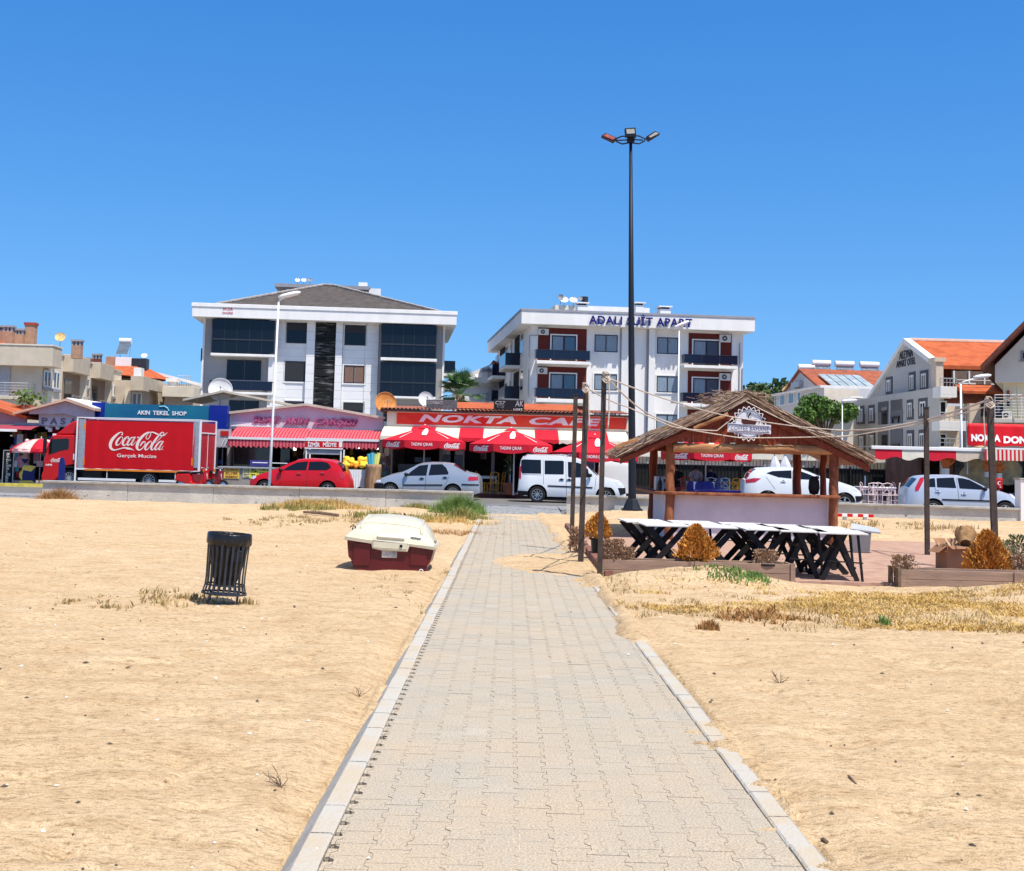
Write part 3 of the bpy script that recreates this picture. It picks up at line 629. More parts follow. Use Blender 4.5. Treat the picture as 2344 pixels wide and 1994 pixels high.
def car(name, label, fr, W, top, belt, wheels, wins, paint, flip, sill=.20, ws=None, rw=None, style='alloy', heads=(), tails=(), handles=(), mould=None, bumps=(), mirror=None, seams=(), gsl=.26, roofrails=None, group='cars parked along the road', extra=None):
    """side outline given in the plane of the near flank, x to the right of the picture"""
    t = thing(name, label, 'van' if 'van' in name else 'car', (fr.o.x, fr.o.y, ROADZ), fr.yaw, group)
    x0, x1 = top[0][0], top[-1][0]; hw = W/2
    def wf(x):
        d = min(x-x0, x1-x); return hw*(1 - .20*max(0, 1-d/.5)**2.2)
    def bz(x): return min(interp(belt, x), interp(top, x)-.05)
    def inset(x, z):
        b = bz(x); 
        if z >= b: return .035 + (z-b)*gsl
        u = (z-sill)/max(b-sill, .05); return .035*max(0,(u-.45)/.55)**2 + .06*max(0, (.35-u)/.35)**2
    def ys(x, z): return hw-wf(x)+inset(x, z)
    def zb(x):
        z = sill + .10*max(0, 1-min(x-x0, x1-x)/.3)
        for xc, ra, rr in wheels:
            if abs(x-xc) < ra: z = max(z, rr+math.sqrt(ra*ra-(x-xc)**2))
        return min(z, bz(x)-.03)
    X = sorted(set([x0, x1] + [x for x, _ in top] + [x0+(x1-x0)*i/70 for i in range(71)] + [xc+ra*math.cos(PI*k/16) for xc, ra, rr in wheels for k in range(17)]))
    X = [x for i, x in enumerate(X) if i == 0 or x-X[i-1] > .004]
    rows = []
    for x in X:
        tz = interp(top, x); b = bz(x); zr = max(b, tz-.055); L = []
        z_ = zb(x); L.append((hw, z_+.02)); L.append((ys(x, z_)+.10, z_))
        for k in range(6): z = z_+(b-z_)*k/5; L.append((ys(x, z), z))
        for k in range(1, 4): z = b+(zr-b)*k/3; L.append((ys(x, z), z))
        ye = L[-1][0]
        for k in range(1, 6):
            u = math.sin(PI/2*k/5); L.append((ye+(hw-ye)*k/5, zr+(tz-zr)*u))
        full = [(x, y, z) for y, z in L] + [(x, 2*hw-y, z) for y, z in reversed(L[:-1])]
        rows.append(full)
    m = MB().grid(rows); n = len(rows[0])
    m.add(rows[0], [tuple(range(n))]); m.add(rows[-1], [tuple(range(n-1,-1,-1))])
    if not True: pass
    body = m.build('body', paint, t, smooth=38)
    bx('underbody', DARK, t, x0+.25, x1-.25, .22, W-.22, .16, .62)
    def patch(name, poly, mat, off=.006, nx=14, nz=3, far=False, par=None):
        xs = sorted(set([p[0] for p in poly])); a, b = xs[0], xs[-1]; xs = sorted(set(xs+[a+(b-a)*i/nx for i in range(nx+1)]))
        def cut(x):
            zz = []
            for (p, q) in zip(poly, poly[1:]+poly[:1]):
                if min(p[0], q[0])-1e-9 <= x <= max(p[0], q[0])+1e-9:
                    if abs(p[0]-q[0]) < 1e-9: zz += [p[1], q[1]]
                    else: zz.append(p[1]+(q[1]-p[1])*(x-p[0])/(q[0]-p[0]))
            return min(zz), max(zz)
        rows = []
        for x in xs:
            lo, hi = cut(x); rows.append([(x, (ys(x, z)-off) if not far else W-ys(x, z)+off, z) for z in [lo+(hi-lo)*k/nz for k in range(nz+1)]])
        q = MB().grid(rows); q.m = [0]*len(q.f)
        return q.build(name, mat, par or t, smooth=True)
    for i, wn in enumerate(wins):
        patch('side_window', wn, DGLASS if 0 else CGLASS); patch('side_window', wn, CGLASS, far=True)
    def screen(name, a, b):
        rows = []
        for i in range(9):
            x = a+(b-a)*i/8; tz = interp(top, x); zr = max(bz(x), tz-.055); ye = ys(x, zr)+.05; L = []
            for k in range(9):
                y = ye+(2*hw-2*ye)*k/8; uu = abs((y-hw)/(hw-(ye-.05))); L.append((x, y, zr+(tz-zr)*math.sin(PI/2*(1-uu))+.006))
            rows.append(L)
        MB().grid(rows).build(name, CGLASS, t, smooth=True)
    if ws: screen('windscreen', *ws)
    if rw: screen('rear_window', *rw)
    for xc, ra, rr in wheels:
        wheel(t, xc, .115, rr, .19, -1, style); wheel(t, xc, W-.115, rr, .19, 1, style)
    HL = pm('headlight_glass', (.75,.76,.78), .12, .15, 14, spec=.8); TL = pm('taillight_glass', (.50,.012,.02), .15, .2, 14, spec=.8)
    for p in heads: patch('headlight', p, HL, .008, 6); patch('headlight', p, HL, .008, 6, far=True)
    for p in tails: patch('taillight', p, TL, .008, 6); patch('taillight', p, TL, .008, 6, far=True)
    for (x, z) in handles:
        yy = ys(x, z); bx('door_handle', BLACK if style == 'steel' or 'van' in name else paint, t, x-.09, x+.09, yy-.035, yy+.005, z-.018, z+.018, bev=.008)
        MB().lathe([(.055,0),(.05,.004),(.001,.006)], 14, (x, yy-.001, z), M=Matrix.Rotation(PI/2,4,'X')).build('handle_cup', pm('handle_shade', (.08,.08,.09), .5, 0), t)
    if mould: 
        for a, b, z0, z1 in mould: patch('side_moulding', [(a,z0),(b,z1),(b,z1+.055),(a,z0+.055)], BLACK, .014, 8, 1)
    for p in bumps: patch('bumper_trim', p, BLACK, .010, 8); patch('bumper_trim', p, BLACK, .010, 8, far=True)
    if mirror:
        x, z, s = mirror; y = ys(x, z); MB().lathe([(.001,-.07),(.05,-.065),(.08,-.02),(.08,.03),(.05,.065),(.001,.07)], 12, (x, y-.11, z)).build('mirror', BLACK if style != 'suv' else paint, t, smooth=True)
    sm = MB()
    for (a, b, c, d) in seams:
        pts = [(a+(c-a)*k/8, b+(d-b)*k/8) for k in range(9)]; hx, hz = (.006, 0) if abs(c-a) < abs(d-b) else (0, .006)
        sm.grid([[(x-hx, ys(x,z)-.0035, z-hz), (x+hx, ys(x,z)-.0035, z+hz)] for x, z in pts])
    if seams: sm.build('panel_gaps', pm('panel_gap', (.03,.03,.03), .8, 0), t)
    if roofrails:
        for (a, b) in [roofrails]:
            for yy in (.22, W-.22):
                MB().tube([(a, yy, interp(top,a)-.03), (a+.12, yy, interp(top,a)+.045), (b-.12, yy, interp(top,b)+.05), (b, yy, interp(top,b)-.02)], .018, 6).build('roof_rail', GALV, t, smooth=True)
    # number plate on the visible end
    xe = x1 if not flip else x0
    return t, ys
def paintm(name, c, metal=.0): return pm(name, c, .3, .03, 2, coat=.35, metal=metal)
REDP = paintm('red_car_paint', (.58,.006,.012)); SILV = paintm('silver_car_paint', (.38,.41,.46), .35); WHP = paintm('white_car_paint', (.74,.75,.77)); SILB = paintm('pale_silver_car_paint', (.50,.54,.62), .25)
YAW = R(-4)
def cfr(z, x_, y_, Y): return Fr(z(x_, y_), Y, YAW, ROADZ)
def L_(f, z, pts, d=0.): return [f.loc(z(*p), d) for p in pts]
# red hatchback (nose to the left)
f = cfr(Z3, 675, 850, 52.8)
top = L_(f, Z3, [(297,770),(300,728),(322,700),(375,682),(455,655),(530,628),(600,594),(660,572),(740,563),(850,568),(935,578),(975,600),(1003,632),(1030,690),(1048,735),(1053,775)])
car('hatchback_car', 'bright red hatchback parked in front of the shops behind the low wall', f, 1.66, top, L_(f,Z3,[(297,735),(330,712),(450,682),(540,662),(750,655),(930,655),(1053,690)]),
    [(f.loc(Z3(415,800))[0], .36, .29), (f.loc(Z3(900,800))[0], .36, .29)],
    [L_(f,Z3,p) for p in ([(556,658),(600,628),(665,597),(740,590),(748,592),(738,657)], [(753,657),(758,592),(850,590),(895,598),(922,622),(926,640),(895,657)])],
    REDP, False, ws=(L_(f,Z3,[(545,620)])[0][0], L_(f,Z3,[(650,600)])[0][0]), rw=(L_(f,Z3,[(968,600)])[0][0], L_(f,Z3,[(1018,650)])[0][0]),
    heads=[L_(f,Z3,[(306,718),(322,702),(352,700),(352,712),(330,726)])], tails=[L_(f,Z3,[(985,672),(1008,662),(1032,700),(1030,720),(1000,722)])],
    handles=L_(f,Z3,[(682,686),(862,682)]), mirror=(*f.loc(Z3(545,655)), 1), seams=[(*f.loc(Z3(745,655)), *f.loc(Z3(740,800))), (*f.loc(Z3(545,665)), *f.loc(Z3(535,790))), (*f.loc(Z3(930,660)), *f.loc(Z3(860,750)))])
# silver saloon (nose to the left)
f = cfr(Z5, 440, 830, 52.8)
top = L_(f, Z5, [(43,778),(45,738),(62,712),(100,690),(170,664),(240,648),(300,622),(360,592),(400,580),(470,574),(560,576),(625,584),(680,612),(740,648),(810,664),(826,682),(833,730),(835,785)])
car('saloon_car', 'silver four-door saloon parked in front of the red cafe parasols', f, 1.70, top, L_(f,Z5,[(43,730),(80,702),(170,688),(280,680),(450,672),(600,670),(740,676),(835,690)]),
    [(f.loc(Z5(170,800))[0], .36, .29), (f.loc(Z5(635,800))[0], .36, .29)],
    [L_(f,Z5,p) for p in ([(290,678),(330,642),(385,602),(452,594),(440,676)], [(455,674),(472,594),(555,592),(585,618),(604,655),(602,668)])],
    SILV, False, style='steel', ws=(f.loc(Z5(250,640))[0], f.loc(Z5(350,600))[0]), rw=(f.loc(Z5(640,590))[0], f.loc(Z5(728,640))[0]),
    heads=[L_(f,Z5,[(56,724),(72,708),(102,708),(100,728)])], tails=[L_(f,Z5,[(750,692),(765,684),(822,686),(824,712),(752,716)])],
    handles=L_(f,Z5,[(405,699),(578,692)]), mould=[(*[f.loc(Z5(268,750))[0], f.loc(Z5(560,750))[0]], f.loc(Z5(268,752))[1], f.loc(Z5(560,752))[1]), (f.loc(Z5(702,748))[0], f.loc(Z5(828,748))[0], f.loc(Z5(702,748))[1], f.loc(Z5(828,752))[1])],
    bumps=[L_(f,Z5,[(44,740),(60,732),(120,732),(128,770),(110,800),(48,800)])], mirror=(*f.loc(Z5(292,668)), 1),
    seams=[(*f.loc(Z5(436,680)), *f.loc(Z5(430,800))), (*f.loc(Z5(272,690)), *f.loc(Z5(262,790))), (*f.loc(Z5(610,680)), *f.loc(Z5(570,770)))])
# white van (nose to the right)
f = cfr(Z5, 1500, 865, 52.0)
top = L_(f, Z5, [(1113,800),(1114,745),(1125,690),(1132,600),(1140,550),(1152,531),(1200,519),(1300,521),(1420,528),(1540,540),(1590,558),(1625,590),(1680,645),(1722,680),(1800,698),(1870,716),(1896,735),(1915,765),(1922,810)])
t, ys = car('delivery_van', 'white passenger van with roof rails parked right of the cafe door', f, 1.72, top, L_(f,Z5,[(1113,690),(1300,668),(1480,672),(1720,690),(1922,735)]),
    [(f.loc(Z5(1262,820))[0], .385, .315), (f.loc(Z5(1770,830))[0], .385, .315)],
    [L_(f,Z5,p) for p in ([(1142,562),(1160,556),(1290,560),(1292,662),(1150,660),(1142,640)], [(1318,564),(1452,566),(1460,572),(1460,664),(1455,668),(1318,666)], [(1490,574),(1560,580),(1596,592),(1640,630),(1650,690),(1500,690),(1492,680)])],
    WHP, True, sill=.24, style='multi', ws=(f.loc(Z5(1600,560))[0], f.loc(Z5(1712,640))[0]), gsl=.13,
    heads=[L_(f,Z5,[(1842,722),(1866,716),(1888,735),(1900,756),(1862,752)])], tails=[L_(f,Z5,[(1124,690),(1128,610),(1142,604),(1142,690),(1136,706)])],
    handles=L_(f,Z5,[(1443,706),(1500,708)]), mould=[(f.loc(Z5(1342,700))[0], f.loc(Z5(1675,700))[0], f.loc(Z5(1342,758))[1], f.loc(Z5(1675,772))[1])],
    bumps=[L_(f,Z5,[(1113,788),(1195,792),(1195,822),(1116,822)]), L_(f,Z5,[(1862,768),(1918,768),(1920,810),(1880,822)])], mirror=(*f.loc(Z5(1655,675)), 1),
    roofrails=(f.loc(Z5(1165,520))[0], f.loc(Z5(1490,530))[0]),
    seams=[(*f.loc(Z5(1306,560)), *f.loc(Z5(1310,740))), (*f.loc(Z5(1475,570)), *f.loc(Z5(1480,825))), (*f.loc(Z5(1700,690)), *f.loc(Z5(1690,780))), (*f.loc(Z5(1150,668)), *f.loc(Z5(1300,672)))])
# white crossover (nose to the right)
f = cfr(Z6, 1400, 950, 49.6)
top = L_(f, Z6, [(966,850),(967,800),(975,755),(992,745),(1015,705),(1040,683),(1075,672),(1180,666),(1290,666),(1380,672),(1440,690),(1520,725),(1600,752),(1700,780),(1775,805),(1815,830),(1832,860),(1835,915)])
car('crossover_car', 'white crossover car parked behind the thatched kiosk', f, 1.80, top, L_(f,Z6,[(966,762),(1130,722),(1250,748),(1450,765),(1600,775),(1835,850)]),
    [(f.loc(Z6(1140,905))[0], .40, .34), (f.loc(Z6(1702,915))[0], .40, .34)],
    [L_(f,Z6,p) for p in ([(1130,712),(1175,697),(1300,692),(1316,692),(1316,752),(1220,742)], [(1326,692),(1385,698),(1450,722),(1500,745),(1495,762),(1326,754)])],
    WHP, True, sill=.26, style='alloy', ws=(f.loc(Z6(1415,680))[0], f.loc(Z6(1520,720))[0]), rw=(f.loc(Z6(985,740))[0], f.loc(Z6(1055,690))[0]),
    heads=[L_(f,Z6,[(1745,812),(1770,810),(1812,838),(1800,846),(1770,836)])], tails=[L_(f,Z6,[(972,762),(1040,748),(1092,750),(1050,778),(985,785)])],
    handles=L_(f,Z6,[(1255,772),(1500,790)]), bumps=[L_(f,Z6,[(1780,880),(1832,880),(1834,915),(1790,925)])], mirror=(*f.loc(Z6(1500,745)), 1),
    seams=[(*f.loc(Z6(1322,700)), *f.loc(Z6(1322,880))), (*f.loc(Z6(1590,780)), *f.loc(Z6(1585,860))), (*f.loc(Z6(1130,740)), *f.loc(Z6(1195,830)))])
# pale silver hatchback at the right (nose to the right)
f = cfr(ZR, 1400, 1010, 46.2)
top = L_(f, ZR, [(662,915),(664,850),(672,790),(690,715),(740,655),(800,590),(830,576),(900,568),(1050,562),(1240,562),(1330,568),(1420,590),(1540,650),(1650,708),(1720,745),(1850,762),(1930,790),(1985,830),(2022,880),(2028,930)])
car('hatchback_car', 'pale silver blue hatchback with long red tail lamps behind the cracked right wall', f, 1.68, top, L_(f,ZR,[(662,760),(860,712),(1100,724),(1400,740),(1720,775),(2028,880)]),
    [(f.loc(ZR(985,945))[0], .37, .30), (f.loc(ZR(1850,975))[0], .37, .30)],
    [L_(f,ZR,p) for p in ([(905,700),(925,620),(975,605),(1010,605),(1012,712),(905,710)], [(1030,604),(1240,596),(1262,724),(1030,714)], [(1285,602),(1340,604),(1430,625),(1580,705),(1602,745),(1300,728)])],
    SILB, True, ws=(f.loc(ZR(1440,600))[0], f.loc(ZR(1660,700))[0]), rw=(f.loc(ZR(700,690))[0], f.loc(ZR(790,600))[0]),
    heads=[L_(f,ZR,[(1905,790),(1940,800),(1985,838),(1990,862),(1940,840)])], tails=[L_(f,ZR,[(762,755),(770,712),(830,600),(880,590),(868,640),(806,750),(790,760)])],
    handles=L_(f,ZR,[(1038,766),(1352,795)]), mould=[(f.loc(ZR(1085,700))[0], f.loc(ZR(1660,700))[0], f.loc(ZR(1085,872))[1], f.loc(ZR(1660,890))[1])], mirror=(*f.loc(ZR(1600,735)), 1),
    seams=[(*f.loc(ZR(1270,600)), *f.loc(ZR(1290,880))), (*f.loc(ZR(1000,720)), *f.loc(ZR(1050,820))), (*f.loc(ZR(1610,750)), *f.loc(ZR(1530,880)))])
# ---- red delivery lorry
TRED = pm('lorry_red', (.50,.004,.008), .4, .05, 2, coat=.3)
f = Fr(Z1(1000,1550), 56.0, YAW, ROADZ)
t = fthing('delivery_truck', 'big red soft drinks lorry with curtain sided box and white script lettering', 'truck', f)
def bb(a, b): return f.box(Z1(*a), Z1(*b))
TW = 2.25; CW = 1.95
x0, x1, z0, z1 = bb((652,945),(1668,1390))
bx('box_body', TRED, t, x0+.02, x1-.02, .03, TW, z0, z1-.06)
fm = MB(); _, _, zt0, zt1 = bb((652,942),(1668,962))
for y in (0, TW-.05):
    fm.box(x0-.02, x1+.03, y-.02, y+.06, zt0, zt1+.02); fm.box(x0-.02, x1+.03, y-.01, y+.05, z0-.07, z0)
    for xx in (x0-.02, x1-.03): fm.box(xx, xx+.06, y-.012, y+.055, f.box(Z1(0,1465),Z1(1,1465))[2], zt0-.002)
fm.box(x0-.02, x0+.04, .06, TW-.05, zt0, zt1+.019); fm.box(x1-.03, x1+.031, .06, TW-.05, zt0, zt1+.019)
zs = f.loc(Z1(600,1465))[1]
for xa, xb in ((655,1140),(1335,1610)):
    a, b = f.loc(Z1(xa,1450))[0], f.loc(Z1(xb,1450))[0]; fm.box(a, b, -.005, .02, zs, zs+.10)
    fm.box((a+b)/2-.015, (a+b)/2+.015, .0, .018, zs+.10, z0-.07)
fm.build('box_frame', WMET, t, bev=.006)
pa, pb = f.box(Z1(668,955), Z1(705,1365)), f.box(Z1(1630,970), Z1(1662,1365))
for p in (pa, pb):
    q = MB()
    q.box(p[0], p[1], -.012, .03, p[2], p[3]); 
    for k in range(3): q.box(p[0]+.01+k*.05, p[0]+.02+k*.05, -.02, -.012, p[2]+.05, p[3]-.05)
    q.build('corner_post', GALV, t, bev=.004)
cu_ = MB(); a = bb((712,965),(1630,1388)); nn = 60
rr = random.Random(2); cu_.grid([[(a[0]+(a[1]-a[0])*i/nn, -.008+.006*math.sin(i*.9)*math.sin(i*.23)-.01*(1-k/6)*abs(math.sin(i*.35)), a[2]+(a[3]-a[2])*k/6) for k in range(7)] for i in range(nn+1)])
cu_.build('side_curtain', pm('red_curtain', (.52,.003,.008), .45, .06, 1.5, .15, 6), t, smooth=True)
ST = MB(); ORN = pm('orange_reflector', (.75,.22,.02), .4, 0)
a = bb((712,1384),(1615,1392)); ST.box(a[0], a[1], -.03, -.018, a[2], a[3])
for xx, ya, yb in ((710,985,1040),(702,1280,1340),(1612,1280,1345)):
    a = bb((xx,ya),(xx+9,yb)); ST.box(a[0], a[1], -.03, -.018, a[2], a[3])
ST.build('reflector_strip', ORN, t)
COKE = [
 [(505,275,42),(530,235,32),(522,196,22),(480,188,26),(400,232,50),(290,330,76),(205,440,88),(168,560,88),(182,650,78),(232,700,58),(300,716,36),(400,694,30),(500,665,32),(600,650,42),(680,668,62),(760,680,46),(830,708,20),(880,735,4)],
 [(480,325,26),(410,392,52),(350,490,60),(352,568,48),(402,568,26),(470,510,16),(520,420,18),(532,355,18),(500,322,22),(470,330,26)],
 [(690,392,40),(716,345,24),(684,320,24),(612,370,50),(552,460,58),(538,540,58),(575,580,38),(640,540,20),(700,478,12)],
 [(520,400,12),(560,408,12),(590,390,12)],
 [(870,345,26),(800,350,34),(725,430,50),(678,520,54),(692,575,44),(752,545,22),(832,440,20),(880,350,24)],
 [(908,322,36),(845,430,50),(795,530,48),(802,572,34),(850,558,20),(930,462,10)],
 [(962,352,34),(1015,335,36)],
 [(1350,190,30),(1260,205,46),(1130,300,70),(1025,430,84),(968,560,86),(960,655,72),(1010,712,46),(1090,690,28),(1170,600,22),(1205,510,22),(1180,465,26),(1120,500,44),(1055,600,26)],
 [(1340,195,26),(1368,215,24),(1352,290,26),(1295,378,22),(1250,392,20),(1228,340,20),(1270,255,20),(1330,195,24)],
 [(1330,195,26),(1430,190,34),(1520,225,46),(1600,262,40),(1700,292,42),(1780,268,28),(1862,192,8)],
 [(1340,462,24),(1270,530,52),(1210,620,58),(1206,698,48),(1262,700,26),(1340,620,18),(1388,520,18),(1370,458,22),(1330,465,24)],
 [(1500,505,10),(1620,392,16),(1740,260,24),(1750,205,24),(1690,200,30),(1590,305,50),(1480,450,62),(1402,580,62),(1382,678,54),(1412,714,34),(1480,660,12)],
 [(1700,448,24),(1625,480,40),(1545,570,50),(1495,660,50),(1512,708,38),(1582,670,22),(1680,540,20),(1728,458,22)],
 [(1742,452,36),(1672,560,48),(1615,660,44),(1622,708,30),(1680,680,18),(1745,588,8)], [(1705,702,22),(1728,694,24)]]
ribbon(MB(), COKE, lambda x, y: f.loc(ZC(x, y)), -.024, -.02).build('script_lettering', pm('pale_lettering', (.80,.66,.62), .6, 0), t)
a = f.box(ZC(368,820), ZC(1530,980)); text('Gerçek Mucize', 'slogan_lettering', MATS['pale_lettering'], t, a[0], a[1], a[2], a[3], -.022, .004, .012)
# rear end of the box
rd = MB(); rd.box(x1-.018, x1+.012, .07, TW-.07, z0+.02, z1-.07); rd.build('rear_door', pm('rear_door_red', (.42,.02,.03), .5, .1, 3), t)
q = MB()
for yy in (.0, TW-.06): q.box(x1+.032, x1+.055, yy, yy+.06, zs, zt1)
q.box(x1+.013, x1+.04, .06, TW-.06, z0+1.55, z0+1.60); q.box(x1+.013,x1+.03,TW/2-.015,TW/2+.015,z0,z0+1.55); q.build('rear_frame', WMET, t)
tl = MB(); tl.box(x1+.03, x1+.09, .10, .42, z0-.28, z0-.12); tl.box(x1+.03, x1+.09, TW-.42, TW-.10, z0-.28, z0-.12); tl.build('taillight', MATS['taillight_glass'], t)
bx('rear_bumper', TRED, t, x1+.02, x1+.12, .05, TW-.05, z0-.34, z0-.30)
MB().box(x1+.13,x1+.135,.2,.5,z0-.05,z0+.06).box(x1+.13,x1+.135,TW-.5,TW-.2,z0-.05,z0+.06).build('warning_stripes', ORN, t)
bx('chassis', BLACK, t, x0-1.4, x1, .45, TW-.45, .42, z0-.06)
q = MB().box(x0+.3, x0+1.1, .12, .5, .32, .75); q.build('battery_box', BLACK, t, bev=.02)
for xc in (f.loc(Z1(1245,1450))[0],):
    wheel(t, xc, .20, .39, .22, -1, 'steel', GALV); wheel(t, xc, TW-.2, .39, .22, 1, 'steel', GALV)
    MB().tube([(xc-.5,.1,.5),(xc-.42,.1,.78),(xc,.1,.9),(xc+.42,.1,.78),(xc+.5,.1,.5)], .035, 6).build('mudguard', BLACK, t, smooth=True)
xc = f.loc(Z1(565,1450))[0]; wheel(t, xc, .3, .39, .22, -1, 'steel', GALV); wheel(t, xc, TW-.3, .39, .22, 1, 'steel', GALV)
# cab
yo = .12
cab = L_(f, Z1, [(338,1470),(335,1430),(352,1380),(358,1290),(372,1235),(400,1165),(412,1112),(430,1090),(470,1085),(640,1088),(650,1100),(650,1330),(560,1345),(530,1352),(480,1440),(455,1470)])
MB().prism(cab, yo, yo+CW).build('cab', TRED, t, bev=.05, smooth=30)
de = L_(f, Z1, [(440,1084),(500,1040),(560,990),(605,968),(652,966),(652,1084)])
MB().prism(de, yo+.12, yo+CW-.12).build('wind_deflector', TRED, t, bev=.06, smooth=30)
wn = L_(f, Z1, [(405,1170),(425,1122),(560,1116),(572,1125),(568,1205),(500,1218),(400,1252)])
MB().prism(wn, yo-.012, yo).build('side_window', CGLASS, t)
wsx = L_(f, Z1, [(352,1240),(376,1238),(428,1092),(405,1096)])
p = L_(f, Z1, [(368,1232),(398,1162),(426,1098)]); MB().grid([[(x-.035, yo+.12, z), (x-.035, yo+CW-.12, z)] for x, z in p]).build('windscreen', CGLASS, t)
a = bb((610,1245),(622,1295)); bx('door_handle', WMET, t, a[0], a[1], yo-.04, yo, a[2], a[3])
q = MB(); a = bb((384,1115),(400,1240)); q.box(a[0]-.02, a[1], yo-.32, yo-.22, a[2], a[3]); q.bar((a[0]+.05,yo-.25,a[3]),(a[1]+.2,yo+.05,a[3]+.05),.03); q.build('mirror', BLACK, t, bev=.02)
q = MB(); a = bb((455,1345),(610,1360)); q.box(a[0]+.35, a[1], yo-.02, yo+.2, a[2]-.02, a[3]); q.build('mudguard', BLACK, t)
def mini(L, x, y, w, fr_, zf, d=0):  # the script scaled into a small box with its left top corner at x, y (picture) and width w
    k = w/1740.
    return ribbon(MB(), [[(a, b, max(c, 55)) for a, b, c in s] for s in COKE], lambda a, b: fr_.loc(zf(x+(a-130)*k, y+(b-180)*k), d), d-.016, 0)
mini(COKE, 428, 1282, 105, f, Z1, yo).build('script_lettering', MATS['pale_lettering'], t)
a = bb((375,1330),(428,1368)); text('NPR', 'model_lettering', WHL, t, a[0], a[1], a[2]+.1, a[3], yo-.012, .004, .02, .2)
a = bb((425,1080),(440,1092)); bx('roof_lamp', WHL, t, a[0], a[1]+.05, yo+.1, yo+.3, a[2], a[3]+.03)
# scooter behind the lorry's tail
def scooter(f, zf, x, y, label, col):
    a = f.loc(zf(x, y)); t = thing('scooter', label, 'scooter', (f.o.x+a[0], f.o.y, ROADZ), R(-15))
    for xx in (-.6, .6):
        w_ = MB().lathe([(.18,-.045),(.25,-.05),(.275,0),(.25,.05),(.18,.045)], 20, M=Matrix.Rotation(PI/2,4,'X')).build('wheel', RUBBER, t, smooth=40); w_.location = (xx,0,.275)
        MB().lathe([(.18,-.02),(.05,-.04),(.05,.04),(.18,.02)], 12, M=Matrix.Rotation(PI/2,4,'X')).build('rim', METAL, w_)
    MB().prism([(-.85,.45),(-.78,.72),(-.2,.75),(-.12,.42),(.25,.34),(.42,.85),(.52,.85),(.48,.32),(.2,.22),(-.2,.24),(-.5,.4)], -.13, .13).build('body', col, t, bev=.03)
    MB().prism([(-.8,.74),(-.75,.82),(-.3,.84),(-.12,.76)], -.12, .12).build('seat', BLACK, t, bev=.03)
    q = MB().tube([(.6,0,.3),(.46,0,.95)], .03, 6); q.tube([(.42,-.32,1.0),(.46,0,.96),(.42,.32,1.0)], .018, 6); q.build('handlebar', GALV, t, smooth=True)
    bx('leg_shield', col, t, .46, .52, -.18, .18, .4, .9, bev=.02)
    return t
f = Fr(Z1(1700,1500), 54.4, 0, ROADZ)
scooter(f, Z1, 1640, 1480, 'red and white motor scooter parked behind the tail of the red lorry', REDP)
scooter(f, Z1, 1760, 1480, 'dark red scooter at the open flank of the blue fascia shop', pm('dark_red_paint', (.22,.01,.02), .3, .1, 4, coat=.5))
# ------------------------------------------------------------------ buildings
def side(fr, p, xw):
    "picture point on the plane local x = xw, as (local y, local z)"
    r = ray(p); e = Vector((0,0,CAMZ))-fr.o
    ex = fr.c*e.x+fr.s*e.y; rx = fr.c*r.x+fr.s*r.y; t = (xw-ex)/rx; q = e+r*t
    return (-fr.s*q.x+fr.c*q.y, q.z)
def solve(pA, pB, Y, z=0.):
    lo, hi = R(-20), R(20)
    for _ in range(40):
        m_ = (lo+hi)/2; f = Fr(pA, Y, m_, z); d = f.loc(pB)[1]-f.loc(pA)[1]
        if d > 0: hi = m_          # right end reads too high: it is nearer
        else: lo = m_
    return Fr(pA, Y, (lo+hi)/2, z)
FRD = pm('dark_window_frame', (.03,.03,.035), .4, .05, 5); FRW = pm('white_window_frame', (.75,.75,.75), .4, .03, 5)
BRC = pm('brown_curtain', (.20,.12,.09), .6, .25, 8, st=(8,1,.3))
def window(t, x0, x1, z0, z1, y, mull=1, frame=FRD, pane=DGLASS, pane2=None, fw=.06, surround=None, name='window', sill=True, pr=.05):
    q = MB(); q.box(x0, x1, y-pr, y, z1-fw, z1); q.box(x0, x1, y-pr, y, z0, z0+fw); q.box(x0, x0+fw, y-pr, y, z0+fw, z1-fw); q.box(x1-fw, x1, y-pr, y, z0+fw, z1-fw)
    for k in range(mull):
        xm = x0+(x1-x0)*(k+1)/(mull+1); q.box(xm-fw/2, xm+fw/2, y-pr, y, z0+fw, z1-fw)
    w_ = q.build(name, frame, t)
    n = mull+1; p1 = MB(); p2 = MB()
    for k in range(n):
        a, b = x0+(x1-x0)*k/n+fw, x0+(x1-x0)*(k+1)/n-fw*.5
        (p2 if (k % 2 and pane2) else p1).box(a-.01, b+.01, y-.018, y-.008, z0+fw-.01, z1-fw+.01)
    p1.build('pane', pane, w_)
    if p2.f: p2.build('pane', pane2, w_)
    if surround:
        s_ = MB(); g = surround
        s_.box(x0-g, x1+g, y-pr*.8, y-.001, z1+.002, z1+g); s_.box(x0-g, x0-.002, y-pr*.8, y-.001, z0, z1); s_.box(x1+.002, x1+g, y-pr*.8, y-.001, z0, z1); s_.box(x0-g-.02, x1+g+.02, y-pr*1.5, y-.001, z0-g, z0-.002)
        s_.build('window_surround', frame if frame is FRW else WHITE, w_)
    elif sill: MB().box(x0-.05, x1+.05, y-pr-.05, y-.001, z0-.06, z0-.002).build('sill', FRW if frame is FRW else GREY, w_)
    return w_
def fwin(t, f, zf, a, b, d, **k):
    x0, x1, z0, z1 = f.box(zf(*a), zf(*b), d); return window(t, x0, x1, z0, z1, d, **k)
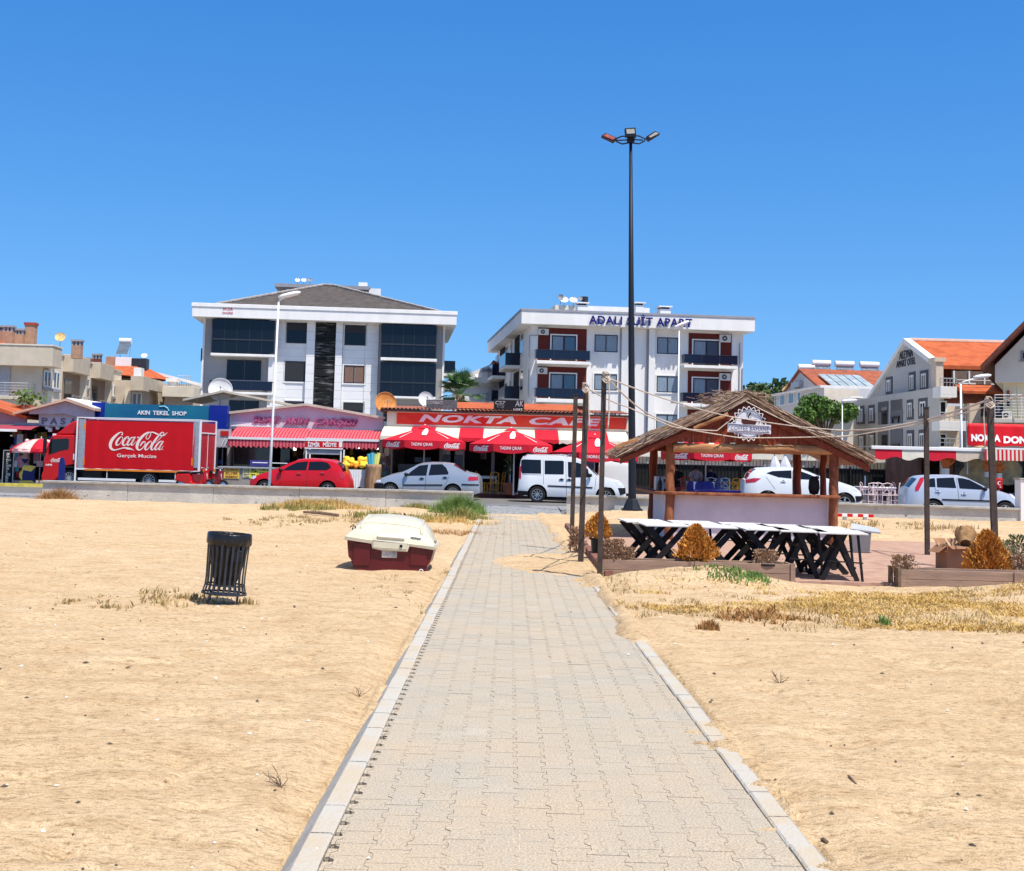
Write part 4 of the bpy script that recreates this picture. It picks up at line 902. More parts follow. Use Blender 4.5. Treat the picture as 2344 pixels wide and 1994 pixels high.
def acunit(t, x0, x1, z0, z1, y, dp=.35):
    a = bx('air_conditioner', pm('ac_casing', (.62,.60,.56), .5, .06, 6), t, x0, x1, y-dp, y-.02, z0, z1, bev=.02)
    r = min(z1-z0, x1-x0)*.36; cx = x0+(x1-x0)*.42; cz = (z0+z1)/2
    q = MB().lathe([(r*.15,.0),(r*.3,.012),(r,.012),(r,.0)], 20, (cx, y-dp-.003, cz), M=Matrix.Rotation(PI/2,4,'X')); q.build('fan_grille', pm('fan_dark', (.07,.07,.07), .6, .3, 30), a)
    MB().lathe([(r*.35,.0),(r*.3,.02),(.001,.02)], 12, (cx, y-dp-.018, cz), M=Matrix.Rotation(PI/2,4,'X')).build('fan_hub', MATS['ac_casing'], a)
def rail(t, x0, x1, y0, y1, z0, z1, mat=NAVYGL, name='balcony_railing'):
    q = MB(); q.box(x0, x1, y0, y0+.02, z0+.04, z1-.04)
    q.box(x0, x0+.02, y0+.02, y1, z0+.04, z1-.04); q.box(x1-.02, x1, y0+.02, y1, z0+.04, z1-.04)
    o = q.build(name, mat, t); r = MB(); r.box(x0-.02, x1+.02, y0-.02, y0+.04, z1-.04, z1)
    r.box(x0-.02, x0+.04, y0+.04, y1, z1-.04, z1); r.box(x1-.04, x1+.02, y0+.04, y1, z1-.04, z1)
    n = max(1, int((x1-x0)/1.2))
    for k in range(n+1): xx = x0+(x1-x0)*k/n; r.box(xx-.02, xx+.02, y0-.015, y0-.001, z0, z1-.04)
    r.build('handrail', DMET, o); return o
def dish(name, label, loc, r, rz, mat, tilt=50, parent=None, pole=.8):
    r *= .5 if parent is not None or r > .8 or r == .72 else 1
    t = thing(name, label, 'satellite dish', loc, rz) if parent is None else parent
    M = Matrix.Rotation(R(tilt), 4, 'X'); c = Vector((0,0,pole+r*.3))
    if parent is not None: c = Vector(loc)+Vector((0,0,pole*.6))
    prof = [(r*k/8, r*.28*(k/8)**2) for k in range(9)]; prof[0] = (.001, 0)
    MB().lathe(prof+[(r*1.0, r*.30),(r*.97, r*.32)], 26, c, M=M).build('reflector', mat, t, smooth=30, thick=.006)
    q = MB(); fp = c+M@Vector((0,0,r*.95)); q.tube([c+M@Vector((0,-r*.95,r*.27)), fp], r*.025, 5); q.tube([c+M@Vector((r*.6,0,r*.1)), fp], r*.018, 5); q.lathe([(.001,-.05),(.035,-.04),(.035,.05),(.001,.06)], 8, fp)
    b = c - Vector((0,0,pole*.6 if parent is not None else c.z)); q.tube([b, c+M@Vector((0,0,-.02))], .03, 6); q.build('feed_arm', GALV, t)
    return t
CLADM = None
def cladding():
    mt = pm('grey_tile_cladding', (.36,.35,.345), .6, .06, .8, .1, 20)
    return mt
# ---- left apartment block
f = solve(Z2(65,228), Z2(1965,292), 98)
t = fthing('apartment_building', 'four storey grey and white apartment block with dark glass balconies and dark tiled roof', 'building', f)
def b2(a, b, d): return f.box(Z2(*a), Z2(*b), d)
DW = 1.3; DEP = 15.
x0, x1, z0, z1 = b2((65,228),(1965,330),0); fz0 = b2((65,228),(66,328),0)[2]
WL, WR = f.loc(Z2(150,600), DW)[0], f.loc(Z2(1878,600), DW)[0]
bx('wall', cladding(), t, WL, WR, DW, DEP, -.2, fz0+.02)
bx('eave_fascia', WHITE, t, x0, x1, 0, DEP+1.3, fz0, z1-.28, bev=.02)
bx('eave_cap', WHITE, t, x0-.06, x1+.06, -.06, DEP+1.36, z1-.28, z1, bev=.02)
LAV = pm('white_cladding', (.76,.75,.745), .5, .03, 2)
def clad(a, b, d0, pr, rows=.62, mat=LAV, name='cladding_panel'):
    "white facade strip made of panels with joints"
    X0, X1, Z0, Z1_ = b2(a, b, d0); q = MB(); z = Z0; 
    while z < Z1_-.02:
        zt_ = min(z+rows, Z1_); q.box(X0, X1, d0-pr, d0-.003, z+.006, zt_-.006); z += rows
    return q.build(name, mat, t, bev=0)
def cladz(xa, xb, pr, ya=360):
    a = b2((xa,ya),(xb,ya+10),DW); q = MB(); z = .3
    while z < fz0-.02: zt_ = min(z+.62, fz0); q.box(a[0], a[1], DW-pr, DW-.003, z+.008, zt_-.004); z += .62
    return q.build('cladding_panel', LAV, t)
cladz(655,745,.06); cladz(745,890,.02); cladz(893,952,.30); cladz(1102,1150,.30); cladz(1153,1310,.02); cladz(1312,1408,.06)
# dark stone strip
STONE = pm('split_stone', (.012,.012,.014), .8, .5, 2.2, 1.0, 30, col2=(.30,.29,.28), st=(.35,1,3.0), lo=.53, hi=.72, det=9)
a = b2((957,366),(1100,380),DW); q = MB(); rs = random.Random(4); z = .3
while z < fz0-.05:
    h = rs.uniform(.10,.22); xx = a[0]
    while xx < a[1]-.05:
        w_ = min(rs.uniform(.4,1.0), a[1]-xx); q.box(xx, xx+w_-.01, DW-.10-rs.uniform(0,.07), DW-.005, z, z+h-.012); xx += w_
    z += h
q.build('stone_strip', STONE, t)
for a, b, kw in (((745,370),(890,525),{}),((732,648),(878,800),dict(sh=1)),((728,935),(870,1040),{}),((1162,388),(1308,540),{}),((1155,678),(1300,812),dict(pane=BRC,pane2=BRC)),((1150,945),(1290,1070),{})):
    sh = kw.pop('sh', 0); w_ = fwin(t, f, Z2, a, b, DW-.02, mull=1 if kw else 0, surround=.10, fw=.07, **kw)
    if sh or not kw:
        X0, X1, Z0, Z1_ = f.box(Z2(*a), Z2(*b), DW-.02); q = MB(); n = 16
        for k in range(n if sh else 6): q.box(X0+.07, X1-.07, DW-.075, DW-.05, Z1_-.08-(k+1)*.085, Z1_-.08-k*.085-.012)
        q.build('roller_shutter', pm('dark_shutter', (.035,.035,.04), .6, 0), w_)
# glass balconies
def gbal(a, b, sa, sb, n, slab_only=False):
    X0, X1, Z0, Z1_ = b2(a, b, .35); q = MB()
    q.box(X0, X1, .35, DW, Z0, Z1_); o = q.build('balcony_glazing', DGLASS, t)
    fr_ = MB(); zm = Z0+(Z1_-Z0)*.40
    fr_.box(X0-.03, X1+.03, .31, .345, zm-.05, zm+.05); fr_.box(X0-.03, X0+.03, .31, .345, Z0, Z1_)
    fr_.box(X1-.03, X1+.03, .31, .345, Z0, Z1_); 
    for k in range(1, n): xx = X0+(X1-X0)*k/n; fr_.box(xx-.012, xx+.012, .335, .347, Z0, Z1_)
    fr_.build('glazing_bar', pm('slate_frame', (.035,.04,.05), .4, 0), o)
    s0 = b2(sa, sb, .25); bx('balcony_slab', WHITE, t, s0[0], s0[1], .2, DW, s0[2], s0[3], bev=.02)
gbal((210,345),(650,598),(195,590),(655,622),5); gbal((1425,382),(1815,632),(1418,622),(1822,655),5); gbal((1418,657),(1810,905),(1412,898),(1812,925),5)
X0, X1, Z0, Z1_ = b2((185,865),(640,895),.25); bx('balcony_slab', WHITE, t, X0, X1, .2, DW, Z0, Z1_, bev=.02)
a = b2((190,785),(635,868),.25); rail(t, a[0], a[1], .25, DW, a[2], a[3])
fwin(t, f, Z2, (315,638), (555,790), DW, mull=1, fw=.07); fwin(t, f, Z2, (330,930), (540,1040), DW, mull=1, fw=.07); fwin(t, f, Z2, (1440,965), (1700,1060), DW, mull=2, fw=.07)
a = b2((620,640),(640,1000),DW); bx('corner_post', WHITE, t, a[0], a[1], .5, DW-.01, .3, fz0); a = b2((145,360),(160,380),DW); bx('corner_trim', WHITE, t, a[0], a[1], DW-.06, DW-.004, .3, fz0)
a = b2((1868,400),(1882,420),DW); bx('corner_trim', WHITE, t, a[0], a[1], DW-.06, DW-.004, .3, fz0)
# for sale lettering
a = b2((285,258),(357,285),0); text('SATILIK', 'sale_lettering', pm('faded_red', (.50,.10,.12), .7, 0), t, a[0], a[1], a[2], a[3], -.01, .01, .02)
a = b2((282,290),(355,312),0); text('DAİRE', 'sale_lettering', MATS['faded_red'], t, a[0], a[1], a[2], a[3], -.01, .01, .02)
# roof
DT = pm('dark_roof_tiles', (.10,.085,.08), .85, .3, 2.0, .6, 8, col2=(.15,.13,.12))
ze = z1+.01; ap = f.loc(Z2(1040,106), 8.2); ex0, ex1 = f.loc(Z2(235,228), .9)[0], f.loc(Z2(1840,290), .9)[0]; eb = DEP+.6
rw_ = MB(); n = 34
rdg0, rdg1 = ap[0]-.4, ap[0]+.4
def course(P0, P1, Q0, Q1, n):
    for k in range(n):
        a0 = [P0[i]+(Q0[i]-P0[i])*k/n for i in range(3)]; a1 = [P1[i]+(Q1[i]-P1[i])*k/n for i in range(3)]
        b0 = [P0[i]+(Q0[i]-P0[i])*(k+1)/n for i in range(3)]; b1 = [P1[i]+(Q1[i]-P1[i])*(k+1)/n for i in range(3)]
        b0[2] -= .045; b1[2] -= .045; rw_.add([a0,a1,b1,b0],[(0,1,2,3)]); b0b = list(b0); b1b = list(b1); b0b[2] += .045; b1b[2] += .045; rw_.add([b0,b1,b1b,b0b],[(0,1,2,3)])
A = (ex0,.9,ze); B = (ex1,.9,ze); Cc = (ex1,eb,ze); Dd = (ex0,eb,ze); P = (rdg0,8.2,ap[1]); Q = (rdg1,8.2,ap[1])
course(A,B,P,Q,22); course(B,Cc,Q,Q,22); course(Dd,A,P,P,22); course(Cc,Dd,Q,P,22)
rf = rw_.build('roof', DT, t); q = MB()
for a_, b_ in ((A,P),(B,Q),(P,Q)): q.tube([Vector(a_).lerp(Vector(b_),k/20)+Vector((0,0,.05+.02*(k%2))) for k in range(21)], .09, 6)
q.build('ridge_tiles', pm('ridge_tile', (.34,.31,.29), .85, .2, 4), rf)
a = b2((660,92),(1335,172),13); pent = bx('penthouse', MIDGREY, t, a[0]+.5, a[1]-.3, 13, 16, z1, a[3]-.3); bx('penthouse_roof', GREY, pent, a[0], a[1]+.1, 12.6, 16.6, a[3]-.3, a[3])
a = b2((1260,80),(1322,100),12.8); bx('chimney', WHITE, t, a[0], a[1], 13, 14, a[2]-2, a[3]); a = b2((1335,125),(1418,165),12.5); bx('chimney', WHITE, t, a[0], a[1], 12.6, 13.6, z1, a[3]); 
for k, xx in enumerate((820,865,910)):
    p = f.loc(Z2(xx,96), 13.5); dish('satellite_dish', '', (p[0], 13.5, p[1]-.1), .42, 0, WHITE if k != 2 else pm('grey_dish', (.25,.25,.27), .5, 0), 55, parent=t, pole=.7)
# side balconies that peep past the right corner
for ya, yb in ((610,700),(880,925)):
    a = side(f, Z2(1890,ya), WR); b = side(f, Z2(1890,yb), WR); yy = 3.; bx('side_balcony', DGLASS, t, WR+.001, WR+.9, yy, yy+3, b[1], a[1]); bx('balcony_slab', WHITE, t, WR+.001, WR+1.0, yy-.1, yy+3.1, b[1]-.2, b[1]-.01)
bx('side_balcony', DGLASS, t, WL-.5, WL-.001, 3, 6, b2((130,545),(140,640),DW)[2], b2((130,545),(140,640),DW)[3])
# ---- right apartment block
f = solve(Z4(398,195), Z4(1980,252), 100)
t = fthing('apartment_building', 'white apartment block with dark red balcony bays and blue lettering on its fascia', 'building', f)
def b4(a, b, d): return f.box(Z4(*a), Z4(*b), d)
x0, x1 = f.loc(Z4(398,195))[0], f.loc(Z4(1980,252))[0]; z1 = f.loc(Z4(398,195))[1]; fz0 = f.loc(Z4(398,298))[1]; DEP = side(f, Z4(168,432), x0)[0]; DW = 1.1
WL, WR = x0+.9, f.loc(Z4(1897,700), DW)[0]
WHB = pm('warm_white_render', (.77,.75,.725), .8, .07, .7, .1, 30, st=(1,1,.2), det=8)
bx('wall', WHB, t, WL, WR, DW, DEP-.9, -.2, fz0+.02); bx('eave_fascia', WHB, t, x0, x1, 0, DEP, fz0, z1-.18, bev=.015); bx('eave_cap', GREY, t, x0-.05, x1+.05, -.05, DEP+.05, z1-.18, z1, bev=.01)
a = b4((852,228),(1550,302),0); NAVY = pm('navy_letters', (.012,.012,.16), .4, 0)
zb_ = f.loc(Z4(852,302))[1]; zt_ = zb_+.86
text('ADALI SUİT APART', 'building_lettering', NAVY, t, f.loc(Z4(852,302))[0], f.loc(Z4(1550,322))[0], zb_, zt_, -.08, .12, .022, sp=1.12)
DRED = pm('dark_red_render', (.13,.022,.016), .8, .1, 3)
AC = [((512,332),(582,375)),((505,595),(572,640)),((500,852),(565,892)),((1745,372),(1818,425)),((1742,635),(1815,685))]
def bay(ra, rb, door, rl, sl, py=.0):
    a = b4(ra, rb, DW); bx('balcony_bay', DRED, t, a[0], a[1], DW-.03, DW-.002, a[2], a[3])
    if door: 
        X0, X1, Z0, Z1_ = b4(door[0], door[1], DW-.03)
        w_ = window(t, X0+.1, X1-.1, Z0, Z1_-.1, DW-.03, mull=1, frame=FRD, pane=CURT, pane2=pm('blue_glass', (.05,.085,.13), .06, 0, spec=.8), fw=.09, name='balcony_door', sill=False)
        q = MB(); q.box(X0, X0+.098, DW-.10, DW-.031, Z0, Z1_); q.box(X1-.098, X1, DW-.10, DW-.031, Z0, Z1_); q.box(X0+.1, X1-.1, DW-.10, DW-.031, Z1_-.098, Z1_); q.build('door_surround', WHITE, w_)
    if sl: a = b4(sl[0], sl[1], 0.02); bx('balcony_slab', WHITE, t, a[0], a[1], 0.0, DW-.002, a[2], a[3], bev=.02)
    if rl: a = b4(rl[0], rl[1], .05); rail(t, a[0], a[1], .05, DW-.1, a[2], a[3], NAVYGL)
bay((510,325),(835,556), ((592,368),(772,552)), ((497,472),(858,550)), ((500,548),(862,580)))
bay((506,588),(833,812), ((583,628),(770,812)), ((494,733),(850,808)), ((495,805),(855,840)))
bay((502,850),(820,1060), ((580,885),(760,1050)), None, None)
bay((1530,362),(1820,582), ((1553,402),(1742,584)), ((1502,505),(1860,580)), ((1498,578),(1862,608)))
bay((1525,618),(1817,845), ((1550,658),(1740,845)), ((1492,765),(1855,840)), ((1490,838),(1850,870)))
bay((1522,880),(1812,1060), ((1548,905),(1735,1060)), None, None)
for a, b in AC: c = b4(a, b, DW-.4); acunit(t, c[0], c[1], c[2], c[3], DW-.03)
for a, b in (((892,372),(1047,495)),((890,638),(1042,754)),((1316,390),(1459,508)),((1313,652),(1457,768)),((888,900),(1036,1010)),((1310,912),(1457,1020))):
    fwin(t, f, Z4, a, b, DW-.002, mull=1, frame=FRD, pane=CURT, pane2=CURT if a[0] > 1200 else MATS['white_curtain'], fw=.07, surround=.10)
for xx in (1067, 1245): a = b4((xx,340),(xx+10,350),DW); bx('facade_rib', GREY, t, a[0], a[0]+.12, DW-.14, DW-.003, .2, fz0)
a = b4((1250,340),(1300,350),DW); bx('facade_panel', WHB, t, a[0]+.1, a[1], DW-.35, DW-.003, .2, fz0-.002); a = b4((1075,340),(1120,350),DW); bx('facade_panel', WHB, t, a[0], a[1], DW-.25, DW-.003, .2, fz0-.002)
for px, ya, yb in ((450,378,950),(1875,430,850),(1893,600,900)):
    a = b4((px,ya),(px+6,yb),DW); MB().tube([((a[0]),DW-.06,a[2]),((a[0]),DW-.06,a[3])], .04, 6).build('downpipe', GREY, t)
MB().box(f.loc(Z4(450,378),DW)[0], f.loc(Z4(505,378),DW)[0], DW-.07, DW-.01, f.loc(Z4(450,380),DW)[1], f.loc(Z4(450,380),DW)[1]+.05).build('downpipe', GREY, t)
# left flank
for pa, pb, m_ in (((395,370),(412,505),0),((393,615),(410,755),0),((323,440),(334,520),0),((292,455),(304,540),0),((318,680),(330,760),0),((222,520),(235,600),0),((218,730),(230,810),0),((288,700),(300,770),0)):
    (ya, za), (yb, zb) = side(f, Z4(*pa), WL), side(f, Z4(*pb), WL); ya, yb = sorted((ya, yb)); q = MB(); q.box(WL-.05, WL-.002, ya, yb, min(za,zb), max(za,zb)); w_ = q.build('window', FRW, t)
    bx('pane', DGLASS, w_, WL-.06, WL-.049, ya+.15, yb-.15, min(za,zb)+.12, max(za,zb)-.12)
for pa, pb in (((352,400),(380,585)),((252,480),(283,655)),((345,638),(375,810)),((248,695),(278,830))):
    (ya, za), (yb, zb) = side(f, Z4(*pa), WL), side(f, Z4(*pb), WL); ya, yb = sorted((ya, yb)); bx('balcony_door', DARK, t, WL-.03, WL-.002, ya, yb, min(za,zb), max(za,zb))  # flat dark sheet, the shade of the balcony recess put into its colour
    zl = min(za,zb); bx('balcony_slab', WHITE, t, WL-1.2, WL-.002, ya-.6, yb+.8, zl-.28, zl, bev=.02)
    q = MB().box(WL-1.2, WL-1.18, ya-.6, yb+.8, zl, zl+1.0).box(WL-1.18, WL, ya-.6, ya-.58, zl, zl+1.).box(WL-1.18, WL, yb+.78, yb+.8, zl, zl+1.); q.build('balcony_railing', NAVYGL, t)
for xx in (425, 335): yy = side(f, Z4(xx-5,600), WL)[0] if xx < 400 else 1.9; bx('corner_rib', WHITE, t, WL-.1, WL-.003, yy, yy+.3, .2, fz0)
# roof clutter
zr = z1
def roofbox(name, a, b, d, dp=1.2, mat=WHITE, cap=0):
    c = b4(a, b, d); o = bx(name, mat, t, c[0], c[1], d, d+dp, zr-.01, c[3]); 
    if cap: bx('chimney_cap', WHITE, o, c[0]-.12, c[1]+.12, d-.12, d+dp+.12, c[3]+.14, c[3]+.24); bx('chimney_throat', DARK, o, c[0]+.1, c[1]-.1, d+.1, d+dp-.1, c[3]+.001, c[3]+.139)
roofbox('parapet', (845,178),(1265,205),14,3); roofbox('chimney', (778,172),(845,200),9,1.2,cap=1); roofbox('chimney', (1172,172),(1228,200),10,1.2,cap=1); roofbox('chimney', (1338,198),(1408,220),5,1.4,cap=1); roofbox('penthouse', (625,172),(775,195),15,4,CREAM)
for (xx, yy, r_, mt, tl) in ((662,120,.5,pm('grey_dish',(.2,.2,.2),.5,0),80),(685,140,.75,WHITE,50),(748,142,.7,WHITE,50),(795,130,.4,pm('grey_dish',(.2,.2,.2),.5,0),60)):
    p = f.loc(Z4(xx,yy), 15.); dish('satellite_dish', '', (p[0], 15., p[1]-.6), r_, 0, mt, tl, parent=t, pole=1.0)
q = MB(); p = f.loc(Z4(790,160), 15.)
q.lathe([(.001,0),(.3,.0),(.3,.7),(.001,.75)], 12, (p[0]+.5, 15.3, p[1]-.1)); q.build('water_tank', DMET, t)
# ---- terraced block at the left
f = Fr(Z1(352,600), 92, R(3.5), 0)
t = fthing('terraced_houses', 'long beige terraced block receding behind the shops at left, with tall brick chimneys', 'building', f)
def s1(x, y, xw=0.): return side(f, Z1(x, y), xw)
ztop = f.loc(Z1(352,345))[1]; zpar = f.loc(Z1(352,515))[1]; yb = s1(1020,560)[0]; xl = -22.
bx('wall', TAUPE, t, xl, 0, 0, yb, -.2, zpar+.01); 
bx('parapet', TAUPE, t, xl-.1, .9, -.9, 1.4, zpar, ztop, bev=.02); bx('coping', CREAM, t, xl, .95, -.95, 1.45, ztop, ztop+.09)
bx('upper_wall', CREAM, t, -.02, 0.02+.02, 1.41, yb, zpar-2.6, ztop-.3); bx('flat_roof', TAUPE, t, xl, -.03, 1.41, yb, zpar+.02, ztop-.35)
bx('coping', TAUPE, t, -.2, .14, 1.46, yb, ztop-.3, ztop-.18)
za = f.loc(Z1(60,655))[1]; zsl = f.loc(Z1(60,765))[1]
bx('balcony_slab', TAUPE, t, xl, -.4, -1.5, -.002, zsl-.22, zsl, bev=.02); bx('balcony_front', TAUPE, t, xl, -.5, -1.3, -.9, zsl-1.2, zsl-.221)
GR = pm('grey_awning', (.33,.34,.38), .7, .06, 2)
a = f.box(Z1(0,520), Z1(75,760), -.1); bx('sun_blind', GR, t, a[0], a[1], -.12, -.02, zsl, zpar-.02)
def mrail(t, x0, x1, y, z0, z1, n=5, ax='x', posts=4, name='balcony_railing', mat=GALV, r=.03):
    q = MB()
    for k in range(n): z = z0+(z1-z0)*(k+1)/n; q.tube([(x0,y,z),(x1,y,z)] if ax == 'x' else [(y,x0,z),(y,x1,z)], r if k == n-1 else r*.6, 5)
    for k in range(posts+1): p = x0+(x1-x0)*k/posts; q.tube([(p,y,z0),(p,y,z1)] if ax == 'x' else [(y,p,z0),(y,p,z1)], r*.8, 5)
    return q.build(name, mat, t)
mrail(t, xl, -.45, -1.45, zsl, za, 5, 'x', 14); mrail(t, -1.45, -.0, -.45, zsl, za, 5, 'y', 1)
# bays, windows and balconies of the long flank (facing right)
def swin(a, b, name='window', fr_=FRW, pn=DGLASS, mull=1, xo=.04):
    (ya, z_a), (yb_, z_b) = s1(*a), s1(*b); zlo, zhi = sorted((z_a, z_b)); q = MB(); fw = .09
    q.box(xo, xo+.05, ya, yb_, zhi-fw, zhi); q.box(xo, xo+.05, ya, yb_, zlo, zlo+fw); q.box(xo, xo+.05, ya, ya+fw*1.6, zlo+fw, zhi-fw); q.box(xo, xo+.05, yb_-fw*1.6, yb_, zlo+fw, zhi-fw)
    if mull: q.box(xo, xo+.05, (ya+yb_)/2-.1, (ya+yb_)/2+.1, zlo+fw, zhi-fw)
    w_ = q.build(name, fr_, t); bx('pane', pn, w_, xo+.005, xo+.02, ya+.05, yb_-.05, zlo+.05, zhi-.05); bx('sill', GREY, w_, xo, xo+.14, ya-.1, yb_+.1, zlo-.22, zlo-.03); return w_
swin((365,540),(415,690)); swin((445,550),(490,705)); swin((700,605),(742,690)); swin((905,655),(938,760)); swin((950,665),(990,770))
for (xa, xb, yt, ym, yl) in ((520,668,470,575,780),(760,880,560,640,800)):
    ya, y2 = s1(xa,600)[0], s1(xb,600)[0]; bx('parapet', TAUPE, t, .041, .75, ya, y2, zpar, ztop-.12, bev=.02)
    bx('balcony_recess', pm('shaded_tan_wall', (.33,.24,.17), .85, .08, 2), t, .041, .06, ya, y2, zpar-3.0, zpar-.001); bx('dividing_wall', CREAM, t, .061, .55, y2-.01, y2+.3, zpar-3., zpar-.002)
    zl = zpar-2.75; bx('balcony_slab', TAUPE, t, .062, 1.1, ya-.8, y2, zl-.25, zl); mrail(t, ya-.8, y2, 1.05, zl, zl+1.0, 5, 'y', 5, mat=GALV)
    bx('balcony_door', DGLASS, t, .061, .09, ya+.5, (ya+y2)/2, zl, zl+2.2)
bx('wood_screen', pm('orange_wood', (.45,.17,.06), .6, .2, 3), t, .7, .76, s1(800,780)[0], s1(925,790)[0], zpar-3.1, zpar-2.3)
def chim(x0_, x1_, y0_, y1_, d, mat, cap=GREY, ycap=.35, open_=True):
    c = f.box(Z1(x0_, y0_), Z1(x1_, y1_), d); w_ = c[1]-c[0]; o = bx('chimney', mat, t, c[0]+.06, c[1]-.06, d, d+w_*.9, ztop-.6, c[3]-.42 if open_ else c[3]-.2)
    if open_:
        q = MB()
        for xx in (c[0]+.06, c[1]-.2, (c[0]+c[1])/2-.07): q.box(xx, xx+.14, d+.02, d+.16, c[3]-.419, c[3]-.13); q.box(xx, xx+.14, d+w_*.9-.16, d+w_*.9-.02, c[3]-.419, c[3]-.13)
        q.box(c[0], c[1], d-.06, d+w_*.9+.06, c[3]-.129, c[3]); q.build('chimney_cap', cap, o)
    else: bx('chimney_cap', cap, o, c[0], c[1], d-.06, d+w_*.9+.06, c[3]-.199, c[3])
BRK = pm('chimney_brick', (.40,.24,.16), .85, .15, 3, .3, 20); BRD = pm('dark_red_brick', (.14,.04,.035), .85, .2, 3)
chim(-10,18,165,340,6,BRK); chim(20,105,163,340,4,BRK); chim(118,196,190,340,4.5,BRK); chim(203,290,138,340,5,BRK,pm('red_cap',(.32,.06,.04),.8,.1),open_=False); chim(595,680,282,465,2,BRK); chim(770,845,400,500,14,BRD); chim(724,768,432,490,16,BRD); chim(672,692,415,460,18,BRD)
q = MB(); a = f.box(Z1(-5,300), Z1(95,345), 3); q.prism([(a[0]-4,a[2]),(a[1],a[2]),(a[1]-.8,a[3]),(a[0]-4,a[3]+.3)], 2, 6); q.build('roof', TILE, t)
p = f.loc(Z1(500,365), 1.8); d_ = at(Z1(500,412), 92+1.8); 
dish('satellite_dish', 'yellowed satellite dish on the parapet of the beige terraced block', (d_.x, d_.y, ztop-.2), .72, R(10), pm('yellowed_dish', (.62,.42,.18), .6, .15, 3), 62, pole=.9)
# second and third beige blocks further right
f = Fr(Z1(1210,650), 112, R(3), 0)
t = fthing('beige_house', 'beige corner house with deep balcony parapet between the terraced block and the grey tower', 'building', f)
def q1(a, b, d=0.): return f.box(Z1(*a), Z1(*b), d)
c = q1((1030,595),(1210,900)); a = q1((1105,590),(1212,715)); bx('wall', TAUPE, t, c[0]-4, -.6, 1.4, 14, -.2, a[3]-.3); bx('parapet', TAUPE, t, a[0], .0, -.2, 2.2, a[2], a[3], bev=.02)
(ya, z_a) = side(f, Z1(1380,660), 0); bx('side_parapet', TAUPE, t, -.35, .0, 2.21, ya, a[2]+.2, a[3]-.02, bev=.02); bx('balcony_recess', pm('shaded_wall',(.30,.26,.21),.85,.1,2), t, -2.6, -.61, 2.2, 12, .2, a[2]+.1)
a2 = q1((1160,730),(1190,830), 1.3); window(t, a2[0]-.5, a2[1], a2[2]-.5, a2[3], 1.39, mull=1, frame=FRW, pane=CURT, fw=.1)
a2 = q1((1060,715),(1105,830),1.3); bx('pilaster', CREAM, t, a2[0], a2[1], .9, 1.39, -.1, a2[3])
q = MB(); a2 = q1((870,495),(1295,570),6); zr_ = a2[2]; q.prism([(4,zr_-.3),(17,zr_-.3),(10.5,zr_+1.1)], a2[0]-1, a2[1]-2.2, 'x'); q.add([(a2[1]-2.2,4,zr_-.3),(a2[1]-2.2,17,zr_-.3),(a2[1]-2.2,10.5,zr_+1.1),(a2[1]+.6,10.5,zr_-.3)],[(0,3,2),(3,1,2),(0,1,3)]); q.build('roof', TILE, t)
for (xa, xb, ya_, yb_, mt) in ((892,968,425,560,BRK),(1125,1185,520,585,WHITE),(1105,1230,440,520,DMET),(968,1105,432,500,WHITE)):
    a2 = q1((xa,ya_),(xb,yb_),9 if xa != 1125 else 2); bx('chimney', mt, t, a2[0], a2[1], 9 if xa != 1125 else 2, 10.2 if xa != 1125 else 3.2, a2[2]-1.5, a2[3], bev=.02)
def solar(parent, x, y, z, w_=2.0, rz=0, name='solar_heater', label='', loc=None):
    q = MB(); q.grid([[(x-w_/2,y,z+.1),(x-w_/2,y+1.3,z+1.2)],[(x+w_/2,y,z+.1),(x+w_/2,y+1.3,z+1.2)]]); o = q.build('solar_panel', pm('solar_panel', (.10,.13,.17), .15, .2, 2, spec=.9), parent, thick=.08)
    MB().tube([(x-w_*.55,y+1.35,z+1.35),(x+w_*.55,y+1.35,z+1.35)], .26, 12).build('water_tank', WMET, o, smooth=40)
    l = MB()
    for xx in (x-w_*.45, x+w_*.45): l.bar((xx,y+1.35,z-.4),(xx,y+1.35,z+1.2),.05); l.bar((xx,y,z-.2),(xx,y,z+.1),.05)
    l.build('stand', GALV, o)
a2 = q1((955,345),(1090,440),9.5); solar(t, (a2[0]+a2[1])/2, 9.5, a2[2]+.3, a2[1]-a2[0]-.5)
dd = f.loc(Z1(1215,420), 10); dish('x', '', (dd[0],10,dd[1]-.5), .55, 0, WHITE, 55, parent=t, pole=.8)
f = Fr(Z1(1620,740), 118, R(3), 0)
t = fthing('beige_house', 'low beige house with long plain parapet just left of the grey tower', 'building', f)
a = f.box(Z1(1375,675), Z1(1620,770)); bx('wall', TAUPE, t, a[0], 0, .8, 14, -.2, a[3]-.4); bx('parapet', CREAM, t, a[0]-.1, .1, 0, 3, a[2], a[3], bev=.02)
a = f.box(Z1(1410,610), Z1(1470,680), 3); o = bx('chimney', WHITE, t, a[0], a[1], 3.1, 4.6, a[2]-1, a[3]-.3); bx('chimney_cap', WHITE, o, a[0]-.15, a[1]+.15, 2.95, 4.75, a[3]-.3, a[3])
a = f.box(Z1(1285,570), Z1(1700,620), 6); q = MB(); q.prism([(a[0],a[3]),(a[0],a[3]+.2),(a[1]+.4,a[3]-.9),(a[1]+.4,a[3]-1.2)], 5, 11); q.build('roof', WHITE, t)
bx('rear_wall', CREAM, t, -16, 7, 12, 13, 0, a[2]-.2); bx('shaded_wall', pm('brown_wall', (.10,.07,.06), .8, .1), t, a[0]+.4, a[1], 6, 10, 0, a[3]-1.25); a = f.box(Z1(1490,560), Z1(1600,690), 5); mrail(t, a[0], a[1], 5.2, a[2], a[3]-.3, 4, 'x', 6)
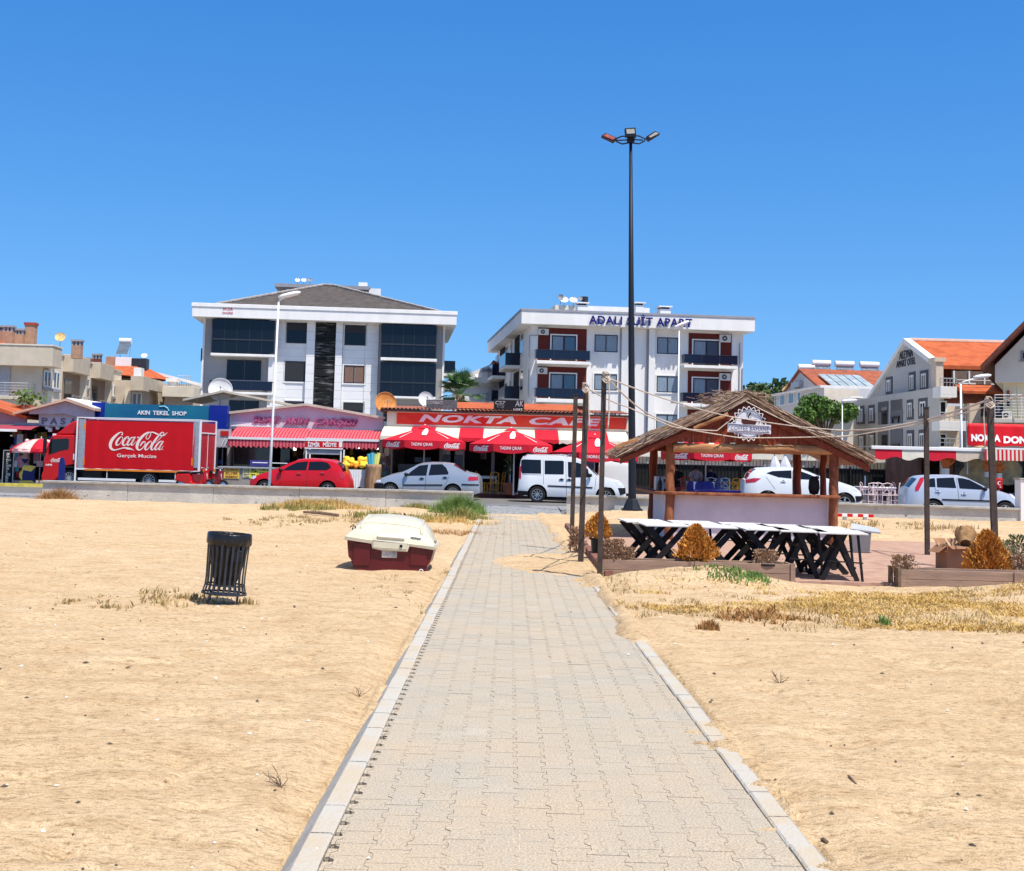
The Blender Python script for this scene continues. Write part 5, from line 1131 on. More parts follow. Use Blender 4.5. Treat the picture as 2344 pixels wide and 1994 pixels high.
# ---- white house between the two apartment blocks
f = Fr(Z4(205,800), 125, R(4), 0)
t = fthing('white_house', 'small white house with chimney and balcony seen between the two apartment blocks', 'building', f)
a = f.box(Z4(60,700), Z4(205,900)); bx('wall', WHITE, t, a[0]-1.5, 4, .9, 12, -.2, a[3]-.1); b_ = f.box(Z4(85,640), Z4(205,712), 1); q = MB(); q.prism([(b_[0]-3.2,a[3]-.2),(4.2,a[3]-.2),(b_[0]+1.6,b_[3]+1.0)], .5, 12.5); q.build('gable', WHITE, t)
q = MB(); q.prism([(b_[0]+1.5,b_[3]+1.12),(4.3,a[3]-.25),(4.3,a[3]-.05),(b_[0]+1.6,b_[3]+1.3)], .2, 12.8); q.build('roof', TILE, t)
c = f.box(Z4(125,605), Z4(190,705), .2); o = bx('chimney', WHITE, t, c[0], c[1], -.2, .45, c[2], c[3]-.3); bx('chimney_cap', GREY, o, c[0]-.1, c[1]+.1, -.3, .55, c[3]-.3, c[3])
c = f.box(Z4(100,775), Z4(210,825), .1); bx('balcony_slab', WHITE, t, c[0], c[1]+2, -.2, .89, c[2]-.25, c[2]); 
q = MB()
for k in range(16): xx = c[0]+(c[1]+2-c[0])*k/15; q.box(xx-.02,xx+.02,-.15,-.11,c[2],c[3])
q.box(c[0],c[1]+2,-.17,-.09,c[3]+.001,c[3]+.06); q.build('balcony_railing', GALV, t)
dd = f.loc(Z4(105,640), .5); dish('x', '', (dd[0],.3,dd[1]-.5), .6, 0, WHITE, 55, parent=t, pole=.5)
# ---- the grey gabled hotel at the right
FA = Fr(Z7(1425,700), 75, R(-89), 0); FB = Fr(Z7(1425,700), 75, R(1), 0)
t = thing('hotel_building', 'grey and cream gabled hotel with orange tiled roof and dark lettering on its gable', 'building', FA.o, FA.yaw)
GRW = pm('grey_render', (.50,.475,.45), .85, .05, 1.5, .1, 30); CRW = pm('warm_cream_render', (.62,.52,.42), .85, .05, 1.5, .1, 30)
zp = FA.loc(Z7(1420,552))[1]; xf = FA.loc(Z7(722,670))[0]; zpb = zp-1.05
# local frame: x towards the camera along the flank, y away to the right
bx('wall', GRW, t, xf, 0, .03, 14, -.2, zpb); bx('front_wall', CRW, t, 0.001, .12, .03, 18, -.2, zpb)
bx('parapet', GRW, t, xf, .121, .0, .25, zpb+.001, zp); 
pk = FA.loc(Z7(1180,222), 1.2); gl = FA.loc(Z7(935,590), 1.2); gr = FA.loc(Z7(1388,380), 1.2); 
q = MB(); q.prism([(gl[0]-.6,zpb),(gr[0]+.6,zpb),(gr[0]+.6,gr[1]),(pk[0],pk[1]),(gl[0]-.6,gl[1])], 1.2, 1.4); q.build('gable_wall', GRW, t)
q = MB(); s_ = (pk[1]-gr[1])/(gr[0]-pk[0]); e0 = 1.0
q.prism([(pk[0],pk[1]),(gr[0]+1.0,gr[1]-s_*1.0+.0),(gr[0]+1.0,gr[1]-s_*1.0+.22),(pk[0],pk[1]+.22)], 1.45, 22); q.prism([(pk[0],pk[1]),(pk[0],pk[1]+.22),(gl[0]-1,gl[1]-.6+.22),(gl[0]-1,gl[1]-.6)], 1.45, 22)
rf = q.build('roof', TILE, t); q = MB(); 
q.prism([(pk[0],pk[1]+.0),(gr[0]+.9,gr[1]-s_*.9),(gr[0]+.9,gr[1]-s_*.9+.3),(pk[0],pk[1]+.34)], 1.0, 1.44); q.prism([(pk[0]-.01,pk[1]),(pk[0]-.01,pk[1]+.34),(gl[0]-1,gl[1]-.55+.3),(gl[0]-1,gl[1]-.55)], 1.0, 1.44); q.build('verge', WHITE, rf)
q = MB().tube([(pk[0],1.4,pk[1]+.25),(pk[0],14.,pk[1]+.25)], .14, 6); q.build('ridge_tiles', pm('pale_ridge', (.60,.42,.34), .8, .1), rf)
def chimr(pa, pb, d, mat=CREAM):
    c = FB.box(Z7(*pa), Z7(*pb), d); xx = -d; o = bx('chimney', mat, t, xx-1.2, xx, c[0], c[1], c[2]-1.5, c[3]-.5, bev=.02); q = MB()
    for u in (c[0], (c[0]+c[1])/2-.1, c[1]-.2): q.box(xx-1.2, xx, u, u+.2, c[3]-.499, c[3]-.15)
    q.box(xx-1.3, xx+.1, c[0]-.15, c[1]+.15, c[3]-.149, c[3]); q.build('chimney_cap', GREY, o)
chimr((1590,202),(1682,270), -pk[0], pm('weathered_chimney',(.42,.38,.33),.9,.2,3)); chimr((1850,215),(1910,260), -pk[0])
c = FB.box(Z7(1403,300), Z7(1462,440), 3.); o = bx('chimney', CRW, t, -3.9, -3.0, c[0], c[1], c[2]-1.5, c[3]-.3, bev=.03); bx('chimney_cap', CRW, o, -4.0, -2.9, c[0]-.1, c[1]+.1, c[3]-.45, c[3]-.2)
a0, a1 = FA.loc(Z7(1128,345),1.2), FA.loc(Z7(1232,325),1.2); INK = pm('dark_letters', (.03,.03,.035), .5, 0)
text('ALEYNA', 'building_lettering', INK, t, a0[0], a1[0], a0[1], a0[1]+.52, 1.19, .03, .02)
a0, a1 = FA.loc(Z7(1105,408),1.2), FA.loc(Z7(1250,382),1.2); text('APART OTEL', 'building_lettering', INK, t, a0[0], a1[0], a0[1], a0[1]+.44, 1.19, .03, .02)
DSUR = pm('dark_grey_surround', (.09,.09,.10), .7, 0)
for a, b, d in (((800,700),(860,832),0),((890,692),(938,826),0),((1182,650),(1232,797),0),((1270,640),(1342,787),0),((812,905),(865,1040),0),((895,895),(940,1030),0),((1182,882),(1235,1040),0),((1272,878),(1330,1035),0),((1025,480),(1075,600),1.2),((1200,442),(1250,585),1.2),((1286,430),(1347,570),1.2)):
    X0, X1, Z0, Z1_ = FA.box(Z7(*a), Z7(*b), d); q = MB(); q.box(X0, X1, d-.04 if d else -.01, d-.001 if d else .029, Z0, Z1_); w_ = q.build('window', DSUR, t); dd = d-.05 if d else -.02
    q = MB(); g = (X1-X0)*.2; q.box(X0+g, X0+g+.12, dd-.02, dd, Z0+.15, Z1_-.2); q.box(X1-g-.12, X1-g, dd-.02, dd, Z0+.15, Z1_-.2); q.box(X0+g, X1-g, dd-.019, dd-.001, Z1_-.32, Z1_-.2); q.box((X0+X1)/2-.05, (X0+X1)/2+.05, dd-.018, dd-.002, Z0+.15, Z1_-.32); q.build('window_frame', FRW, w_)
    bx('pane', DGLASS, w_, X0+g+.1, X1-g-.1, dd-.008, dd-.001, Z0+.15, Z1_-.2)
for yo_, zo in ((0,0),):
    for a, b in (((962,668),(1150,826)),((962,880),(1150,1035))):
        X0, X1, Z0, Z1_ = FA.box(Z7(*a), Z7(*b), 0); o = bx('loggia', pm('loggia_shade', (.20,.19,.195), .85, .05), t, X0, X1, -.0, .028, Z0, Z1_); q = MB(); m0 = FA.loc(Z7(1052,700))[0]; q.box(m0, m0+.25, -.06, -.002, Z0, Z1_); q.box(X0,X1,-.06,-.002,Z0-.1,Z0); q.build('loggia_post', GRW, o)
        d0 = FA.box(Z7(992,a[1]+38), Z7(1035,b[1]-25)); bx('door', DGLASS, o, d0[0], d0[1], -.02, -.003, Z0, d0[3])
        q = MB(); r0 = FA.box(Z7(1075,b[1]-48), Z7(1130,b[1]-5)); q.box(r0[0], r0[1], -.10, -.01, r0[2]+.25, r0[3]); q.box(r0[0]+.1, r0[0]+.2, -.09,-.02, r0[2], r0[2]+.25); q.box(r0[1]-.2, r0[1]-.1, -.09,-.02, r0[2], r0[2]+.25); q.build('balcony_chair', BLACK, o)
# front (camera side) of the hotel: local y runs to the right
def fb(a, b, d=0.): return FB.box(ZH(*a), ZH(*b), d)
def fbox(name, mat, a, b, d0, d1, par=None, **k): c = fb(a, b, d0); return bx(name, mat, par or t, -d1, -d0, c[0], c[1], c[2], c[3], **k)
for a, b in (((670,978),(760,1165)),((670,1388),(762,1555))):
    o = fbox('balcony_door', WHITE, a, b, -.16, -.121); c = fb((a[0]+12,a[1]+18),(b[0]-22,b[1]),-.17); bx('pane', DGLASS, o, .161, .17, c[0], c[1], c[2], c[3])
for a, b in (((665,1228),(1000,1325)),((678,905-110),(885,902)),((670,1555),(1000,1640))):
    c = fb(a, b, -1.4); o = bx('balcony', WHITE, t, 1.28, 1.4, c[0], c[1], c[2], c[3], bev=.01); bx('balcony_slab', WHITE, o, .121, 1.4, c[0], c[1], c[2]-.15, c[2]-.001); bx('balcony_end', WHITE, o, .121, 1.279, c[0], c[0]+.1, c[2], c[3]); mrail(o, c[0], c[1], 1.34, c[3], c[3]+.45, 2, 'y', 5)
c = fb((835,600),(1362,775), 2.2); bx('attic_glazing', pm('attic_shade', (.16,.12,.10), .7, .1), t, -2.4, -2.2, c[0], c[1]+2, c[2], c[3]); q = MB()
for k in range(6): yy = c[0]+(c[1]+2-c[0])*k/5; q.box(-2.19, -2.12, yy, yy+.08, c[2], c[3])
for k in (0,1,2): yy = c[0]+k*1.9; q.box(-2.19,-2.15,yy+.3,yy+1.3,c[3]-.75,c[3]-.68)
q.build('glazing_bar', FRW, t)
c = fb((880,708),(1365,728), .1); bx('terrace_rail', WHITE, t, -.2, -.1, c[0], c[1]+2, c[2], c[3]); 
q = MB(); c = fb((940,780),(1475,870), -.3); q.prism([(-.9,c[3]+.1),(.65,c[2]),(.65,c[2]-.15),(-.9,c[2]+.2)], c[0], c[1]+4, 'y'); q.build('lower_roof', TILE, t)
c = fb((1190,940),(1470,1185), -.13); o = bx('window', DSUR, t, .122, .16, c[0], c[1], c[2], c[3]); q = MB(); n = 3
for k in range(n+1): yy = c[0]+.3+(c[1]-c[0]-.6)*k/n; q.box(.161,.2,yy-.06,yy+.06,c[2]+.3,c[3]-.4)
q.box(.161,.199,c[0]+.3,c[1]-.3,c[3]-.4,c[3]-.28); q.build('window_frame', FRW, o); bx('pane', DGLASS, o, .162, .17, c[0]+.3, c[1]-.3, c[2]+.3, c[3]-.4)
c = fb((1045,1010),(1180,1300), -.6); bx('porch_wall', CRW, t, .121, .6, c[0], c[1], 0, c[3]); c = fb((955,890),(968,1500), -.2); MB().tube([(.2,c[0],0),(.2,c[0],c[3])], .05, 6).build('downpipe', GREY, t)
# ---- cream gabled house at the right edge
f = Fr(ZH(1365,740), 66, R(-23), 0)
t = fthing('gabled_house', 'cream gabled house with wide dark brown eaves at the right edge', 'building', f)
CRY = pm('pale_yellow_render', (.66,.60,.42), .85, .04, 1.5, .1, 30)
def fh(x, y, d=0.): return f.loc(ZH(x, y), d)
w0 = fh(1365,740)[0]; zsp = fh(1370,530)[1]; zsl = fh(1400,745)[1]; ex = fh(1180,560,-1.2); tp = fh(1731,0,-1.2); sl_ = (tp[1]-ex[1])/(tp[0]-ex[0])
half = 8.5; pkx = w0+half
q = MB(); q.prism([(w0,zsl),(pkx+half,zsl),(pkx+half,zsp),(pkx,zsp+sl_*half),(w0,zsp)], 0, 12); q.build('gable_wall', pm('pale_cream_render', (.66,.62,.53), .85, .04, 1.5, .1, 30), t)
w1 = fh(1470,900,.5)[0]; bx('wall', CRY, t, w1, pkx+half, .5, 12, -.2, zsl-.001)
ov = w0-ex[0]
def zr_(x): return ex[1]+sl_*(x-ex[0])
q = MB(); q.prism([(ex[0],ex[1]-.12),(pkx,zr_(pkx)-.12),(pkx,zr_(pkx)+.12),(ex[0],ex[1]+.12)], -1.2, 12.5); q.prism([(pkx,zr_(pkx)-.12),(pkx+half+ov,ex[1]-.12),(pkx+half+ov,ex[1]+.12),(pkx,zr_(pkx)+.12)], -1.2, 12.5); q.build('roof', pm('brown_eaves', (.16,.05,.03), .6, .25, 3, .2, 20, st=(1,6,1)), t)
c = (fh(1690,345), fh(1731,470)); window(t, c[0][0], c[0][0]+1.4, c[1][1], c[0][1], -.001, mull=1, frame=pm('grey_surround',(.25,.25,.25),.6,0), pane=DGLASS, fw=.1)
zb_ = fh(1500,1205,-.6)[1]; x_ = fh(1350,1200,-.9)[0]; bx('balcony_slab', CREAM, t, x_, pkx+half, -.9, .49, zb_-.2, zb_, bev=.02); mrail(t, x_+.05, pkx+half, -.85, zb_, zb_+1.15, 8, 'x', 14, mat=WMET, r=.02)
c = (fh(1455,1115,-.3), fh(1575,1200,-.3)); acunit(t, c[0][0], c[1][0], zb_+.02, c[0][1], -.1)
c = (fh(1515,850,.5), fh(1550,950,.5)); bx('red_cloth', pm('dull_red_cloth',(.25,.05,.04),.8,.2), t, c[0][0], c[1][0], .40, .499, c[1][1], c[0][1]); c = (fh(1515,990,.5), fh(1552,1060,.5)); bx('window', DGLASS, t, c[0][0], c[1][0], .45, .498, c[1][1], c[0][1])
MB().tube([(fh(1495,965,-1)[0],-1,fh(1495,965,-1)[1]),(fh(1640,800,-1)[0],-1,fh(1640,800,-1)[1]),(fh(1650,820,-1)[0],-1,zb_)], .025, 5).build('awning_arm', GREY, t)
c = fh(1350,1270,.2); bx('porch_wall', pm('peach_render', (.62,.42,.30), .85, .05), t, w0+.2, pkx+half, .2, .49, 0, c[1])
# ---- white house with rooftop solar heaters
FA = Fr(Z7(505,600), 108, R(-87), 0); FB = Fr(Z7(505,600), 108, R(3), 0)
t = thing('white_house', 'white house with broken orange roof and a row of solar water heaters', 'building', FA.o, FA.yaw)
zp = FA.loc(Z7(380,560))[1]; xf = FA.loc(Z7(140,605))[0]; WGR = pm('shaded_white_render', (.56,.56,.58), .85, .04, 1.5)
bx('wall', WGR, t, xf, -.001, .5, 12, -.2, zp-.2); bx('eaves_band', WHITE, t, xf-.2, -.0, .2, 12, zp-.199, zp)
c = FB.box(Z7(505,560), Z7(720,720)); bx('front_wall', CREAM, t, 0, .1, .5, c[1]+1, -.2, zp-.3)
pk = FA.loc(Z7(375,430), 1.); gr = FA.loc(Z7(510,545), 1.); gl = FA.loc(Z7(250,585), 1.)
q = MB(); q.prism([(gl[0]-.3,zp),(gr[0]+.3,zp),(pk[0],pk[1])], 1, 1.3); q.build('gable_wall', WGR, t)
RX = FB.loc(Z7(985,500), -pk[0])[0]+1
q = MB(); q.prism([(pk[0],pk[1]),(gr[0]+.8,zp-.15),(gr[0]+.8,zp+.05),(pk[0],pk[1]+.2)], .8, RX); q.prism([(pk[0],pk[1]),(pk[0],pk[1]+.2),(gl[0]-.5,zp),(gl[0]-.5,zp-.2)], .8, RX); rf = q.build('roof', pm('broken_tiles', (.42,.11,.05), .85, .5, 1.6, .8, 6, col2=(.20,.07,.045), det=9), t)
sl2 = (pk[1]-zp)/(gr[0]-pk[0]+.5)
q = MB()
for k in range(5):
    a0 = FB.loc(Z7(598+66*k,462), 2.5)[0]; a1 = FB.loc(Z7(655+66*k,462), 2.5)[0]; dx_ = (a1-a0)*.45; xa, xb = pk[0]*.68, pk[0]*.12
    q.add([(xa,a0,pk[1]+(pk[0]-xa)*sl2+.35),(xa,a1,pk[1]+(pk[0]-xa)*sl2+.35),(xb,a1,pk[1]+(pk[0]-xb)*sl2+.35),(xb,a0,pk[1]+(pk[0]-xb)*sl2+.35)],[(0,1,2,3)])
q.build('roof_window', pm('bright_panel', (.40,.46,.46), .2, .25, 1.2, spec=.8), rf, thick=.1)
for (xa, xb, yy) in ((355,478,400),(462,600,368),(637,778,375),(825,968,380)):
    c = FB.box(Z7(xa,yy), Z7(xb,yy+50), -pk[0]+1.5); w_ = c[1]-c[0]; yc = (c[0]+c[1])/2; zc = c[3]-1.4; X = pk[0]-1.5
    o = MB().add([(X+1.3,yc-w_*.45,zc),(X+1.3,yc+w_*.45,zc),(X,yc+w_*.45,zc+1.2),(X,yc-w_*.45,zc+1.2)],[(0,1,2,3)]).build('solar_panel', pm('solar_panel', (.10,.13,.17), .15, .2, 2, spec=.9), t, thick=.08)
    MB().tube([(X,yc-w_*.5,zc+1.4),(X,yc+w_*.5,zc+1.4)], .27, 12).build('water_tank', WMET, o, smooth=40); l = MB()
    for u in (-.4,.4): l.bar((X,yc+w_*u,zc-2),(X,yc+w_*u,zc+1.2),.06); l.bar((X+1.3,yc+w_*u,zc-2.6),(X+1.3,yc+w_*u,zc),.06)
    l.build('stand', GALV, o)
for a, b in (((178,615),(200,697)),((220,612),(262,692)),((284,600),(328,680)),((352,590),(382,660))):
    X0, X1, Z0, Z1_ = FA.box(Z7(*a), Z7(*b), .5); o = bx('window', WHITE, t, X0, X1, .44, .499, Z0, Z1_); bx('pane', pm('grey_glass',(.12,.14,.17),.1,0), o, X0+.25, X1-.25, .42, .441, Z0+.1, Z1_-.1)
dd = FA.loc(Z7(262,540), .6); dish('x', '', (dd[0],.6,dd[1]-.6), .75, 0, pm('yellowed_dish', (.62,.42,.18), .6, .15, 3), 55, parent=t, pole=.6)
acz = FA.box(Z7(325,520), Z7(385,550), .9); q = MB(); q.box(acz[0],acz[1],.6,.99,acz[2],acz[3]); q.build('air_conditioner', GALV, t, bev=.03)
# low white annex left of the grey hotel
f = Fr(Z7(700,760), 86, R(0), 0); t = fthing('white_annex', 'small white flat roofed annex with awnings left of the grey hotel', 'building', f)
c = f.box(Z7(560,655), Z7(775,900)); bx('wall', CREAM, t, c[0], c[1], 0, 8, -.1, c[3]-.6); bx('roof', WHITE, t, c[0]-.3, c[1]+.2, -.8, 8.2, c[3]-.6, c[3]-.35, bev=.02); c = f.box(Z7(610,690), Z7(750,745), -.01); bx('balcony_front', WHITE, t, c[0], c[1], -.9, -.75, c[2], c[3])
c = f.box(Z7(755,590), Z7(850,640), 2); bx('awning', WHITE, t, c[0], c[1], 2, 5, c[2], c[3]-.3, bev=.05); bx('awning_post', WHITE, t, c[0], c[0]+.1, 2, 2.1, .1, c[2])
# ------------------------------------------------------------------ the row of shops and what stands before it
SH = 61.0                                        # depth of the shop fronts
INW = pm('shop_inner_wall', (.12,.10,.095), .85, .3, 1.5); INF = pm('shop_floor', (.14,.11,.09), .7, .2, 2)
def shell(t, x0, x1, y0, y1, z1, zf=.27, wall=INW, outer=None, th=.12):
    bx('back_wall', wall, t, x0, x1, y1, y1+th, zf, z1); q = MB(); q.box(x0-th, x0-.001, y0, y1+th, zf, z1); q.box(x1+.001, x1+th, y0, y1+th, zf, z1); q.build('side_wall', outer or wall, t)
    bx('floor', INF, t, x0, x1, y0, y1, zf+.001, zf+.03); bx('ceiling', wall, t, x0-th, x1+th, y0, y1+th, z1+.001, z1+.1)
def goods(t, x0, x1, y, z0, z1, n, cols, seed, name='hanging_goods', smin=.12, smax=.4):
    rr = random.Random(seed)
    per = {}
    for k in range(n):
        c = rr.randrange(len(cols)); q = per.setdefault(c, MB()); x = rr.uniform(x0, x1); z = rr.uniform(z0, z1); w_, h = rr.uniform(smin, smax)*.6, rr.uniform(smin, smax); yy = y+rr.uniform(-.3,.3)
        q.bar((x,yy,z),(x+rr.uniform(-.05,.05),yy,z+h), w_, .05)
    for c, q in per.items(): 
        o = q.build(name, cols[c], t, bev=.01); o['kind'] = 'stuff'
C_ = lambda n, c: pm('cloth_'+n, c, .7, .15, 5)
COLS = [C_('blue',(.02,.06,.28)), C_('white',(.5,.5,.52)), C_('red',(.35,.02,.03)), C_('yellow',(.5,.35,.04)), C_('teal',(.03,.22,.24)), C_('pink',(.5,.2,.22)), C_('brown',(.15,.07,.04))]
def awning(t, x0, x1, y0, y1, zt, zb, stripes, name='awning', val=.0, curve=.05):
    "stripes: list of (fraction end, material); slopes from (y1, zt) at the wall to (y0, zb)"
    par = None; a = 0.
    for e, mt in stripes:
        xa, xb = x0+(x1-x0)*a, x0+(x1-x0)*e; q = MB(); rows = []
        for k in range(7): u = k/6; rows.append([(xa, y1+(y0-y1)*u, zt+(zb-zt)*u+curve*math.sin(u*PI)), (xb, y1+(y0-y1)*u, zt+(zb-zt)*u+curve*math.sin(u*PI))])
        q.grid(rows)
        if val:
            n = max(2, int((xb-xa)/.18)); top = [(xa+(xb-xa)*i/n, y0-.01, zb) for i in range(n+1)]; bot = [(xa+(xb-xa)*i/n, y0-.02, zb-val*(1+.18*math.cos(i*PI))) for i in range(n+1)]; q.grid([top, bot])
        q.build(name, mt, t, thick=.012); a = e
AWC = pm('cream_canvas', (.68,.62,.50), .8, .06, 2); AWR = pm('red_canvas', (.56,.012,.03), .8, .08, 2); PNK = pm('pink_canvas', (.62,.26,.27), .8, .1, 2); MAR = pm('maroon_canvas', (.33,.05,.08), .8, .1, 2)
# ---- cafe
f = Fr(Z5(150,800), SH, 0, .27)
def c5(a, b, d=0.): return f.box(Z5(*a), Z5(*b), d)
t = fthing('cafe_building', 'single storey cafe with red sign band, cream and red awning and brown tiled roof', 'cafe', f)
x0, x1 = f.loc(Z5(150,300))[0], f.loc(Z5(1940,300))[0]; zb = f.loc(Z5(150,312))[1]; zt = f.loc(Z5(150,192))[1]
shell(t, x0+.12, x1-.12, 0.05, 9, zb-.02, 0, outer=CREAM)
bx('sign_band', CREAM, t, x0, x1, -.25, .04, zb, zt, bev=.01)
s0 = c5((222,222),(1925,318),-.3); s = c5((222,207),(400,298),-.3)
bx('sign_panel', pm('orange_red_sign', (.74,.085,.03), .4, .25, .8, col2=(.70,.02,.014)), t, s[0], s0[1], -.30, -.251, s[2], s[3])
q = MB(); q.box(s[0]-.05,s0[1]+.05,-.31,-.26,s[3],s[3]+.05).box(s[0]-.05,s0[1]+.05,-.31,-.26,s[2]-.05,s[2]); q.build('sign_frame', CREAM, t)
xn = [f.loc(Z5(v,260),-.3)[0] for v in (385,1110,1205,1745)]; PAL = pm('pale_pink_letters', (.82,.74,.72), .5, .05)
text('NOKTA', 'sign_lettering', PAL, t, xn[0], xn[1], s[2]+.12, s[3]-.06, -.301, .02, .045, .25, sp=1.1); text('CAFE', 'sign_lettering', PAL, t, xn[2], xn[3], s[2]+.12, s[3]-.06, -.301, .02, .045, .25, sp=1.1)
# roof with tile courses
q = MB(); n = 62; ze = zt+.02
for k in range(n):
    xa = x0-.3+(x1-x0+.3)*k/n; w_ = (x1-x0+.3)/n
    q.grid([[(xa+w_*j/4, y, ze+.02+(y+.6)*.055+.07*math.sin(PI*j/4)+.03*((i*7)%3)/3) for j in range(5)] for i, y in enumerate((-.6,-.2,.2,.8,1.6,3.0,5.5))])
q.build('roof', pm('cafe_tiles', (.36,.12,.07), .85, .3, 2, .5, 14, col2=(.20,.085,.06)), t, smooth=50); bx('roof_board', pm('dark_board',(.10,.06,.05),.8,.2), t, x0-.3, x1, -.55, 5.5, ze-.08, ze)
q = MB(); q.prism([(1,ze+.2),(8,ze+.2),(4.5,ze+.62)], f.loc(Z5(660,170),3)[0], f.loc(Z5(1560,170),3)[0], 'x'); q.build('rear_roof', TILE, t)
zA = f.loc(Z5(100,310),-.25)[1]; zB = f.loc(Z5(100,380),-2.0)[1]
cut = [100,315,497,680,862,1247,1425,1640,1795,1945]; xs_ = [f.loc(Z5(v,380),-2.0)[0] for v in cut]; awx0, awx1 = xs_[0], xs_[-1]
awning(t, awx0, awx1, -2.0, -.26, zA, zB, [((v-awx0)/(awx1-awx0), (AWC,AWR)[i%2]) for i, v in enumerate(xs_[1:])], val=.16)
for a, b in (((130,430),(186,665)),((540,440),(556,700)),((925,470),(942,760))): c = c5(a, b, .3); bx('pillar', CREAM if a[0] < 200 else pm('grey_post',(.30,.27,.26),.7,.1), t, c[0], c[1], .2, .45, .03, zb-.03)
c = c5((245,430),(532,482),-.2); o = bx('menu_panel', REDSG, t, c[0], c[1], .1, .16, c[2], c[3])
for k, s_ in enumerate(('PİZZA','KUMPİR','KEBAP')): xx = c[0]+(c[1]-c[0])*(k+.15)/3; text(s_, 'menu_lettering', WHL, o, xx, xx+(c[1]-c[0])*.2, c[2]+.08, c[2]+.22, .099, .01, .01)
# fridges and counter inside
for a, b in (((1785-1200,550),(1845-1200,640)),((1860-1200,570),(1925-1200,650))): pass
def fridge(x, y, label):
    o = thing('display_fridge', label, 'fridge', (x, y, .30), 0, 'white fridges inside the cafe'); bx('casing', WHP, o, -.35, .35, 0, .6, 0, 1.95, bev=.03); bx('glass_door', CURT, o, -.29, .29, -.02, -.001, .3, 1.6); bx('door_handle', GALV, o, .24, .27, -.06, -.021, .7, 1.2)
for v, lab in ((600,'tall white display fridge inside the cafe, left of the pair'),(665,'tall white display fridge inside the cafe, right of the pair')):
    p = at(Z5(v,600), SH+2.2); fridge(p.x, SH+2.2, lab)
c = c5((230,590),(350,660),1.5); bx('serving_counter', pm('steel_counter',(.34,.34,.35),.4,.1), t, c[0], c[1]+1.2, 1.5, 2.1, .03, c[3]); c = c5((355,540),(470,580),1.8); bx('glass_case', CURT, t, c[0], c[1], 1.8, 2.2, c[2], c[3])
c = c5((845,510),(900,555),4); MB().box(c[0],c[0]+.15,4,4.05,c[2],c[3]).box(c[1]-.3,c[1]-.1,4,4.05,c[2],c[3]).build('inner_window', pm('dim_daylight',(.5,.5,.5),.6,0), t)
c = c5((1630,560),(1760,700),.6); bx('side_window', CURT, t, c[0], c[1], .6, .65, c[2], c[3]+.3)
bx('front_step', pm('dark_red_step',(.16,.05,.04),.8,.2,3), t, f.loc(Z5(640,815))[0], x1, -4.2, -4.0, -.15, .02)
# signs on the roof
def board(name, label, zf, a, b, Y, mat, words, cat='sign', fr_=GREY, lean=0):
    g = Fr(zf(*a), Y, 0); c = g.box(zf(*a), zf(*b)); o = thing(name, label, cat, g.o)
    bx('board', mat, o, c[0], c[1], 0, .05, c[2], c[3], bev=.01); q = MB()
    for xx in (c[0]+.15, c[1]-.15): q.bar((xx,.1,c[2]-.5),(xx,.1,c[3]),.04)
    q.build('support', DMET, o)
    for w_, p, r, m_, sh in words: 
        d = g.box(zf(*p), zf(*r)); text(w_, 'lettering', m_, o, d[0], d[1], d[2], d[3], -.002, .008, .01, sh)
    return o
CHALK = pm('chalk_grey', (.38,.38,.40), .8, .3, 8)
board('roof_sign', 'grey roof board lettered in chalk grey above the left end of the cafe', Z5, (440,112), (668,188), SH-.2, pm('slate_board',(.10,.10,.105),.7,.15), [('ÇORBACI',(450,122),(560,152),CHALK,0),('KÖFTECİ',(570,152),(655,178),pm('dim_chalk',(.2,.2,.21),.8,.2),0)])
board('roof_sign', 'black roof board with white chalk scribbles above the middle of the cafe', Z5, (942,112), (1165,202), SH-.2, pm('black_board',(.012,.012,.015),.7,.15), [('CS7',(952,122),(1028,150),CHALK,.2),('CSJ',(965,152),(1018,178),MATS['dim_chalk'],.2),('AK',(1100,120),(1160,165),CHALK,.1),('LOST',(1088,178),(1155,194),WHL,0)])
dish('satellite_dish', 'large rusty orange satellite dish on the roof between bazaar and cafe', (at(Z3(1338,110),SH).x, SH+.3, at(Z3(1338,160),SH).z-.05), 1.0, R(22), pm('rusty_dish',(.58,.20,.04),.6,.3,4,col2=(.66,.32,.10)), 78, pole=.0)
dish('satellite_dish', 'white satellite dish behind the grey chalk board on the cafe roof', (at(Z3(1650,150),SH+1).x, SH+1, at(Z3(1650,120),SH+1).z-.45), .72, R(20), pm('off_white_dish',(.66,.66,.66),.5,.05), 74, pole=.35)
dish('satellite_dish', 'big white satellite dish on the roof above the blue shop sign', (at(Z3(82,50),SH+2).x, SH+2, at(Z3(82,50),SH+2).z-.85), 1.12, R(12), MATS['off_white_dish'], 76, pole=.7)
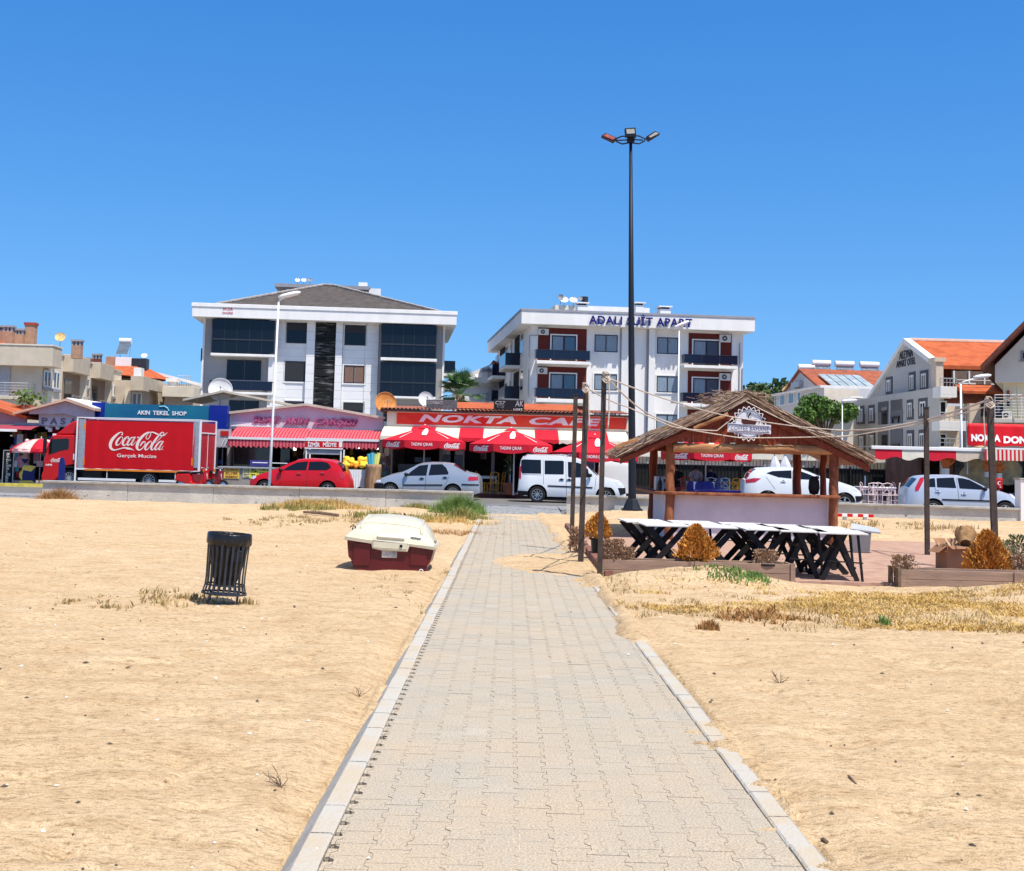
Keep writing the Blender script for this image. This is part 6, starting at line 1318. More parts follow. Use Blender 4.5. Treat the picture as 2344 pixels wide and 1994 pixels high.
# ---- parasols
def parasol(label, zf, top, w, hrib, hval, Y, xs_poles, zbase=.27, letters=True, rz=0.):
    p = at(zf(*top), Y); R_ = w/2; t = thing('cafe_parasol', label, 'parasol', (p.x, Y, zbase), rz, 'red parasols of the cafe'); zt_ = p.z-zbase
    q = MB(); V = []; n = 8
    def cor(k, r, z): a = PI/4*k+PI/8; return (r*math.cos(a), r*math.sin(a), z)
    rows = [[cor(k, .28, zt_) for k in range(n+1)]]
    for u in (.12,.3,.5,.75,1.0): rows.append([cor(k, .28+(R_-.28)*u, zt_-hrib*(u*.9+.1*u*u)) for k in range(n+1)])
    q.grid(rows); can = q.build('canopy', AWR, t, thick=.012)
    q = MB(); q.grid([[cor(k, .34, zt_+.03) for k in range(n+1)],[cor(k, .08, zt_+.16) for k in range(n+1)]]); q.add([cor(k,.08,zt_+.16) for k in range(n)],[tuple(range(n))]); q.build('vent_cap', AWR, can, thick=.01)
    q = MB(); ze = zt_-hrib
    for k in range(n):
        A, B = Vector(cor(k,R_,ze)), Vector(cor(k+1,R_,ze)); m_ = 10
        q.grid([[tuple(A.lerp(B,i/m_)) for i in range(m_+1)],[tuple(A.lerp(B,i/m_)+Vector((0,0,-hval*(.8+.25*abs(math.sin(PI*i/m_)))))) for i in range(m_+1)]])
    val = q.build('valance', AWR, t, thick=.01)
    MB().tube([(0,0,0),(0,0,zt_+.2)], .028, 8).build('pole', WMET, t, smooth=True)
    q = MB()
    for k in range(n): q.tube([(0,0,zt_-hrib*1.1),Vector(cor(k,R_*.97,ze+.02))], .012, 4)
    q.build('ribs', GALV, t); bx('base', CONC, t, -.3,.3,-.3,.3,0,.08)
    if letters:
        q = MB(); LT = WHL
        for k, kind in ((5,0),(6,1),(4,1)):     # the flap facing the beach carries the slogan, its neighbours the script
            A, B = Vector(cor(k,R_+.012,ze)), Vector(cor(k+1,R_+.012,ze))
            d = (B-A).normalized(); L = (B-A).length
            if kind == 0:
                o = text('TADINI ÇIKAR', 'valance_lettering', LT, None, 0, L*.62, 0, hval*.42, 0, .004, .01)
                o.parent = t; o.location = tuple(A+d*L*.19+Vector((0,0,-hval*.68))); o.rotation_euler.z = math.atan2(d.y, d.x)
            else:
                m_ = MB(); sc = L*.62/1740; ribbon(m_, [[(a,b,max(c,60)) for a,b,c in s] for s in COKE], lambda a,b: ((a-130)*sc, -(b-180)*sc*.75), -.004, 0); o = m_.build('valance_script', LT, t); o.location = tuple(A+d*L*.19+Vector((0,0,-hval*.22))); o.rotation_euler.z = math.atan2(d.y, d.x)
        # white contour mark on the front panel
        A = Vector(cor(5,R_*.62,0)).lerp(Vector(cor(6,R_*.62,0)),.5); zz = lambda r: zt_-hrib*((r-.28)/(R_-.28)*.97)+.035
        m_ = MB(); pts = []
        for i in range(9): u = i/8; r = R_*(.22+.5*u); pts.append((r, .05+.07*math.sin(u*2.6)))
        L1 = [(.12+w_-.1*(r/R_), -r*.92, zz(r*.97)+.01) for r, w_ in pts]; L2 = [(.12-w_-.1*(r/R_), -r*.92, zz(r*.97)+.01) for r, w_ in pts]; m_.grid([L1, L2]); m_.build('white_mark', LT, can)
        for k in (6,7,4,3):
            m_ = MB(); a0 = PI/4*k+PI/8+(PI/9 if k != 4 else PI/6); 
            m_.grid([[((.28+(R_-.28)*u)*math.cos(a0+s*.02)*.965, (.28+(R_-.28)*u)*math.sin(a0+s*.02)*.965, zt_-hrib*(u*.9+.1*u*u)+.03) for u in (.35,.6,.85)] for s in (-1,1)]); m_.build('white_stripe', LT, can)
    return t
parasol('red parasol with white script in front of the cafe, behind the silver saloon', Z5, (430,330), 3.75, .52, .36, 57.5, None)
parasol('red parasol with white script in the middle of the cafe front, above the yellow chairs', Z5, (1070,352), 3.75, .55, .36, 57.0, None)
parasol('red parasol with white script behind the white van and the left posts', Z5, (1690,402), 3.75, .60, .36, 55.8, None)
parasol('red parasol with white script seen under the thatched roof of the kiosk', Z6, (690,450), 3.9, .62, .36, 56.5, None)
p = at(Z5(1090,600), 56.2); tag(MB().tube([(0,0,0),(0,0,2.35)], .03, 8).build('steel_post', WMET, None, loc=(p.x,56.2,.27)), 'thin pale steel post beside the plant pot at the cafe', 'post')
# ---- chairs and tables
def bistro_chair(label, loc, rz, mat, group, name='bistro_chair'):
    t = thing(name, label, 'chair', loc, rz, group)
    bx('seat', mat, t, -.21,.21,-.2,.2,.44,.475,bev=.01)
    for sx in (-.18,.18):
        MB().bar((sx,-.17,0),(sx,-.17,.44),.035).build('leg', mat, t); MB().tube([(sx,.17,0),(sx,.18,.46),(sx,.23,.9)],.019,6).build('leg', mat, t)
    q = MB(); q.tube([(-.19,.23,.88),(0,.25,.93),(.19,.23,.88)],.02,6); q.bar((-.18,.19,.52),(.18,.22,.86),.022); q.bar((.18,.19,.52),(-.18,.22,.86),.022); q.bar((-.18,.19,.52),(.18,.19,.52),.025); q.build('backrest', mat, t)
    q = MB(); q.bar((-.18,-.17,.2),(.18,-.17,.2),.02); q.bar((-.18,.17,.2),(.18,.17,.2),.02); q.bar((-.18,-.17,.25),(-.18,.17,.25),.02); q.bar((.18,-.17,.25),(.18,.17,.25),.02); q.build('stretcher', mat, t)
    return t
def cafe_table(label, loc, mat, group, w=.75, cloth=None, top=None):
    t = thing('cafe_table', label, 'table', loc, 0, group); bx('tabletop', top or mat, t, -w/2,w/2,-w/2,w/2,.72,.755,bev=.01)
    for sx in (-1,1):
        for sy in (-1,1): MB().bar((sx*(w/2-.05),sy*(w/2-.05),0),(sx*(w/2-.05),sy*(w/2-.05),.72),.05).build('leg', mat, t)
    bx('apron', mat, t, -w/2+.03,w/2-.03,-w/2+.03,w/2-.03,.64,.719); return t
def put(zf, p, Y): q = at(zf(*p), Y); return (q.x, Y, .27)
cafe_table('white cafe table between two yellow chairs in front of the cafe', put(Z5,(905,700),57.6), WHITE, 'cafe tables', .7)
g = 'yellow wooden chairs at the cafe'
bistro_chair('yellow wooden chair at the left of the white cafe table', put(Z5,(850,700),57.2), R(80), YELW, g); bistro_chair('yellow wooden chair seen square on, right of the white cafe table', put(Z5,(935,700),56.9), R(200), YELW, g); bistro_chair('yellow wooden chair farther right beside the plant pot', put(Z5,(980,700),57.8), R(250), YELW, g)
g = 'pale pink cafe chairs'
for (px, Y, rz, lab, mt) in ((180,52.6,90,'pale pink chair at the left end of the row, close to the white crossover',PINKW),(232,52.2,185,'pale pink cross back chair seen square on beside the crossover nose',PINKW),(300,52.8,175,'pale pink chair half hidden left of the pale table',PINKW),(395,52.2,190,'pale pink cross back chair right of the pale table',PINKW),(500,52.6,255,'pale pink chair turned sideways at the right of the pale table',PINKW),
    (570,53.8,90,'shaded mauve chair left of the silver blue hatchback',pm('mauve_paint',(.32,.20,.22),.5,.06)),(640,54.0,200,'shaded mauve chair tucked against the silver blue hatchback',MATS['mauve_paint'] if 'mauve_paint' in MATS else PINKW)):
    bistro_chair(lab, put(ZR,(px,800),Y), R(rz), mt, g)
cafe_table('pale table with white top between the pink chairs', put(ZR,(350,760),52.9), PINKW, 'cafe tables', .95, top=WHITE); cafe_table('pale table beside the nose of the white crossover', put(ZR,(190,760),53.3), PINKW, 'cafe tables', .9, top=WHITE)
for k, (px, Y, lab) in enumerate(((800,58.0,'white cafe table seen through the kiosk near the blue cloth'),(1880,57.5,'bare wooden topped cafe table seen through the kiosk at right'),(1330,57,'cafe table with white top in front of the seated man in white'))):
    cafe_table(lab, put(ZK,(px,600),Y), WHITE if k != 1 else YELW, 'cafe tables', .8)
BLUEC = pm('blue_table_cloth', (.035,.035,.20), .8, .2, 4)
p = put(ZK,(1440,600),56.0); cafe_table('cafe table under a dark blue cloth seen through the kiosk', p, WHITE, 'cafe tables', .9)
q = MB(); n = 24; rows = []
for r_, z in ((.0,.77),(.5,.77),(.53,.74),(.55,.45),(.58,.30)): rows.append([(r_*math.cos(2*PI*k/n)*1.15*(1+.05*math.sin(6*2*PI*k/n)*(r_>.52)), r_*math.sin(2*PI*k/n)*(1+.05*math.sin(6*2*PI*k/n)*(r_>.52)), z) for k in range(n+1)])
q.grid(rows); tag(q.build('tablecloth', BLUEC, None, loc=(p[0],p[1],p[2]+.0), smooth=50), 'dark blue cloth draped over a cafe table behind the kiosk', 'tablecloth')
for (px, rz, lab, mt) in ((1560,180,'white chair in front of the dark haired man, behind the kiosk',WHITE),(1720,190,'bright blue chair behind the kiosk',pm('bright_blue_paint',(.03,.16,.50),.5,.05)),(1800,170,'white chair right of the bright blue chair',WHITE),(1010,90,'dark red chair behind the front left kiosk post',MAR),(1150,185,'red chair next to the thin white post behind the kiosk',REDSG),(1930,200,'yellow wooden chair behind the crossover',YELW),(2050,190,'yellow wooden chair right of the bare wooden table',YELW)):
    bistro_chair(lab, put(ZK,(px,600),56.6), R(rz), mt, 'cafe chairs seen through the kiosk')
# ---- seated guests
def person_seated(label, loc, rz, shirt, hair, arms=0, skin=None):
    t = thing('person', label, 'person', loc, rz)
    J = {'pel':(0,0,.52),'sp':(0,.02,.75),'ch':(0,0,1.0),'nk':(0,-.01,1.17),'hd':(0,-.03,1.30),'hl':(-.10,-.02,.5),'kl':(-.13,-.44,.50),'fl':(-.13,-.42,.08),'tl':(-.14,-.55,.05),'hr':(.10,-.02,.5),'kr':(.13,-.44,.50),'fr':(.13,-.42,.08),'tr':(.14,-.55,.05),
         'sl':(-.19,0,1.10),'el':(-.25,-.10,.86),'wl':(-.14,-.34,.80),'ml':(-.10,-.42,.80),'sr':(.19,0,1.10),'er':(.25,-.10,.86),'wr':(.14,-.34,.80),'mr':(.10,-.42,.80)}
    E = [('pel','sp'),('sp','ch'),('ch','nk'),('nk','hd'),('pel','hl'),('hl','kl'),('kl','fl'),('fl','tl'),('pel','hr'),('hr','kr'),('kr','fr'),('fr','tr'),('ch','sl'),('sl','el'),('el','wl'),('wl','ml'),('ch','sr'),('sr','er'),('er','wr'),('wr','mr')]
    rad = dict(pel=.15,sp=.13,ch=.14,nk=.06,hd=.085,hl=.10,kl=.07,fl=.05,tl=.04,hr=.10,kr=.07,fr=.05,tr=.04,sl=.07,el=.05,wl=.033,ml=.04,sr=.07,er=.05,wr=.033,mr=.04)
    ks = list(J); me = bpy.data.meshes.new('body'); me.from_pydata([J[k] for k in ks], [(ks.index(a), ks.index(b)) for a, b in E], [])
    o = bpy.data.objects.new('body', me); COL.objects.link(o); o.parent = t; md = o.modifiers.new('skin','SKIN'); 
    for i, k in enumerate(ks): me.skin_vertices[0].data[i].radius = (rad[k], rad[k]); me.skin_vertices[0].data[i].use_root = (i == 0)
    o.modifiers.new('s','SUBSURF').levels = 1; o.modifiers['s'].render_levels = 1; md.use_smooth_shade = True
    me.materials.append(skin or pm('skin', (.38,.20,.13), .55, .06, 8))
    q = MB(); q.lathe([(.001,1.43),(.06,1.42),(.098,1.37),(.104,1.31),(.095,1.27)], 16, (0,-.02,0)); q.build('hair', hair, t, smooth=True)
    q = MB(); rows = [[(rx*math.cos(2*PI*k/20), .01+ry*math.sin(2*PI*k/20), z) for k in range(21)] for rx, ry, z in ((.175,.15,.50),(.165,.145,.7),(.19,.15,.95),(.215,.13,1.08),(.17,.10,1.15),(.075,.075,1.185))]; q.grid(rows); sh = q.build('shirt', shirt, t, smooth=True)
    for s_ in (-1,1): MB().tube([(s_*.18,0,1.09),(s_*.225,-.05,.97),(s_*.25,-.10,.88)], [.085,.078,.068], 10).build('sleeve', shirt, sh, smooth=True)
    q = MB()
    for s_ in (-1,1): q.tube([(s_*.09,.0,.52),(s_*.13,-.44,.51),(s_*.13,-.43,.40),(s_*.13,-.42,.16)], [.12,.088,.085,.07], 10)
    q.build('trousers', pm('dark_trousers',(.03,.035,.05),.8,.1), t, smooth=True)
    q = MB()
    for s_ in (-1,1): q.box(s_*.13-.045, s_*.13+.045, -.60,-.36,0,.08)
    q.build('shoes', BLACK, t, bev=.02)
    q = MB()
    for s_ in (-1,1):   # fingers resting on the table edge
        for k in range(4): q.tube([(s_*(.085+.018*k),-.43,.80),(s_*(.083+.018*k),-.47-.004*(k%2),.795),(s_*(.083+.018*k),-.495,.782)], .009, 5)
        q.tube([(s_*.075,-.40,.80),(s_*.055,-.43,.795)], .01, 5)
    q.build('fingers', MATS.get('skin') or skin, t)
    q = MB(); q.box(-.035,-.02,-.112,-.10,1.305,1.313).box(.02,.035,-.112,-.10,1.305,1.313).box(-.022,.022,-.112,-.10,1.245,1.25); q.build('eyes_and_mouth', BLACK, t); MB().prism([(-.012,1.27),(.012,1.27),(0,1.31)], -.128,-.10).build('nose', MATS['skin'], t)
    return t
SK = pm('skin', (.38,.20,.13), .55, .06, 8); HAIRB = pm('black_hair', (.012,.010,.009), .6, .2, 20)
for px, lab, sh in ((1330,'seated person in a white shirt at a cafe table, seen through the kiosk',pm('white_shirt',(.42,.40,.42),.8,.1)),(1560,'seated dark haired person in a navy top, seen through the kiosk',pm('navy_shirt',(.012,.015,.05),.8,.1))):
    loc = put(ZK,(px,600),58.4); person_seated(lab, loc, R(4), sh, HAIRB)
    bistro_chair('white chair on which a guest sits behind the kiosk, '+('left one' if px < 1500 else 'right one'), (loc[0], loc[1]+.05, loc[2]), R(0), WHITE, 'cafe chairs seen through the kiosk')
p = put(ZK,(1020,600),57.6); person_seated('seated person in dark clothes half hidden behind the front left kiosk post', p, R(-10), pm('dark_shirt',(.02,.018,.02),.8,.1), HAIRB)
# plant in a terracotta pot
def pot_plant(label, loc, kind):
    t = thing('potted_plant', label, 'plant', loc)
    MB().lathe([(.19,0),(.24,.42),(.27,.42),(.27,.50),(.22,.50),(.21,.44)], 20, cap=False).build('pot', pm('terracotta',(.30,.10,.05),.8,.15), t, smooth=40)
    MB().tube([(0,0,.4),(.03,0,.9),(-.02,.02,1.6),(.02,0,2.1)], [.03,.025,.02,.01], 6).build('stem', DRYW, t)
    rng = np.random.default_rng(8); n = 160; u = rng.uniform(.1,1,n); a = rng.uniform(0,2*PI,n); V, F = clump_mesh(n, lambda k: np.stack([np.cos(a)*.22*rng.uniform(.2,1,n), np.sin(a)*.22*rng.uniform(.2,1,n), .7+u*1.5],1), .13, rng)
    o = mesh_np('foliage', V, F, pm('pot_leaf',(.05,.10,.03),.7,.3,5), False); o.parent = t; return t
pot_plant('tall thin plant in a terracotta pot right of the yellow chairs', put(Z5,(1048,700),56.6), 0)
# ---- bazaar with the striped awnings
f = Fr(Z3(160,800), SH+.2, 0, .27)
def c3(a, b, d=0.): return f.box(Z3(*a), Z3(*b), d)
t = fthing('bazaar_building', 'gabled bazaar with pale mauve front, magenta lettering and red striped awnings', 'shop', f)
x0, x1 = f.loc(Z3(160,300))[0], f.loc(Z3(1330,300))[0]; zl = f.loc(Z3(400,330))[1]
PG = [f.loc(Z3(*p)) for p in ((160,345),(1330,345),(1330,265),(745,160),(160,228))]; PG[0] = (PG[0][0], zl-.1); PG[1] = (PG[1][0], zl-.1)
MAUV = pm('pale_mauve_front', (.58,.48,.53), .8, .08, 1.2, col2=(.64,.57,.60))
MB().prism(PG, -.0, .15).build('gable_front', MAUV, t); shell(t, x0+.1, x1-.1, .16, 8, zl-.1, 0)
q = MB(); ap_ = PG[3]; q.prism([(PG[4][0]-.2,PG[4][1]-.02),(ap_[0],ap_[1]-.02),(ap_[0],ap_[1]+.09),(PG[4][0]-.2,PG[4][1]+.09)], -.25, 8); q.prism([(ap_[0],ap_[1]-.02),(PG[2][0]+.1,PG[2][1]-.02),(PG[2][0]+.1,PG[2][1]+.09),(ap_[0],ap_[1]+.09)], -.25, 8); q.build('roof', pm('cream_sheet_roof',(.50,.44,.36),.8,.15,2), t)
MAG = pm('magenta_letters', (.22,.05,.12), .6, .3, 2); MAGL = pm('pink_letters', (.42,.10,.22), .6, .2, 2)
for w_, xa, xb, ya, yb, m_ in (('SUAT',340,550,252,300,MAG),('AKIN',575,770,258,308,MAG),('ÇARŞISI',810,1138,262,330,MAG)):
    a, b = f.loc(Z3(xa,yb)), f.loc(Z3(xb,ya)); zc = (a[1]+b[1])/2; h = .92 if w_ != 'ÇARŞISI' else 1.15; text(w_, 'sign_lettering', m_, t, a[0], b[0], f.loc(Z3(xa,yb))[1]-(.0 if w_ != 'ÇARŞISI' else 0), f.loc(Z3(xa,ya))[1], -.03, .06, .03, .3)
    text(w_, 'sign_lettering', MAGL, t, a[0]-.07, b[0]-.07, f.loc(Z3(xa,yb))[1]+.07, f.loc(Z3(xa,ya))[1]+.07, -.075, .03, .012, .3)
a, b = f.loc(Z3(163,320)), f.loc(Z3(480,292)); bx('white_band', WHITE, t, a[0], b[0], -.05, -.003, a[1], b[1])
for (xa, xb, ya, yb) in ((145,733,322,402),(737,1305,340,410)):
    zt_, zb_ = f.loc(Z3(xa,ya),-.1)[1], f.loc(Z3(xa,yb),-1.9)[1]; X0, X1 = f.loc(Z3(xa,yb),-1.9)[0], f.loc(Z3(xb,yb),-1.9)[0]; n = 46
    for par_, mt in ((0,pm('bazaar_red_canvas',(.42,.03,.055),.8,.1,2)),(1,pm('bazaar_pink_canvas',(.55,.13,.15),.8,.1,2))):
        q = MB()
        for k in range(n):
            if k % 2 != par_: continue
            u0, u1 = X0+(X1-X0)*k/n, X0+(X1-X0)*(k+1)/n
            q.grid([[(u0,-.1-1.8*v,zt_+(zb_-zt_)*v+.06*math.sin(v*PI)),(u1,-.1-1.8*v,zt_+(zb_-zt_)*v+.06*math.sin(v*PI))] for v in (0,.25,.5,.75,1)]); q.grid([[(u0,-1.93,zb_-.08),(u1,-1.93,zb_-.08)],[(u0,-1.94,zb_-.36-.05*(k%3)),(u1,-1.94,zb_-.36-.05*((k+1)%3))]])
        q.build('awning', mt, t)
    bx('awning_bar', WMET, t, X0, X1, -1.97, -1.88, zb_-.09, zb_+.01)
for a, b in (((138,440),(150,700)),((722,420),(736,700)),((1300,430),(1318,700))): c = c3(a, b, -.1); bx('pillar', MIDGREY, t, c[0], c[1], -.1, .15, .03, zl-.11)
c = c3((160,450),(480,600),.6); o = bx('shop_window', pm('shop_glass',(.05,.065,.065),.1,.3,1,spec=.6), t, c[0], c[1], .6, .64, .6, zl-.5)
c = c3((545,470),(610,600),1.2); bx('glass_door', MATS['shop_glass'], t, c[0], c[1], 1.2, 1.24, .03, c[3])
goods(t, x0+.4, x1-.4, 3., .8, 2.4, 70, COLS, 5)
c = c3((560,440),(625,475),.5); NEON = pm('red_neon', (.9,.03,.03), .5, 0, emit=1.2); bx('neon_sign', DARK, t, c[0]-.1, c[1]+.15, .45, .5, c[2]-.1, c[3]+.1); text('4.9', 'neon_lettering', NEON, t, c[0], c[1], c[2], c[3], .44, .01, .02)
LMP = pm('lit_bulb', (1,.95,.85), .5, 0, emit=3.)
q = MB()
for px, py in ((265,447),(652,492),(1142,478),(1170,470),(1282,485)): c = f.loc(Z3(px,py),-.5); q.lathe([(.001,-.09),(.07,-.06),(.075,.02),(.03,.09),(.001,.1)], 10, (c[0],-.5,c[1]))
q.build('lamp_bulb', LMP, t)
# silver vendor counter
f2 = Fr(Z3(100,760), 57.5, 0, .27); t = fthing('vendor_counter', 'dented steel vendor counter with yellow price boards in front of the bazaar', 'counter', f2)
def v3(a, b, d=0.): return f2.box(Z3(*a), Z3(*b), d)
c = v3((90,640),(480,762)); bx('cabinet', pm('brushed_steel',(.34,.31,.27),.5,.15,2,metal=.3), t, c[0], c[1], 0, .9, .05, c[3], bev=.01); bx('worktop', GALV, t, c[0]-.15, c[1]+.1, -.1, 1., c[3]+.001, c[3]+.07, bev=.01)
q = MB(); [q.lathe([(.05,-.02),(.05,.02)], 10, (xx,.2,.03)) for xx in (c[0]+.1, c[1]-.1)]; q.build('castor', BLACK, t)
YS = pm('yellow_board', (.72,.55,.10), .6, .05)
def ysign(a, b, words, mat=YS, h=.13):
    c = v3(a, b, -.02); o = bx('price_board', mat, t, c[0], c[1], -.03, -.002, c[2], c[3]); n = len(words); H = (c[3]-c[2])/n
    for k, w_ in enumerate(words): zz = c[3]-H*(k+1); text(w_, 'board_lettering', pm('dark_red_ink',(.25,.03,.02),.6,0) if mat is YS and len(words) == 3 else INK, o, c[0]+(c[1]-c[0])*.1, c[1]-(c[1]-c[0])*.08, zz+H*.18, zz+H*.85, -.031, .006, .02)
ysign((112,640),(225,722),('GÜMÜŞ','SILVER','SREBRO')); ysign((256,640),(308,714),('ALTIN','925','10 TL','SET','TAMİR'), pm('pale_yellow',(.75,.70,.35),.6,.05)); ysign((310,640),(365,722),(' 5 ','TL'), pm('lime_yellow',(.72,.68,.08),.6,.05)); ysign((372,640),(455,700),('GÜMÜŞ','SET'), MATS['lime_yellow'])
c = v3((310,580),(442,618),.3); o = bx('display_case', BLUEC, t, c[0], c[1], .3, .6, c[2]-.05, c[3]); 
for k in range(2): bx('case_label', WHL, o, c[0]+.1+k*.85, c[0]+.75+k*.85, .29, .299, c[2]+.08, c[3]-.08)
# mussel cart
f2 = Fr(Z3(740,760), 57.0, 0, .27); t = fthing('mussel_cart', 'white street food cart with red lettered sign behind the red hatchback', 'food cart', f2)
c = v3((740,432),(1015,490)) if 0 else f2.box(Z3(738,432), Z3(1012,490)); bx('sign_panel', REDSG, t, c[0], c[1], -.05, .05, c[2], c[3]); q = MB().box(c[0]-.04,c[1]+.04,-.06,.06,c[3],c[3]+.05).box(c[0]-.04,c[1]+.04,-.06,.06,c[2]-.05,c[2]); q.build('sign_frame', WHITE, t)
for w_, xa, xb in (('İZMİR',752,845),('MİDYE',868,972)): a, b = f2.loc(Z3(xa,476)), f2.loc(Z3(xb,448)); text(w_, 'sign_lettering', WHL, t, a[0], b[0], a[1], b[1]+.06, -.052, .012, .03)
d = f2.box(Z3(992,440), Z3(1015,482)); bx('side_label', WHITE, t, d[0], d[1], -.058, -.051, d[2], d[3])
q = MB(); zc = c[2]-.05
for xx in (c[0], c[1]-.06): q.box(xx, xx+.06, -.03,.03,.1,zc); q.box(xx,xx+.06,1.,1.06,.1,zc)
q.build('frame', WMET, t); bx('cabinet', WHITE, t, c[0]+.02, c[1]-.02, .04, 1., .25, 1.0, bev=.02); a = f2.box(Z3(742,498), Z3(1008,540)); bx('glass_front', pm('pale_glass',(.30,.31,.34),.15,.2,1), t, c[0]+.06, c[1]-.06, 0, .02, a[2], a[3])
text('MİDYE', 'glass_lettering', pm('grey_ink',(.16,.16,.2),.5,0), t, c[0]+.6, c[1]-.9, a[2]+.12, a[3]-.1, -.002, .004, .01, sp=1.2)
# fruit stand with white cloth, driftwood vase with pool noodles
f2 = Fr(Z3(1030,795), 55.5, 0, .12); t = fthing('fruit_stand', 'market stand draped in a white cloth behind the red hatchback', 'market stall', f2)
c = f2.box(Z3(1005,650), Z3(1195,795)); bx('table', DRYW, t, c[0], c[1], .02, 1.2, c[3]-.06, c[3]-.01)
q = MB(); rows = []; n = 40
for k in range(9): u = k/8; rows.append([(c[0]+.3+(c[1]-c[0]-.3)*i/n, -.02-.06*u*abs(math.sin(i*.55+u*.6))-.03*u, c[3]-(c[3]-c[2])*u+(.06*math.sin(i*.3) if k == 8 else 0)) for i in range(n+1)])
q.grid(rows); q.grid([[(c[0],y,c[3]+.005) for y in (-.02,1.2)],[(c[1],y,c[3]+.005) for y in (-.02,1.2)]]); q.build('cloth', pm('white_cloth',(.66,.67,.70),.85,.05), t, smooth=True)
for sx in (c[0]+.05, c[1]-.05): MB().box(sx-.03,sx+.03,1.1,1.16,0,c[3]-.06).build('leg', DRYW, t)
zt_ = c[3]; rr = random.Random(5); ORG = pm('orange_peel',(.75,.25,.02),.5,.12,20); LEM = pm('yellow_fruit',(.80,.55,.04),.5,.12,20)
sp_ = MB().lathe([(.001,-1),(.5,-.87),(.87,-.5),(1,0),(.87,.5),(.5,.87),(.001,1)], 12)
base = {}
for nm, mt in (('orange_fruit',ORG),('yellow_melon',LEM)):
    o = sp_.build(nm, mt, None, smooth=True); base[nm] = o; k = 0
    for i in range(17):
        s = .085 if nm == 'orange_fruit' else .12; xx = f2.o.x+rr.uniform(c[0]+.05,c[1]-.05); yy = f2.o.y+rr.uniform(.08,1.0); zz = f2.o.z+zt_+.01+s+ (yy-f2.o.y)*.32
        oo = o if i == 0 else o.copy(); 
        if i: COL.objects.link(oo)
        oo.location = (xx,yy,zz); oo.scale = (s, s, s) if nm == 'orange_fruit' else (s*1.35, s*.9, s*.9); oo.rotation_euler.z = rr.uniform(0,3)
        tag(oo, 'orange piled on the cloth covered market stand' if nm == 'orange_fruit' else 'yellow melon piled on the cloth covered market stand', 'fruit', 'oranges on the stand' if nm == 'orange_fruit' else 'melons on the stand')
bx('fruit_tray', DRYW, t, c[0], c[1], .05, 1.15, c[3]+.006, c[3]+.012)
f3 = Fr(Z3(1245,795), 55.2, 0, .12); t = fthing('trunk_vase', 'hollow peeled trunk used as a tall bin beside the silver saloon', 'container', f3); h = f3.loc(Z3(1245,612))[1]
q = MB(); q.grid([[((.32+.03*math.sin(3*a)+.02*math.sin(z*9+a))*math.cos(a)*(1.08-.14*math.sin(z*2)), (.32+.03*math.sin(3*a))*math.sin(a), h*z) for a in [2*PI*k/24 for k in range(25)]] for z in (0,.1,.3,.5,.7,.9,1.)]); q.build('trunk', pm('peeled_trunk',(.36,.22,.12),.8,.35,4,.6,20,st=(3,3,.6)), t, smooth=True, thick=.03)
for k, (dx, col, nm) in enumerate(((-.2,(.05,.35,.42),'teal'),(-.05,(.10,.42,.60),'blue'),(.1,(.45,.62,.25),'green'),(.22,(.75,.70,.15),'yellow'))):
    tag(MB().tube([(dx*.4,0,-h+.3),(dx*.7,0,0),(dx,.03,.42+.05*(k%2))], .075, 8).build('pool_noodle', pm(nm+'_foam', col, .8, .08), None, loc=(f3.o.x, f3.o.y, f3.o.z+h), smooth=40), nm+' foam pool noodle standing in the hollow trunk', 'pool noodle', 'foam noodles in the trunk')
# rack of postcards / clutter left of cafe
f2 = Fr(Z3(1310,760), 58.5, 0, .27); t = fthing('souvenir_rack', 'souvenir rack crowded with small goods between bazaar and cafe', 'rack', f2); bx('rack_frame', DRYW, t, -.5,.35,0,.5,0,1.5); goods(t, -.5,.35,-.1,.15,1.5,40,COLS,12,'souvenirs',.08,.2)
# inflatables under awning (blue)
# ---- blue fascia shop
f = Fr(Z1(800,1400), SH+.1, 0, .27)
t = fthing('blue_fascia_shop', 'shop with long teal and blue fascia and white lettering behind the red lorry', 'shop', f)
c = f.box(Z1(802,822), Z1(830,935)); xr = f.loc(Z3(155,160))[0]; zt_, zb_ = c[3], f.loc(Z1(850,1000))[1]-.3
TEAL = pm('teal_fascia', (.012,.16,.25), .4, .25, .35, col2=(.008,.10,.22)); BLU = pm('deep_blue_panel', (.004,.02,.24), .4, .05)
x0 = c[0]; xm0 = x0+.6; xm1 = xr-.8
bx('fascia_sign', TEAL, t, xm0, xm1, -.5, .1, zb_, zt_); bx('fascia_end', BLU, t, x0, xm0-.002, -.5, .1, zb_, zt_+.04); bx('fascia_end', BLU, t, xm1+.002, xr, -.55, .1, zb_, zt_+.03)
q = MB().tube([(xm0+9.5,-.52,zt_-.3),(xm0+10.2,-.52,zt_-.26),(xm0+10.7,-.52,zt_-.4),(xm0+11.0,-.52,zt_-.6)], .025, 4) if 0 else MB().tube([f3_ for f3_ in [(f.loc(Z1(xx,yy),-.52)[0],-.515,f.loc(Z1(xx,yy),-.52)[1]) for xx,yy in ((1340,848),(1385,846),(1410,862),(1420,885))]], .03, 5); q.build('swoosh_mark', pm('pale_teal',(.2,.5,.6),.5,0), t)
for w_, xa, xb in (('AKIN',1155,1262),('TEKEL',1285,1425),('SHOP',1447,1570)): a, b = f.loc(Z1(xa,920),-.5), f.loc(Z1(xb,882),-.5); text(w_, 'sign_lettering', WHL, t, a[0], b[0], f.loc(Z1(1155,915),-.5)[1], f.loc(Z1(1155,880),-.5)[1], -.502, .02, .02)
